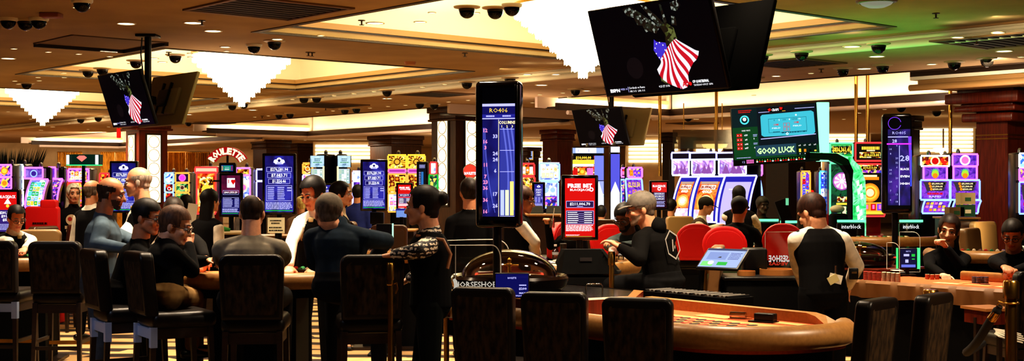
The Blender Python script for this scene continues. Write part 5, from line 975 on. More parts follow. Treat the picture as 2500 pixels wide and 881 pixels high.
def pine(p):
    p.rect(0, 0, 1, 1, WATER, 1); p.circ(.5, .58, .17, emi((170,220,60), 1.1), 3, 20); p.circ(.5, .72, .12, ORG, 3.5, 16)
    for k in range(7): a = R(20+140*k/6); p.poly([(.42,.42),(.5+.24*cos(a),.44-.36*sin(a)),(.58,.42)], emi((90,220,110), 1.1), 2)
def three(p):
    p.rect(0, 0, 1, 1, WATER, 1); p.poly([(.08,.06),(.92,.06),(.8,.56),(.2,.56)], emi((70,60,70), 1), 2)
    for k, t in enumerate(('$3,000.00','$1,500.00','$300.00')): p.rect(.3, .1+.15*k, .85-.04*k, .22+.15*k, BLKL, 3); p.txt(t, .58, .16+.15*k, .08, CRM, 4, w=.42-.04*k, bold=.04); p.circ(.3+.03*k, .16+.15*k, .05, ORG, 4, 12)
    p.lines(.22, .62, .78, .74, 1, REDL, 4, .9); p.txt('RAPID', .5, .86, .1, emi((200,190,255), 1.1), 4, w=.45, bold=.05)
def deckscreen(p): p.rect(0, 0, 1, 1, WATER, 1); [p.rect(.08+.17*i, .12+.27*j, .2+.17*i, .32+.27*j, (ORG,PINK,PURP,YEL,CRM)[(i*3+j) % 5], 2) for i in range(5) for j in range(3)]
slot('slot with three violet amounts and a green-crowned fruit, left of the pair', 2248, 2318, 19, [(382,404,poster(MIXR, None, orb=[CRM,REDL], vo=.5, ro=.18),-2+4,0,LW), (408,437,pine,8,0,LM), (441,486,three,1,0,LB), (490,519,deckscreen,5,-.12,LB)], LB, group='violet three-amount slot machines')
slot('slot with three violet amounts and a green-crowned fruit, beside the red column', 2321, 2391, 19, [(378,404,poster(WATER, None, orb=[WH,PINK], vo=.5, ro=.22),6,0,LM), (408,437,pine,8,0,LM), (441,486,three,1,0,LB), (490,519,deckscreen,5,-.12,LB)], LB, group='violet three-amount slot machines')
slot('purple slot edge showing left of the violet three-amount pair', 2238, 2252, 20, [(410,500,poster(MIXP),2)], emi((255,140,120), 1.4))
slot('red-topped slot behind the violet three-amount pair', 2302, 2342, 21.5, [(381,404,poster(MIXR, None, orb=[CRM,REDL], vo=.5, ro=.18),2,0,LW), (412,500,poster(WATER),2)], LB)
slot('slot sliver with purple and blue lights at the far right edge', 2488, 2530, 19, [(376,408,poster(MIXB),2,0,LW), (412,440,poster(MIXP),2,0,LM), (446,520,three,2)], LB)
# left cluster
slot('purple-edged curved slot with pale reels left of the red seats', 59, 106, 20, [(411,434,poster(art('violet_top', [(50,30,120),(120,80,200),(180,140,240)], 7, 1, 'n'), None, orb=[LBLU, emi((70,40,150),1)], vo=.55, ro=.22),3,0,LM), (439,505,reels([YEL,CYAN,LW,GRNL,LBLU], MIXW, None, None, 11, 4, 5, .08, .95),4)], LM, k=.25)
slot('purple-edged slot with orange and pink screens at the far left', -6, 28, 20, [(404,430,poster(MIXP, None, orb=[ORG, YEL], vo=.5, ro=.3),2,0,LM), (434,460,poster(MIXP, None, orb=[YEL, ORG], vo=.5, ro=.28),2,0,LM)], LM)
slot('bright pale pink slot beside the far left purple machines', 29, 57, 20.5, [(404,430,poster(MIXW, None, orb=[LW, PINK]),2,0,LW), (434,462,reels([YEL,WH,PINK], MIXB, None, None, 3, 3, 2),2,0,LW), (466,500,poster(MIXP),2)], LW)
slot('narrow purple-edged slot seen edge-on left of the gold curtain', 112, 142, 20.5, [(410,434,poster(WATER),8,0,LM), (438,495,poster(MIXP),4)], LM, k=.25)
slot('bright purple slot under the black diamond sign', 166, 218, 21, [(414,442,reels([YEL,WH,ORG,CRM], MIXP, None, None, 12, 4, 2, .15, .9),3,0,LM), (446,500,reels([CRM,ORG,YEL,PINK], MIXR, None, None, 13, 4, 3, .1, .95),3,0,LR)], LM)
slot('small dark red slot left of the blue jackpot screen and lit column', 242, 268, 22, [(425,460,poster(MIXR),3,0,LR)], LR)
slot('slot with three stacked pictures just right of the lit column', 402, 424, 22, [(424,446,poster(MIXB),2), (449,468,poster(MIXR, None, orb=[WH, REDL]),2), (471,492,poster(MIXR),2)], LB)
slot('slot with three stacked gold-rimmed pictures beside the orange slot', 428, 462, 22, [(424,444,poster(emi((30,20,60),1), None, orb=[PINK, MAG], vo=.5, ro=.3),2,0,LO), (448,468,poster(MIXN, None, orb=[emi((230,190,150),1), emi((90,50,40),1)], vo=.5, ro=.2),2,0,LO), (472,492,poster(MIXN),2,0,LO)], LO)
slot('thin blue slot squeezed left of the orange slot', 463, 473, 22.5, [(424,490,poster(MIXB),1)], LBLU)
def orange(p): p.rect(0, 0, 1, 1, art('orange_flame', [(170,20,8),(240,90,20),(255,190,80),(255,240,200)], 5, 1.15, 'n'), 1); p.rect(.1, .1, .9, .75, MIXG, 2); p.circ(.5, .4, .25, YEL, 3); p.rect(.08, .8, .92, .98, MIXR, 2)
slot('bright red slot with an orange and gold screen left of the card screen', 476, 531, 20, [(410,420,poster(emi((255,190,160),1.2)),2), (422,520,orange,6)], LR, cab=CABR)
slot('pink-edged slot with a cream screen right of the card screen', 576, 611, 20, [(412,426,poster(MIXG),2,0,LM), (430,485,poster(MIXW, None, orb=[CRM, PINK], vo=.5, ro=.35),2,0,LM)], LM)
slot('dark purple-edged slot left of the large blue jackpot screen', 626, 648, 21, [(415,440,poster(emi((24,14,60),1)),2,0,LP), (444,495,poster(emi((40,20,70),1)),2)], LP)
# tilted white-reel machines with bulb edging
def bulb(label, x0, x1, dirn):
    o = slot(label, x0, x1, 20, [(380,408,poster(art('ice_top', [(150,190,220),(200,230,245),(110,160,190)], 6, 1, 'n'), extra=lambda p: (p.lines(.3,.2,.75,.5,2,emi((70,120,130),1),2,.6), p.lines(.2,.52,.85,.62,1,emi((60,150,70),1),2,.8), p.rect(.38,.72,.66,.82,emi((110,140,170),1),2))),1), (412,448,reels([emi((190,210,190),1),LW,emi((160,200,190),1)], emi((190,205,215), 1), None, None, 15, 4, 3, .05, .95),3)], None, yaw=dirn*18, group='white-reel slots with bulb edging')
    b = MB(); Y = 20; w = (x1-x0)/F*Y/2
    for k in range(12): b.ball((w*dirn*-1*.98*-1 if False else w*(1 if dirn < 0 else -1), -.02, wz(408+k*3.6, Y)), .016, CRM, 8, 6)
    b.build('bulb_edging', o); return o
bulb('slot with a pale blue top screen and bulb edging, left of the facing pair', 756, 793, -1); bulb('slot with a pale blue top screen and bulb edging, right of the facing pair', 824, 856, 1)
slot('pale slot with orange lettering behind the bulb-edged pair', 740, 762, 21.5, [(400,424,poster(MIXG, None, orb=[CRM, ORG], vo=.5, ro=.3),1,0,LO), (428,450,poster(MIXP),1,0,LP)], LO)
b = MB(); b.box((0,.2,1.0), (.2,.3,2.0), BLKM, bev=.02); b.box((0,.1,2.02), (.24,.3,.12), BLKM, bev=.02); tag(b.build('slot_end_tower', None, (wx(808,20.6),20.6,0)), 'black tower standing between the bulb-edged pair of slots', 'tower')
slot('purple slot leaning right of the bulb-edged pair', 861, 881, 21.3, [(420,440,poster(MIXW),2), (444,500,poster(WATER),2)], LP)
def goldr(p): p.rect(0, 0, 1, 1, MIXG, 1); [p.poly([(.5,.5),(.5+.5*cos(R(a)),.5-.48*sin(R(a))),(.5+.5*cos(R(a+9)),.5-.48*sin(R(a+9)))], YEL, 2) for a in range(0, 360, 24)]; p.circ(.5, .5, .2, emi((90,40,10), 1), 3); p.circ(.5, .5, .14, GOLDL, 4)
for lb, x0, x1 in (('gold slot with a sunburst top screen, left of the gold pair', 947, 992), ('gold slot with a sunburst top screen, right of the gold pair', 995, 1038)):
    slot(lb, x0, x1, 21.5, [(380,410,goldr,2,0,YEL), (414,420,poster(emi((170,50,160),1.1)),3,0,PINK), (426,470,reels([YEL,ORG,emi((130,30,10),1),GOLDL], MIXG, None, None, 16, 3, 3, .1, .95),2,0,LO), (474,515,reels([CRM,YEL,PINK,LW], MIXW, None, None, 17, 4, 3, .1, .95),2,0,LO)], LO, group='gold sunburst slot machines')
def greyscr(p): p.rect(0, 0, 1, 1, emi((16,20,34), 1), 1); p.lines(.1, .05, .9, .2, 4, LAV, 2, .5); p.rect(.35, .35, .65, .95, emi((50,120,190), 1), 2); p.lines(.05, .35, .3, .9, 8, LAV, 2, .4)
display('roulette_display', 'narrow dark roulette results screen right of the gold slots', 'display', 1017,1045,394,462,19.5, greyscr)
slot('red and green edged slot beside the narrow dark results screen', 1046, 1070, 21, [(398,424,poster(MIXW),6,0,LR), (428,500,poster(MIXN),3,0,GRNL)], LR, cab=CABR)
o = empty('round_sign', W(1148, 418, 19), 0, 'round red lit sign with white letters behind the man in the dark suit', 'sign'); p = Pan(.2, .3); p.circ(.5, .5, .5, emi((240,70,50), 1.1), 1, 32); p.txt('ROULETTE', .5, .6, .12, WH, 2, w=.85, bold=.05); p.build('sign_face', o); b = MB(); b.lathe([(.0,0),(.1,0),(.108,.02),(.1,.05),(0,.05)], mat('dark_frame', (20,14,12), .4), 32, M=Matrix.Rotation(R(-90), 4, 'X')); b.tube((0,.05,0), (0,.05,.01-W(1148,418,19).z), .02, None, BLK); b.build('frame', o)
b = MB(); b.box((0,0,0), (.2,.03,.3), emi((150,170,220), .9)); b.box((0,.02,0), (.24,.03,.34), GOLDL); tag(b.build('wall_poster', None, W(1293, 378, 43.7)), 'small framed pale poster on the tan pillar above the red-edged slot', 'poster')
b = MB(); b.path([(-.2,0,0),(-.18,-.02,.02)], .01, BLK)
o = empty('grass_planter', (wx(28, 24), 24, 0), 0, 'planter of tall dark ornamental blades at the far left', 'planter'); zt = wz(362, 24); rnd = random.Random(4); b = MB(); zb = wz(402, 24); w = .52
for k in range(90): x = -w+2*w*k/89; l = (zt-zb)*(.85+.25*rnd.random()); t = .12*(x/w)+.03*rnd.random(); b.add([(x-.014,.0+.1*rnd.random(),zb-.05),(x+.014,.05,zb-.05),(x+t+.01,.05,zb+l)], [[0,1,2]], mat('dark_blades', (34,38,36), .5))
tag(b.build('foliage', o)); MB().box((0,.05,(zb-.05)/2), (2*w,.4,zb-.05), BLKM, bev=.02).build('box', o)
# ================================================================ CHAIRS
def outline(w, h, r, tw=1.0, n=6):                        # front outline of a chair back: rounded top corners, slight taper to the foot
    p = [(-w/2*tw, 0), (w/2*tw, 0)]
    for a in range(n+1): p.append((w/2-r+r*cos(PI/2*a/n), h-r+r*sin(PI/2*a/n)))
    for a in range(n+1): p.append((-w/2+r-r*sin(PI/2*a/n), h-r+r*cos(PI/2*a/n)))
    return p
def padded(b, poly, y0, y1, m, M=None, bev=.02, curve=0.0, lean=0.0, z0=0):
    d = bmesh.new(); a = [d.verts.new((x, y0, z)) for x, z in poly]; c = [d.verts.new((x, y1, z)) for x, z in poly]; n = len(poly)
    d.faces.new(a); d.faces.new(c[::-1])
    for k in range(n): d.faces.new((a[k], c[k], c[(k+1) % n], a[(k+1) % n]))
    bmesh.ops.recalc_face_normals(d, faces=d.faces[:])
    if bev:
        es = [e for e in d.edges if abs(e.verts[0].co.y-e.verts[1].co.y) < 1e-6]; bmesh.ops.bevel(d, geom=es, offset=bev, segments=3, affect='EDGES', profile=.6)
    bmesh.ops.triangulate(d, faces=[f for f in d.faces if len(f.verts) > 4])
    for v in d.verts: z = v.co.z; v.co.y += curve*(v.co.x**2)-lean*z; v.co.z += z0
    b.bm(d, m, True, M)
def make_chair(label, hz, top, w=.46, leather=LEATH, seatm=None,  fab=FAB, legm=DKWOOD, rnd=.06, apron=None, group=None, tw=.94):
    o = empty('casino_chair', (0,0,0), 0, label, 'chair', group)
    b = MB(); b.box((0,.02,hz-.06), (w,.46,.12), seatm or leather, bev=.045, seg=3); b.build('seat', o)
    b = MB(); padded(b, outline(w, top-hz+.02, rnd, tw), -.25, -.15, leather, None, .025, -.35, .1, hz-.02); b.build('backrest', o)
    b = MB(); padded(b, outline(w-.07, top-hz-.06, rnd*.8, tw), -.258, -.24, fab, None, .006, -.35, .1, hz+.015); b.build('back_panel', o)
    for sx in (-1, 1):
        for sy, y in ((-1,-.2), (1,.2)):
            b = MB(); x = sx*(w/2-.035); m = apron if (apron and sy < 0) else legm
            if apron and sy < 0: b.b2((x-.024,y-.026,hz-.24), (x+.024,y+.02,hz-.1), apron); m = legm  # pale sleeve paints the lit leg top; the leg below stays dark
            b.add([(x-.02,y-.02,hz-.1),(x+.02,y-.02,hz-.1),(x+.02,y+.02,hz-.1),(x-.02,y+.02,hz-.1)]+[(x*1.08+dx,y*1.15+dy,0) for dx, dy in ((-.014,-.014),(.014,-.014),(.014,.014),(-.014,.014))], [[3,2,1,0],[4,5,6,7],[0,1,5,4],[1,2,6,5],[2,3,7,6],[3,0,4,7]], m); b.build('leg', o)
    b = MB(); z = .3 if hz > .6 else .18; k = w/2-.02
    for y in (-.21,.21): b.box((0,y,z), (2*k,.022,.03), BRASS if (hz > .6 and y > 0) else legm)
    for x in (-k, k): b.box((x,0,z+.05), (.022,.42,.03), legm)
    b.build('stretcher', o)
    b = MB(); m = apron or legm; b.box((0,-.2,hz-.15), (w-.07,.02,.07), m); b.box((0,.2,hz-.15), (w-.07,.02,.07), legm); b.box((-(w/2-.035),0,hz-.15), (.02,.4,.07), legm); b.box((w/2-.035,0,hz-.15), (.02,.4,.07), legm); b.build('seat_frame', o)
    return o
def chair(o, px, Y, yaw, label=None, first=False):
    loc = (wx(px, Y), Y, 0)
    if first: o.location = loc; o.rotation_euler.z = R(yaw-90); return o
    return dup(o, loc, R(yaw-90), label)
G1 = 'tall chairs around the left card tables'; G2 = 'low chairs around the roulette tables'
st = make_chair('tall chair behind the grey-shirted man, nearest its table', .78, 1.2, .43, group=G1); chair(st, 626, 8.93, 94, None, True)
chair(st, 900, 8.95, 102, 'tall chair under the hand of the bun-haired woman'); chair(st, 158, 11.1, 92, 'tall chair with a dark back just left of the man in blue')
ss = make_chair('tall chair with painted bluish light on its rear frame behind the man resting his chin', .78, 1.2, .45, apron=LITFRAME, group=G1); chair(ss, 424, 9.25, 32, None, True)
chair(ss, 314, 9.6, 32, 'tall chair with painted bluish light on its frame, which the man in blue leans on'); chair(ss, 8, 11.2, 88, 'tall chair with painted bluish light on its rear frame at the far left edge')
lo = make_chair('low patterned chair in front of the acrylic shield, first of three at the roulette table', .5, 1.0, .42, group=G2, rnd=.05); chair(lo, 1208, 8.7, 74, None, True)
chair(lo, 1378, 8.3, 74, 'low patterned chair second of three, in front of the wooden wheel section'); chair(lo, 1576, 7.9, 74, 'low patterned chair third of three, in front of the number layout')
chair(lo, 2040, 7.75, 141, 'low brown chair turned left at the end of the nearest roulette table'); chair(lo, 2180, 8.1, 141, 'low brown chair turned left behind the brass post at bottom right')
chair(lo, 2492, 10.3, 100, 'dark low chair at the far right edge behind the brass post')
lt = make_chair('tall brown chair with a lit side behind the man in the black hooded top', .64, 1.16, .46, mat('tan_leather', (110,78,46), .4), None, mat('tan_fabric', (120,88,52), .9), group=G1); chair(lt, 1676, 11.0, 168, None, True)
tn = make_chair('tan quilted chair facing the camera at the far left table', .68, 1.2, .44, mat('pale_tan_leather', (150,120,78), .4), None, mat('pale_tan_fabric', (140,110,70), .8), group='tan leather chairs'); chair(tn, 82, 13.6, -84, None, True)
for px, Y, yw, lb in ((2398,17.6,-60,'tan leather chair left of the pair below the red column'), (2440,16.9,-60,'tan leather chair right of the pair below the red column'), (1672,20,-80,'tan leather chair in front of the purple-edged slot machines'), (2425,14.2,-40,'tan leather chair between the two players at the right table')): chair(tn, px, Y, yw, lb)
br = make_chair('brown leather chair behind the far left table near the red bench', .68, 1.2, .44, mat('brown_leather', (70,44,28), .35), None, mat('brown_leather_panel', (62,40,26), .5), group='brown leather chairs'); chair(br, 126, 15.4, -150, None, True)
for px, Y, yw, lb in ((152,15.0,-20,'brown leather chair beside the woman in the printed T-shirt'), (957,15.8,88,'dark brown chair below the blue jackpot screen left of the bun-haired woman'), (866,17.5,60,'small brown chair just right of the long-haired young woman'), (2366,17,-100,'dark chair behind the woman resting her chin'), (1480,18.5,70,'dark chair below the blue tower slot')): chair(br, px, Y, yw, lb)
RED = mat('red_vinyl', (216,16,18), .5)
rd = make_chair('red round-backed chair, nearest of the pair left of the capped player', .86, 1.25, .46, RED, BLK, RED, GLOSSB, .2, group='red round-backed chairs', tw=.8); chair(rd, 1768, 13.6, 82, None, True)
chair(rd, 1700, 14.6, 82, 'red round-backed chair partly hidden left of the nearer red one'); chair(rd, 1908, 14.6, 82, 'red round-backed chair behind the acrylic panel beside the nearest dealer'); chair(rd, 1478, 14.4, 100, 'red chair edge showing between the red screen and the man in denim')
chair(rd, 1322, 15.0, 150, 'red chair of the player holding a drink')
o = empty('red_bench', (wx(101, 15.6), 15.6, 0), 0, 'red high-backed double seat with small black lettering left of the printed T-shirt woman', 'seat'); b = MB(); b.box((0,.1,.3), (.42,.5,.6), RED, bev=.04); b.build('seat', o)
b = MB(); padded(b, outline(.4, .82, .04), 0, .1, RED, None, .02, 0, 0, .6); padded(b, outline(.2, .12, .03), 0, .1, RED, Matrix.Translation((.08,0,0)), .02, 0, 0, 1.38); b.build('backrest', o); p = Pan(.3,.1); p.lines(.15,.15,.75,.4,1,BLKM,1,.9); p.rect(.5,.75,.6,.95,BLKM,1); s = p.build('lettering', o); s.location = (0,-.004,1.2)
gc = make_chair('small green chair behind the tilted touch screen', .5, .98, .36, mat('green_leather', (64,88,60), .4), None, mat('green_leather', (64,88,60), .4), rnd=.1); chair(gc, 1742, 12.6, 110, None, True)
# ================================================================ TABLES
def semi(r, n=28, k=1.0): return [(-r, 0)]+[(r*cos(PI+PI*i/n), r*k*sin(PI+PI*i/n)) for i in range(1, n)]+[(r, 0)]
def bj_table(label, loc, rz, r, z=.97, felt=(190,100,48), k=1.0, rail=TANL):
    o = empty('card_table', loc, rz, label, 'card table')
    MB().prism(semi(r-.04, k=k), z-.06, z-.012, mat('felt_%d_%d_%d' % felt, felt, .9)).build('table_top', o)
    b = MB(); b.path([(x, y, z-.03) for x, y in semi(r, k=k)], .065, rail, 14); b.build('padded_rail', o)
    b = MB(); b.prism(semi(r-.02, k=k), z-.16, z-.06, BLKM); b.prism([(-.32,-.5*k*r-.25),(.32,-.5*k*r-.25),(.32,-.12),(-.32,-.12)], .02, z-.16, BLKM); b.prism([(-.42,-.5*k*r-.35),(.42,-.5*k*r-.35),(.42,-.08),(-.42,-.08)], 0, .03, DKWOOD); b.build('pedestal', o)
    b = MB(); b.box((0,-.1,z-.0), (.7,.18,.025), BLK)
    for i in range(12): b.tube((-.32+.058*i,-.17,z+.012), (-.32+.058*i,-.03,z+.012), .02, None, (CHROME, mat('chip_red', (170,30,24), .5), mat('chip_green', (30,110,60), .5), mat('chip_cream', (214,200,170), .5))[i % 4], 8)
    b.build('chip_tray', o); return o
bj_table('half-round card table with tan padded rail in front of the grey-shirted man', (-1.98,10.72,0), 0, .98)
bj_table('half-round card table with tan rail at the far left by the woman dealer', (-4.75,12.7,0), R(8), .85)
bj_table('half-round card table with tan rail holding the red free-bet screen', (.36,11.7,0), R(80), .74)
bj_table('distant half-round table with tan rail left of the tall sign at right', (wx(2160,17.2),17.4,0), 0, .75, k=.7)
bj_table('distant half-round table with cream rail by the seated dealer in a dark cap', (wx(1690,17.2),17.6,0), 0, .6, felt=(150,150,130))
bj_table('card table with a green top behind the red round-backed chairs', (wx(1850,15.9),16.3,0), 0, .8, felt=(30,90,74), rail=mat('green_lit_rail', (60,70,60), .3))
bj_table('tan-railed table right of the woman resting her chin', (wx(2440,13.4),13.7,0), R(-20), .6)
bj_table('card table with a tan rail behind the bun-haired woman', (wx(970,13.6),13.8,0), R(0), .62)
# the near roulette table: local x runs along the table, -y towards the players
RA = math.atan2(-.785, .62); FELT = mat('orange_felt', (204,92,40), .9, noise=(50,(190,82,34))); LAY = mat('layout_tan', (224,150,88), .9); NBK = mat('layout_black', (30,20,16), .9); NRD = mat('layout_red', (190,52,30), .9); LINE = mat('layout_line', (240,190,130), .9)
def fillet(poly, n=1): 
    for _ in range(n):
        q = []
        for i in range(len(poly)): a = V(poly[i]); c = V(poly[(i+1) % len(poly)]); q += [tuple(a.lerp(c,.25)), tuple(a.lerp(c,.75))]
        poly = q
    return poly
def chaikin(p, n=2):
    for _ in range(n):
        q = [p[0]]
        for a, c in zip(p, p[1:]): a = V(a); c = V(c); q += [tuple(a.lerp(c,.25)), tuple(a.lerp(c,.75))]
        p = q+[p[-1]]
    return p
TZ = .75
o = empty('roulette_table', (1.13,9.7,0), RA, 'near roulette table with tan padded rail and orange number layout', 'roulette table')
front = chaikin([(1.72,-.1),(1.9,-.3),(1.88,-.75),(1.6,-1.12),(1.2,-1.2),(.3,-1.2),(-1.3,-1.2)])
poly = [(-1.3,0),(-1.3,-1.2)]+front[::-1][1:]+[(1.57,0)]
b = MB(); b.prism(poly, TZ-.1, TZ, FELT); b.build('table_top', o)
b = MB(); b.path([(x, y, TZ-.005) for x, y in front], .075, TANL, 16); b.build('padded_rail', o)
b = MB(); b.prism([(x*.97-.02, y*.95-.03) for x, y in poly], TZ-.22, TZ-.1, BLKM); b.prism([(-1.1,-.3),(-1.1,-.95),(1.35,-.95),(1.35,-.3)], 0, TZ-.22, BLKM); b.build('pedestal', o)
b = MB(); b.add([(-.15,.02,TZ-.1),(1.5,.02,TZ-.1),(1.72,-.1,TZ-.02),(-.15,-.06,TZ-.1),(1.48,-.06,TZ-.1),(1.66,-.16,TZ-.02), (-.15,.03,TZ+.075),(1.4,.03,TZ+.07),(1.5,.0,TZ+.06),(1.72,-.1,TZ+.02),(-.15,-.05,TZ+.075),(1.38,-.05,TZ+.07),(1.47,-.07,TZ+.055),(1.66,-.17,TZ+.0)], [[6,7,11,10],[7,8,12,11],[8,9,13,12],[10,11,4,3],[11,12,4],[12,13,5,4],[0,1,7,6],[1,2,9,8],[1,8,7],[0,6,10,3],[2,5,13,9]], TANL); b.build('divider', o)
b = MB(); z = TZ+.003
def lq(x0, y0, x1, y1, m, dz=0): b.add([(x0,-y1,z+dz),(x1,-y1,z+dz),(x1,-y0,z+dz),(x0,-y0,z+dz)], [[0,1,2,3]], m)
lq(.28,.32,1.52,.98,LAY)
for i in range(13): lq(.4+.075*i,.4,.403+.075*i,.8,LINE,.001)
for j in range(5): lq(.3,.4+.1*j+(.0),1.4,.404+.1*j,LINE,.001)
RNDR = random.Random(3)
for i in range(12):
    for j in range(3):
        m = NBK if (i+j) % 2 else NRD; cx, cy = .437+.075*i, .45+.11*j; b.add([(cx+.032*cos(2*PI*k/14), -cy+.046*sin(2*PI*k/14), z+.002) for k in range(14)], [list(range(14))], m)
for i in range(3): lq(.42+.31*i,.76,.7+.31*i,.84,FELT,.001)
for i in range(6): lq(.42+.155*i,.87,.56+.155*i,.95,FELT,.001)
lq(.55,.1,.85,.26,LAY); lq(1.1,.12,1.45,.22,LAY); b.build('number_layout', o)
o = empty('wheel_platform', (1.13,9.7,0), RA, 'raised wooden wheel platform with dark inset top at the end of the near roulette table', 'platform'); hexo = [(-1.25,-.06),(-1.25,-1.26),(-.15,-1.24),(.2,-.95),(.27,-.55),(-.15,-.06)]
b = MB(); b.prism(hexo, TZ+.002, TZ+.12, REDWOOD); b.build('wooden_side', o); ins = [(x*.93-.04, (y+.65)*.88-.65) for x, y in hexo]
b = MB(); n = 6; vs = [(x,y,TZ+.121) for x, y in hexo]+[(x,y,TZ+.13) for x, y in ins]; b.add(vs, [[k,(k+1) % n,n+(k+1) % n,n+k] for k in range(n)], mat('light_wood_trim', (150,100,54), .3)); b.build('trim', o)
b = MB(); b.prism(ins, TZ+.1, TZ+.124, mat('dark_inset', (26,24,24), .15)); b.build('inset_top', o)
def roulette_wheel(loc, r, label, label2):
    o = empty('roulette_spinner', loc, 0, label, 'roulette wheel'); b = MB(); b.lathe([(0,0),(r*.9,0),(r*1.0,.04),(r*1.04,.1),(r,.12),(r*.96,.11),(r*.85,.06)], mat('wheel_bowl_wood', (20,9,6), .15, spec=.3), 48); b.build('bowl', o)
    b = MB(); b.lathe([(r*.85,.06),(r*.62,.035)], mat('wheel_track', (56,30,16), .3), 48)
    for k in range(38):
        a0, a1 = 2*PI*k/38, 2*PI*(k+1)/38; b.add([(r*.62*cos(a0),r*.62*sin(a0),.04),(r*.62*cos(a1),r*.62*sin(a1),.04),(r*.45*cos(a1),r*.45*sin(a1),.045),(r*.45*cos(a0),r*.45*sin(a0),.045)], [[0,1,2,3]], NRD if k % 2 else NBK)
    b.lathe([(r*.45,.045),(r*.2,.09),(.0,.1)], mat('wheel_track', (56,30,16), .3), 32); b.build('rotor', o)
    b = MB(); b.lathe([(.03,.09),(.03,.12),(.014,.13),(.014,.18),(.03,.19),(.03,.2),(.012,.21),(.018,.235),(0,.25)], BRASS, 16); b.tube((-.07,0,.19), (.07,0,.19), .008, None, BRASS); b.tube((0,-.07,.19), (0,.07,.19), .008, None, BRASS); b.build('turret', o)
    b = MB(); h = .29*r/.4; b.lathe([(r*.84*cos(a*PI/24), .1+(h-.1)*sin(a*PI/24)) for a in range(0, 13)], glass('clear_dome', (250,248,240), .03, .02), 48); q = b.build('dome_cover', None, loc); tag(q, label2, 'dome cover')
    MB().lathe([(r*.84,.1),(r*.89,.103),(r*.89,.11),(r*.84,.112)], glass('dome_rim', (240,235,220), .08, .8), 48).build('rim', q)
    return o
roulette_wheel((-.02,9.74,TZ+.125), .43, 'glossy dark roulette wheel with brass turret on the near wooden platform', 'clear acrylic dome over the near roulette wheel')
# acrylic shield round the wheel
ACR = glass('clear_acrylic', (250,250,245), .03, .03); EDGE = mat('acrylic_edge_lit', (226,224,212), .15)  # pale edge colour stands in for light the clear edges catch
pl = [(wx(1222,9.2),9.2),(wx(1160,9.18),9.18),(wx(1112,9.16),9.16),(-.5,9.19),(-.58,9.28),(-.62,9.42),(-.61,9.75),(-.52,9.98),(-.35,10.12),(wx(1242,10.25),10.25)]
o = empty('acrylic_shield', (0,0,0), 0, 'clear curved acrylic shield lettered HORSESHOE around the near roulette wheel', 'acrylic shield'); b = MB(); z0, z1 = .73, 1.24; n = len(pl); vs = []
for i, (x, y) in enumerate(pl): vs += [(x,y,z0),(x,y,z1)]
b.add(vs, [[2*i,2*i+2,2*i+3,2*i+1] for i in range(1, n-2)], ACR)
for i, j in ((1, 0), (n-2, n-1)):                        # rounded outer corners
    x0, y0 = pl[i]; x1, y1 = pl[j]; q = [(0,z0),(1,z0)]+[(1-.35+.35*cos(a*PI/12), z1-.1+.1*sin(a*PI/12)) for a in range(7)]+[(0,z1)]
    b.add([(x0+(x1-x0)*f, y0+(y1-y0)*f, zz) for f, zz in q], [list(range(len(q)))], ACR)
b.build('panel', o); b = MB()
b.path([(x,y,z1) for x, y in pl[1:-1]], .0035, EDGE, 6); b.path([(x,y,z0) for x, y in pl], .0035, EDGE, 6)
for i in (2,3,4,5): b.path([(pl[i][0],pl[i][1],z0),(pl[i][0],pl[i][1],z1)], .0035, EDGE, 6)
for i, j in ((1, 0), (n-2, n-1)):
    x0, y0 = pl[i]; x1, y1 = pl[j]; b.path([(x0+(x1-x0)*f, y0+(y1-y0)*f, zz) for f, zz in [(0,z1)]+[(1-.35+.35*cos(a*PI/12), z1-.1+.1*sin(a*PI/12)) for a in range(6,-1,-1)]+[(1,z0)]], .0042, EDGE, 6)
b.build('polished_edge', o)
FROST = emi((206,200,186), .75, key='frosted_print_glow')  # print is no lamp; its brightness is a glow put into the material
p = Pan(.36, .12); p.txt('HORSESHOE', .5, .5, .32, FROST, 1, w=.82, bold=.02); s = p.build('lettering', o); s.location = (-.258,9.155,.965)
b = MB(); pts = [(.052*cos(R(a)), 0, .066*sin(R(a))) for a in range(-250, 71, 20)]; pts = [V((-x*1.0, 0, z)) for x, _, z in [(.05*cos(R(a)),0,.068*sin(R(a))) for a in range(120, 421, 20)]]
b.path(pts, [.009]+[.014]*(len(pts)-2)+[.009], FROST, 8); s = b.build('horseshoe_emblem', o); s.location = (-.445,9.15,.95); s.rotation_euler = (0, R(10), 0)
b = MB(); b.box((0,.012,0), (.24,.02,.175), BLK, bev=.008); o = empty('table_limit_tablet', W(1250, 697, 8.95), 0, 'small blue table limit screen reading ROULETTE beside the acrylic shield', 'tablet'); b.build('housing', o)
p = Pan(.225,.16); p.rect(0,0,1,1,emi((16,18,90),1),1); p.txt('ROULETTE', .5,.17,.07,LAV,2,w=.26,bold=.03); p.rect(.62,.1,.99,.16,NAVY,2); p.lines(.72,.44,.94,.5,1,LAV,2,.9); p.txt('$200',.83,.63,.09,LAV,2,w=.24,bold=.03); p.txt('MAX',.82,.82,.07,LAV,2,w=.2,bold=.03); p.lines(.3,.72,.56,.84,2,LAV,2,.5); p.lines(.05,.9,.97,.97,2,LAV,2,.5); p.build('screen', o)
b = MB(); z = .915-W(1250,697,8.95).z; b.box((0,.06,z/2-.04), (.03,.02,-z+.0), BLK); b.box((0,.07,z+.008), (.14,.12,.016), BLK); b.build('stand', o)
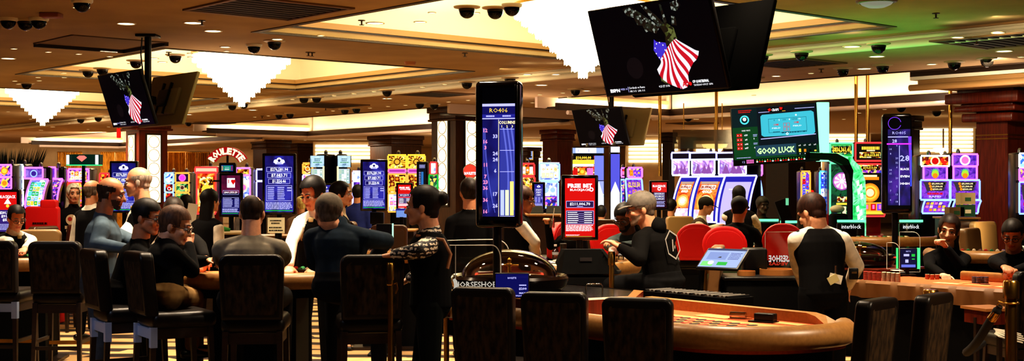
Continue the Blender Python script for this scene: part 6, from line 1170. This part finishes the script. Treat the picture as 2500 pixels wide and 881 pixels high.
# T3 right table
o = empty('gaming_table', (3.16,11.8,0), RA, 'right gaming table with an orange layout and brown draped edge', 'gaming table'); b = MB(); L3, W3 = 2.3, .85
b.b2((-.1,0,.74), (L3,W3,.8), FELT); b.build('table_top', o)
b = MB(); vs = []; n = 160
for i in range(n+1): x = -.14+(L3+.14)*i/n; wv_ = .007*sin(i*.31)+.005*sin(i*.83); vs += [(x,-.03+wv_*.3,.815),(x,-.07-wv_,.79),(x,-.065+wv_,.72),(x,-.05+wv_*1.4,.66+.006*sin(i*.3))]
b.add(vs, [[4*i+j,4*i+4+j,4*i+5+j,4*i+1+j] for i in range(n) for j in range(3)], mat('brown_drape', (124,84,44), .55), True); b.build('draped_edge', o)
b = MB(); b.box((L3/2+.2,W3-.02,.84), (L3-.6,.05,.09), TANL, bev=.02); b.build('divider', o)
b = MB(); b.b2((.0,.06,.02), (L3-.1,W3-.06,.74), BLKM); b.build('pedestal', o); b = MB()
for i in range(7): b.add([(.75+.2*i+.05*cos(2*PI*k/16), .5+.04*sin(2*PI*k/16), .803) for k in range(16)], [list(range(16))], NBK if i % 3 == 1 else LAY)
for i in range(4): b.add([(.55+.3*i,.3,.802),(.8+.3*i,.3,.802),(.8+.3*i,.4,.802),(.55+.3*i,.4,.802)], [[0,1,2,3]], LAY if i % 2 else LINE)
b.build('number_layout', o)
roulette_wheel((wx(2098,13.0),13.0,.86), .34, 'dark roulette wheel behind the nearest dealer at the right', 'clear acrylic dome behind the nearest dealer at the right')
b = MB(); b.box((0,0,.42), (.9,.8,.84), BLKM, bev=.02); b.box((0,-.0,.85), (.94,.84,.02), REDWOOD); tag(b.build('wheel_cabinet', None, (wx(2110,13.0),13.05,0), RA), 'black cabinet carrying the roulette wheel behind the nearest dealer', 'cabinet')
# chips
CH = {'red': mat('chip_red', (170,30,24), .5), 'cream': mat('chip_cream', (214,200,170), .5), 'blue': mat('chip_blue', (40,52,92), .5), 'orange': mat('chip_orange', (196,74,36), .5)}
def chips(c, n=14):
    b = MB(); h = .0036
    for k in range(n): b.lathe([(0,k*h),(.0195,k*h+.0004),(.02,k*h+.001),(.02,(k+1)*h-.0006),(.0193,(k+1)*h-.0001),(0,(k+1)*h)], CH[c] if k % 4 else CH['cream' if c != 'cream' else 'orange'], 16)
    return b.build('chip_stack')
NUM = ['leftmost','second from left','third from left','rightmost']
def scatter(c, spots, label, group, z=.801, n=14, rows=1):
    s = None; per = len(spots)//rows
    for k, (px, Y) in enumerate(spots):
        loc = (wx(px, Y), Y, z); i = k % per; pos = NUM[-1] if i == per-1 else NUM[i]
        lb = label+', '+pos+('' if rows == 1 else ' in the %s row' % ('front', 'back')[k//per])
        if s is None: s = chips(c, n); s.location = loc; tag(s, lb, 'chip stack', group)
        else: dup(s, loc, None, lb)
scatter('red', [(2113+11*i, 11.88-.045*i+.05*j) for j in range(2) for i in range(4)], 'red chip stack beside the nearest dealer', 'red chip stacks beside the nearest dealer', n=22, rows=2)
scatter('cream', [(2158+11.5*i, 11.66-.045*i+.05*j) for j in range(2) for i in range(4)], 'cream chip stack right of the red block', 'cream chip stacks', n=24, rows=2)
scatter('orange', [(2264,12.0),(2276,11.95),(2288,11.98)], 'orange chip stack before the woman in black', 'orange chip stacks', n=13)
scatter('blue', [(2378,11.5),(2388,11.47),(2398,11.5),(2408,11.47)], 'dark blue chip stack on the right table', 'blue chip stacks', n=16)
p = Pan(.1,.05); b = MB(); b.box((0,0,0), (.09,.12,.004), PAPER); tag(b.build('paper_slip', None, W(2190,660,11.9)), 'clear-edged paper slip standing on the cream chips', 'paper')
# small screen and shields at the right table
o = empty('table_limit_tablet', (wx(2218,12.4),12.4,.8), 0, 'small lit table limit screen with green edges at the right table', 'tablet'); zc = wz(631,12.4)-.8; MB().box((0,.03,zc), (.18,.04,.2), BLK, bev=.01).build('housing', o)
p = Pan(.15,.18); p.rect(0,0,1,1,emi((20,22,60),1),1); p.txt('BETS',.5,.12,.07,LAV,2,w=.3); p.rect(.2,.26,.55,.38,LAV,2); p.rect(.7,.26,.92,.4,GRNL,2); p.rect(.3,.55,.5,.72,LAV,2); p.rect(.72,.5,.9,.56,GRNL,2); p.rect(.05,.82,.95,.96,emi((110,120,220),1),2); s = p.build('screen', o); s.location = (0,.005,zc)
b = MB(); b.box((.105,.03,zc), (.02,.04,.2), emi((80,255,140), 1.3)); b.build('light_edge', o); b = MB(); b.box((-.1,.03,zc), (.01,.03,.2), emi((80,255,140), 1.0)); b.build('light_edge', o); b = MB(); b.box((0,.04,zc/2-.05), (.03,.03,zc-.1), BLK); b.box((0,.04,.01), (.14,.12,.02), BLK); b.build('stand', o)
def clear_panel(label, px0, px1, y0, y1, Y, mirror=None, zb=None):
    o = empty('clear_guard', (wx((px0+px1)/2,Y),Y,0), 0, label, 'acrylic panel'); w = (px1-px0)/F*Y; zt = wz(y0, Y); zb = wz(y1, Y) if zb is None else zb; r = .07
    q = [(-w/2,zb),(w/2,zb)]+[(w/2-r+r*cos(a*PI/12), zt-r+r*sin(a*PI/12)) for a in range(7)]+[(-w/2,zt)]; b = MB(); b.add([(x,0,z) for x, z in q], [list(range(len(q)))], ACR); b.build('panel', o)
    b = MB(); b.path([(x,0,z) for x, z in q], .0032, EDGE, 6, True); b.build('polished_edge', o)
    if mirror: 
        for t, v, h, m in mirror:
            p = Pan(w*.86, .1); p.txt(t, .5, .5, h, m, 1, w=.95 if len(t) > 8 else .6, bold=.03); s = p.build('lettering', o); s.location = (0,-.003,wz(v, Y)); s.rotation_euler = (0,0,PI); s.location.y = -.004
    return o
clear_panel('clear acrylic panel with rounded corner beside the small green-edged screen', 2196, 2246, 566, 664, 12.6); clear_panel('small clear acrylic box side left of the small green-edged screen', 2165, 2196, 592, 656, 12.3)
b = MB(); q = W(2150,628,12.8); b.box(q, (.5,.02,.012), emi((255,70,50), 1.2)); tag(b.build('light_strip'), 'thin red light strip under the dome behind the nearest dealer', 'light strip')
clear_panel('clear acrylic panel with mirrored white lettering beside the nearest dealer', 1868, 1962, 566, 652, 11.8, (('HORSESHOE', 631, .55, emi((220,216,210), .8)), ('LAS VEGAS', 643, .3, emi((200,60,40), .8))), .0)  # mirrored print is given a glow of its own
# black dealer stand with wooden trays, touch screen, stanchions
o = empty('dealer_stand', (wx(1865,10.75),10.9,0), 0, 'black dealer stand with wooden trays left of the nearest dealer', 'stand'); b = MB(); b.box((0,0,.445), (.66,.5,.89), BLKM, bev=.015); b.build('cabinet', o); b = MB(); b.box((0,0,.9), (.7,.54,.025), BLK, bev=.006); b.build('top', o)
WT = mat('tray_wood', (168,110,56), .4)
def tray(label, px, Y, r, h, z=.913):
    b = MB(); b.lathe([(0,.004),(r*.92,.004),(r*.92,h),(r,h),(r,0),(0,0)], WT, 32); return tag(b.build('wooden_tray', None, (wx(px,Y),Y,z)), label, 'tray')
tray('small round wooden tray on the black dealer stand', 1822, 10.85, .075, .04); tray('larger round wooden tray with banknotes beside the nearest dealer', 1898, 10.95, .15, .05)
b = MB(); 
for k in range(4): b.box((.01*k-.02,.008*k,.006*k), (.1,.06,.005), mat('banknote', (150,164,120), .8), Matrix.Rotation(.2*k, 4, 'Z'))
tag(b.build('banknotes', None, (wx(1905,10.95),10.95,.922)), 'loose banknotes lying in the larger wooden tray', 'banknotes', None, 'stuff')
b = MB(); b.box((0,0,.11), (.2,.16,.22), BLK, bev=.02); tag(b.build('card_shuffler', None, (wx(1840,11.1),11.08,.914)), 'black card shuffler behind the small wooden tray', 'card shuffler')
o = empty('touch_screen', (wx(1764,10.3),10.3,0), 0, 'tilted touch screen glowing pale blue on a black stand left of the dealer stand', 'touch screen'); M = Matrix.Translation((0,0,wz(630,10.3))) @ Matrix.Rotation(R(-36), 4, 'Z') @ Matrix.Rotation(R(-56), 4, 'X')
MB().box((0,.014,0), (.37,.025,.27), BLK, M, bev=.008).build('housing', o); p = Pan(.34,.24,M); p.rect(0,0,1,1,emi((170,190,235),1),1); p.rect(0,0,1,.1,emi((60,70,110),1),2); p.rect(.05,.7,.35,.95,emi((120,230,120),1.2),2); p.rect(.45,.72,.7,.9,GRNL,2); p.rect(.1,.2,.6,.6,emi((140,160,215),1),2); p.lines(.65,.2,.95,.6,5,NAVY2,2,.4); p.circ(.28,.78,.07,emi((255,250,220),4),3,16); p.build('screen', o)
b = MB(); b.tube((-.14,.1,wz(640,10.3)), (-.24,.0,.1), .022, None, BLK); b.box((-.22,.0,.05), (.3,.3,.1), BLK, bev=.02); b.tube((0,.02,wz(632,10.3)), (-.14,.1,wz(640,10.3)), .02, None, BLK); b.build('stand', o)
def stanchion(label, px, Y, zt, r=.025, hook=0, cap=None):
    o = empty('stanchion', (wx(px,Y),Y,0), 0, label, 'stanchion', 'brass stanchions'); b = MB(); b.lathe([(0,zt),(r*.9,zt),(r,zt-.01),(r,.06)], BRASS, 20); b.build('post', o); MB().lathe([(0,.0),(.17,0),(.17,.015),(.12,.035),(r,.06),(0,.06)], BRASS, 32).build('base', o)
    b = MB(); b.lathe([(r,zt-.1),(r*1.35,zt-.1),(r*1.35,zt-.0),(r*1.1,zt+.012),(0,zt+.012)], BRASS, 20); b.build('cap', o)
    if hook:
        b = MB(); b.path([V((r*1.3*cos(a),r*1.3*sin(a),zt-.13)) for a in [2*PI*k/16 for k in range(16)]], .006, BRASS, 6, True); b.path([(r*hook,0,zt-.13),(r*2.2*hook,0,zt-.12),(r*2.4*hook,0,zt-.16),(r*1.9*hook,0,zt-.19)], .007, BRASS, 8); b.build('hook', o)
    return o
stanchion('brass stanchion in front of the chair with a hand on it', 953, 8.55, 1.14, .019, 1); stanchion('large brass stanchion with a rope hook at the bottom right', 2468, 8.2, 1.05, .036, -1)
stanchion('brass stanchion beside the tilted touch screen', 1719, 11.3, 1.0, .03); stanchion('brass stanchion top right of the black terminal', 1493, 10.5, 1.12, .022); stanchion('brass stanchion whose top shows behind the right-hand brown chairs', 2272, 9.0, .93, .04)
b = MB(); pts = [(wx(2441,8.2),8.2,.9),(wx(2436,8.2),8.22,.86),(wx(2428,8.2),8.3,.78),(wx(2424,8.2),8.5,.62),(wx(2430,8.3),8.9,.5),(wx(2450,9),9.4,.52)]
b.path(chaikin(pts), [.02]*4+[.028]*(len(chaikin(pts))-4), mat('black_rope', (14,13,14), .9), 10); b.path([pts[0],pts[1],V(pts[1]).lerp(V(pts[2]),.6)], [.012,.026,.03], BRASS, 12); tag(b.build('barrier_rope'), 'black barrier rope with a brass end hooked to the large brass stanchion', 'rope')
b = MB(); b.box((0,0,0), (.26,.3,.02), WT); b.box((0,0,-.06), (.22,.26,.1), REDWOOD); b.box((-.1,0,-.41), (.03,.03,.69), DKWOOD); b.box((.1,0,-.41), (.03,.03,.69), DKWOOD); q = W(2412,752,9.6); tag(b.build('side_table', None, q, .3), 'small wooden side table left of the large brass stanchion', 'side table')
b = MB(); rnd = random.Random(2)
for k in range(5): b.box((.01*k,.02*k,.012*k), (.16-.02*k,.2,.008), PAPER, Matrix.Rotation(.12*k-.2, 4, 'Z') @ Matrix.Rotation(.25, 4, 'Y'))
tag(b.build('folded_papers', None, W(2462,825,9.0)), 'crumpled white papers behind the large brass stanchion', 'papers', None, 'stuff')
# things on and around the free-bet table
o = empty('dealer_terminal', (wx(1436,10.9),10.9,.93), R(4), 'black sloping terminal under the red free-bet screen', 'terminal'); b = MB(); b.add([(-.24,-.12,0),(.24,-.12,0),(.3,.12,0),(-.3,.12,0),(-.2,-.04,.2),(.1,-.04,.2),(.14,.1,.2),(-.22,.1,.2)], [[3,2,1,0],[4,5,6,7],[0,1,5,4],[1,2,6,5],[2,3,7,6],[3,0,4,7]], BLKM); b.build('housing', o); b = MB(); b.box((0,0,-.475), (.44,.22,.9), BLKM, bev=.01); b.build('pedestal', o); b = MB(); b.box((-.03,-.09,.12), (.1,.004,.03), mat('dark_label', (40,40,42), .4)); b.box((.12,-.06,.02), (.3,.02,.012), mat('grey_edge', (90,90,92), .3)); b.build('label_strip', o)
PET = glass('clear_bottle', (235,240,240), .05, .8)
def bottle(label, px, Y, z, h=.2, r=.032):
    b = MB(); b.lathe([(0,0),(r,.004),(r,h*.35),(r*.9,h*.4),(r,h*.45),(r,h*.62),(r*.45,h*.85),(r*.4,h*.92)], PET, 20); o = b.build('water_bottle', None, (wx(px,Y),Y,z)); MB().lathe([(r*.44,h*.9),(r*.46,h),(0,h)], mat('bottle_cap', (220,220,216), .5), 16).build('cap', o); MB().lathe([(r*1.01,h*.46),(r*1.01,h*.6)], mat('bottle_label', (170,180,190), .6), 20).build('paper_label', o); return tag(o, label, 'bottle')
bottle('clear water bottle left of the black terminal', 1356, 11.6, .97, .17, .03); bottle('clear water bottle beside the hands of the man in the black hooded top', 1516, 11.2, 1.02, .1, .026)
b = MB(); b.lathe([(0,0),(.026,0),(.03,.16),(.031,.16),(.031,.165),(0,.165)], mat('tumbler_metal', (70,66,62), .3, .7), 20); tag(b.build('tumbler', None, (wx(1375,11.9),11.9,.97)), 'grey metal tumbler left of the red free-bet screen', 'tumbler')
b = MB(); b.lathe([(0,0),(.03,0),(.036,.11),(.034,.11),(.028,.01)], PET, 18); b.path([(.0,0,.01),(.03,-.01,.22)], .004, PAPER, 6); tag(b.build('drinking_cup', None, W(1347,556,14.4)), 'clear plastic cup with a white straw in the hand of the dark-clad player', 'cup')
for lb, px, Y, z, w, d, a in (('white score sheets on the table left of the black terminal', 1330, 11.7, .975, .2, .16, .3), ('folded white card standing right of the red free-bet screen', 1487, 11.9, .98, .1, .08, 1.2)):
    b = MB(); b.box((0,0,.003), (w,d,.004), PAPER); b.box((.03,.02,.007), (w*.8,d*.7,.003), mat('paper_cream', (210,196,150), .8), Matrix.Rotation(.3, 4, 'Z')); tag(b.build('paper_sheets', None, (wx(px,Y),Y,z), a), lb, 'paper')
# chip rack edge behind the divider and small objects on the layout
o = empty('chip_rack', (1.13,9.7,0), RA, 'black chip rack with a row of white chip edges behind the near roulette table', 'chip rack'); b = MB(); b.b2((-.35,.1,0), (.55,.38,.85), BLKM); b.build('tray', o); b = MB()
for k in range(22): b.tube((-.32+.04*k,.12,.852), (-.32+.04*k,.36,.852), .014, None, mat('chip_grey', (70,66,60), .5) if k % 3 else BLK, 10)
b.build('chip_tubes', o)
def on_t2(u, v, z): return Matrix.Translation((1.13,9.7,0)) @ Matrix.Rotation(RA, 4, 'Z') @ V((u,-v,z))
b = MB(); b.tube((-.055,0,.025), (.055,0,.025), .024, None, glass('crystal_marker', (250,248,240), .02, 1.4), 20); b.box((.02,0,.003), (.16,.08,.006), glass('crystal_base', (250,248,240), .05, 1.2)); tag(b.build('win_marker', None, on_t2(.92,.2,TZ+.002), RA+.4), 'clear glass marker lying on the orange number layout', 'marker')
b = MB(); b.box((0,0,.03), (.14,.07,.055), BLK, bev=.006); b.box((-.01,-.01,.004), (.18,.1,.008), BLK); tag(b.build('bill_slot_box', None, on_t2(1.16,.2,TZ+.002), RA+.3), 'small black box on the orange number layout right of the glass marker', 'box')
b = MB(); b.path([(-.06,0,0),(-.06,0,.06),(-.05,0,.075),(.05,0,.075),(.06,0,.06),(.06,0,0)], .006, glass('hoop_acrylic', (250,240,210), .05, 1.6), 8); tag(b.build('acrylic_hoop', None, on_t2(-.08,.62,TZ+.125), .1), 'clear acrylic hoop on the wooden wheel platform', 'hoop'); b = MB(); b.box((0,0,.012), (.1,.04,.022), BLK, bev=.008); tag(b.build('remote_control', None, on_t2(-.12,.75,TZ+.125), .1), 'small black remote on the wooden wheel platform', 'remote control')
for k, (px, lb) in enumerate(((1064,'short brass fitting inside the acrylic shield, left one'), (1090,'short brass fitting inside the acrylic shield, right one'))):
    b = MB(); b.lathe([(.02,-.8),(.02,-.16),(.03,-.14),(.03,-.1),(.016,-.08),(.024,-.04),(.024,0),(0,.01)], BRASS, 16); tag(b.build('brass_fitting', None, (wx(px,9.6),9.6,.84)), lb, 'fitting')
# pit furniture behind the left table
def counter(label, x0, x1, Y, zt, front=DKWOOD, top=TANL, d=.5, name='pit_counter'):
    w = (x1-x0)/F*Y; o = empty(name, (wx((x0+x1)/2,Y),Y+d/2,0), 0, label, 'counter'); MB().box((0,0,(zt-.03)/2), (w,d,zt-.03), front).build('body', o); MB().box((0,0,zt-.015), (w+.06,d+.06,.03), top, bev=.01).build('top', o); return o
counter('dark pit counter with cream top below the card screen', 448, 600, 14.6, wz(566,14.6), top=mat('counter_cream', (206,186,140), .5)); zc = wz(566,14.6)
counter('dark counter behind the bending dealer and the large blue screen', 600, 730, 16.2, wz(575,16.2)); counter('tan ledge behind the woman dealer right of the tall sign', 1120, 1376, 16.6, wz(522,16.6), top=TANL); counter('long dark pit counter behind the far left table', 300, 445, 16.8, wz(560,16.8))
counter('tan-topped counter with small boxes behind the bun-haired woman', 900, 1010, 18.2, wz(560,18.2))
b = MB(); b.path([(-.18,0,.02),(-.05,.02,.035),(.1,.0,.03),(.2,.03,.015)], [.03,.04,.035,.02], mat('green_cloth', (60,150,70), .9), 10); tag(b.build('green_cloth', None, (wx(520,14.8),14.75,zc)), 'folded green cloth on the cream-topped pit counter', 'cloth')
for k, px in enumerate((476, 488)):
    b = MB(); b.lathe([(0,0),(.035,0),(.04,.1+.03*k),(.0,.1+.03*k)], PAPER, 16); tag(b.build('paper_cup', None, (wx(px,14.7),14.72,zc)), ('shorter white paper cup on the cream-topped pit counter', 'taller white paper cup on the cream-topped pit counter')[k], 'cup')
p = MB(); p.box((0,0,.17), (.11,.012,.3), PAPER, Matrix.Rotation(.15, 4, 'Y')); p.box((0,.0,.01), (.12,.1,.02), BLK); tag(p.build('menu_stand', None, (wx(460,14.65),14.68,zc)), 'white menu card standing on the pit counter left of the paper cups', 'menu card')
o = empty('notice_sign', (wx(674,12.6),12.6,0), 0, 'cream notice sign with small black print left of the bending dealer', 'sign'); zc2 = wz(550,12.6); MB().box((0,.008,zc2), (.165,.012,.15), mat('notice_cream', (206,198,160), .7), Matrix.Rotation(0, 4, 'Y')).build('board', o); p = Pan(.155,.14); p.lines(.12,.1,.85,.22,1,BLKM,1,.7,4); p.lines(.2,.28,.8,.4,1,BLKM,1,.7,2); p.lines(.06,.58,.92,.7,1,BLKM,1,.7,6); p.lines(.06,.78,.95,.9,1,BLKM,1,.7,8); s = p.build('lettering', o); s.location = (0,.001,zc2); b = MB(); b.tube((0,.02,0), (0,.02,zc2), .015, None, BLK); b.box((0,.02,.01), (.2,.2,.02), BLK); b.build('stand', o)
display('small_monitor', 'small black monitor seen from behind with a bright edge left of the bun-haired woman', 'monitor', 918, 957, 546, 584, 12.8, lambda p: p.rect(0,0,1,1,BLKL,1), 0, zb=.0, bez=.005, thick=.04, hous=BLK)
b = MB(); b.box((0,0,0), (.012,.04,.16), emi((200,255,225), 1.0)); tag(b.build('monitor_light_edge', None, W(959,565,12.83)), 'thin bright glowing edge beside the small black monitor', 'light')
b = MB(); b.box((0,0,0), (.17,.12,.15), BLK, bev=.01); tag(b.build('control_box', None, W(921,532,16.4)), 'black control box under the blue jackpot screen left of the gold slots', 'box')
display('touch_tablet', 'small pale blue tablet below the small red free-bet screen', 'tablet', 966, 994, 508, 532, 17.2, lambda p: (p.rect(0,0,1,1,emi((120,150,215),1),1), p.rect(0,0,1,.2,NAVY2,2)), 0, zb=0, bez=.008, thick=.03)
for px, py, lb in ((1308,512,'small black terminal, left of two on the tan ledge'), (1352,512,'small black terminal, right of two on the tan ledge')):
    b = MB(); b.add([(-.1,-.08,0),(.1,-.08,0),(.1,.08,0),(-.1,.08,0),(-.08,.0,.1),(.08,.0,.1),(.09,.08,.1),(-.09,.08,.1)], [[3,2,1,0],[4,5,6,7],[0,1,5,4],[1,2,6,5],[2,3,7,6],[3,0,4,7]], BLK); tag(b.build('ledge_terminal', None, (wx(px,16.8),16.8,wz(522,16.6))), lb, 'terminal')
# green-lit electronic game consoles
for x0, x1, y0, y1, Y, txt, lb in ((2044,2112,536,566,19.0,'interblock','black console with green light lettered interblock, left of the tall sign at right'), (2196,2252,536,566,19.0,'interblock','black console with green light lettered interblock, right of the tall sign at right'), (1853,1900,534,552,18.8,None,'black console with a pale green lit top beside the bearded man'), (1905,1945,538,556,18.8,None,'black console with a pale green lit top left of the nearest dealer'), (2258,2290,536,566,19.4,None,'plain dark console behind the woman resting her chin')):
    w = (x1-x0)/F*Y; zt = wz(y0,Y); o = empty('game_console', (wx((x0+x1)/2,Y),Y,0), 0, lb, 'game console'); MB().box((0,.2,zt/2-.02), (w,.4,zt-.04), GLOSSB, bev=.02).build('cabinet', o); b = MB(); b.box((0,-.01,zt-.02), (w,.04,.035), emi((120,255,190), 1.3) if lb[:5] != 'plain' else GLOSSB); b.build('light_edge', o)
    if txt: p = Pan(w,.2); p.txt(txt, .5,.5,.3,WH,1,w=.7); s = p.build('lettering', o); s.location = (0,-.006,zt-.1)
b = MB(); b.box((0,.1,0), (.16,.03,.3), BLK, Matrix.Rotation(R(-20),4,'Y')); b.box((.05,.08,.12), (.04,.02,.1), emi((120,210,160),.9)); b.tube((0,.12,-.1),(0,.12,-W(1916,513,18.4).z),.03,None,BLK); tag(b.build('tilted_terminal', None, W(1916,513,18.4)), 'black tilted terminal with green glow right of the bearded man', 'terminal')
b = MB(); b.ball((0,0,.06), (.11,.09,.06), mat('fur_white', (210,200,180), .9)); tag(b.build('white_cap', None, W(2044,520,19.2)), 'white cap lying on the console below the prize wheel', 'cap')
b = MB(); b.box((0,0,0), (.24,.24,W(2050,521,19.2).z), BLKM, bev=.04); q = W(2047,521,19.2); q.z /= 2; tag(b.build('waste_bin', None, q), 'black bin under the white cap below the prize wheel', 'bin')
for px, y0, y1, Y, c, lb in ((2357,470,499,17.6,(176,156,120),'tan and green carton on top of the stack beside the red column'), (2357,499,529,17.6,(26,76,54),'dark green carton under the tan one beside the red column'), (2330,505,529,17.6,(120,92,60),'small brown carton left of the green cartons')):
    h = (y0-y1)/F*Y; b = MB(); b.box((0,0,0), (.2,.2,-h-.006), mat('carton_%d' % c[0], c, .8)); p2 = (.0,-.101,0); b.box((0,-.102,-.01), (.08,.004,.05), PAPER if c[1] < 90 else mat('carton_green', (40,90,60), .8)); tag(b.build('carton', None, (wx(px,Y),Y,(wz(y0,Y)+wz(y1,Y))/2)), lb, 'box', 'cartons beside the red column')
counter('dark counter carrying the cartons beside the red column', 2318, 2388, 17.5, wz(529.6,17.6), d=.6)
# ================================================================ LIGHTS, CAMERA
def area(loc, size, power, rgb=(255,214,160), target=None, spread=120, sh='DISK', sy=None):
    l = bpy.data.lights.new('lamp', 'AREA'); l.energy = power*.88; l.color = lin(rgb)[:3]; l.shape = sh; l.size = size; l.spread = R(spread)
    if sy: l.size_y = sy
    o = bpy.data.objects.new('ceiling_and_fill_lamp', l); reg(o); o.location = loc  # serves the ceiling downlights and the added fill lamps
    if target is not None: o.rotation_euler = (V(target)-V(loc)).to_track_quat('-Z', 'Y').to_euler()
    return o
WARM = (255,230,196)
for x, y, p in ((-2.0,10.9,90), (-2.9,10.4,50), (1.4,9.6,85), (4.0,12.0,80), (.6,12.4,90), (2.0,11.2,60), (-.6,9.6,40), (-4.4,12.6,60), (-.4,14.5,60), (-5,14.4,60), (1.9,15.5,70), (4.2,15.5,60), (-1.6,17.5,70), (.9,20,80), (5.5,20,70), (-6.5,21,70), (-2,24,80), (-9,26,90), (3,26,80), (9,26,80), (-6,33,90), (0,34,90), (-12,38,130), (6,38,130), (-14,46,160), (-6,46,160), (2,46,160), (10,44,160), (-20,44,160), (-2,53,160), (-14,55,160), (12,36,120)):
    area((x,y,3.42 if y > 30 else 3.66 if y > 27 else 3.85), .3, p, WARM, (x,y,0), 95 if y < 28 else 165)
for s, t in COF: area(ST(s, t, Z1+.5), 4.4, 420, (255,238,200), ST(s, t, 9), 175, 'SQUARE')  # upward fill added inside the coffers to brighten the cream
for s0, s1 in TRAYS: area(ST((s0+s1)/2, TR1-1.8, Z3+.25), 2.0, 40, (255,222,190), ST((s0+s1)/2, TR1, 5), 170)
for s in (-14, -4, 6, 16): area(ST(s, TL-.75, Z1-.03), .06, 42, (255,226,176), ST(s, TL+.2, Z1-.16), 150, 'RECTANGLE', 8)  # strip lamps added to brighten the step moulding
area((4.4,6.4,3.85), .3, 60, WARM, (2.5,7.8,.7), 80); area((-4.6,6.2,3.85), .3, 11, (220,230,255), (-2.9,9.2,.6), 70); area((.2,5.4,3.85), .3, 5, WARM, (.6,8.2,.7), 70)  # unseen front fill, added for the near chairs
area((-15,48,3.3), .5, 260, WARM, (-17,52,1.6), 170); area((-22,48,3.3), .5, 200, WARM, (-24,58,1.6), 170)  # lamps added to brighten the gold curtains and far left wall
for x, y in ((-12,24), (-5,22), (0,29), (3.6,26), (8,22), (-14,40), (-2,44), (7,40), (-22,44)): area((x,y,2.35), .8, 24, (255,222,196) if y < 30 else (255,222,186), (x,y,9), 170)  # upward fill added over the slot banks to lift the far ceiling
area((7.6,20.5,3.6), .3, 60, WARM, (9.0,24.3,1.5), 120)  # lamp added to bring out the mahogany column
g = bpy.data.lights.new('craps_glow', 'AREA'); g.energy = 34; g.color = lin((60,255,120))[:3]; g.size = 2.4; go = bpy.data.objects.new('arch_glow', g); reg(go); go.location = W(2080, 400, 18.5); go.rotation_euler = (R(180), 0, 0)
w = bpy.data.worlds.new('World'); scn.world = w; w.use_nodes = True; bg = w.node_tree.nodes['Background']; bg.inputs['Color'].default_value = lin((255,205,150)); bg.inputs['Strength'].default_value = .02
cam = bpy.data.cameras.new('Camera'); co = bpy.data.objects.new('Camera', cam); reg(co); co.location = (0,0,EYE); co.rotation_euler = (R(90), 0, 0)
cam.sensor_width = 36; cam.lens = 36*F/2500; cam.shift_y = (HY-440.5)/2500; cam.clip_end = 200; cam.clip_start = .1
for o in PENDING:
    if o.name not in col.objects: col.objects.link(o)
scn.camera = co
scn.view_settings.view_transform = 'Standard'; scn.view_settings.look = 'Medium High Contrast'; scn.view_settings.exposure = 0
scn.cycles.max_bounces = 6; scn.cycles.diffuse_bounces = 3; scn.cycles.glossy_bounces = 3; scn.cycles.transparent_max_bounces = 12; scn.cycles.transmission_bounces = 4
scn.cycles.use_denoising = True; scn.cycles.caustics_reflective = False; scn.cycles.caustics_refractive = False; scn.cycles.sample_clamp_indirect = 4
bpy.data.scenes.remove(TS)
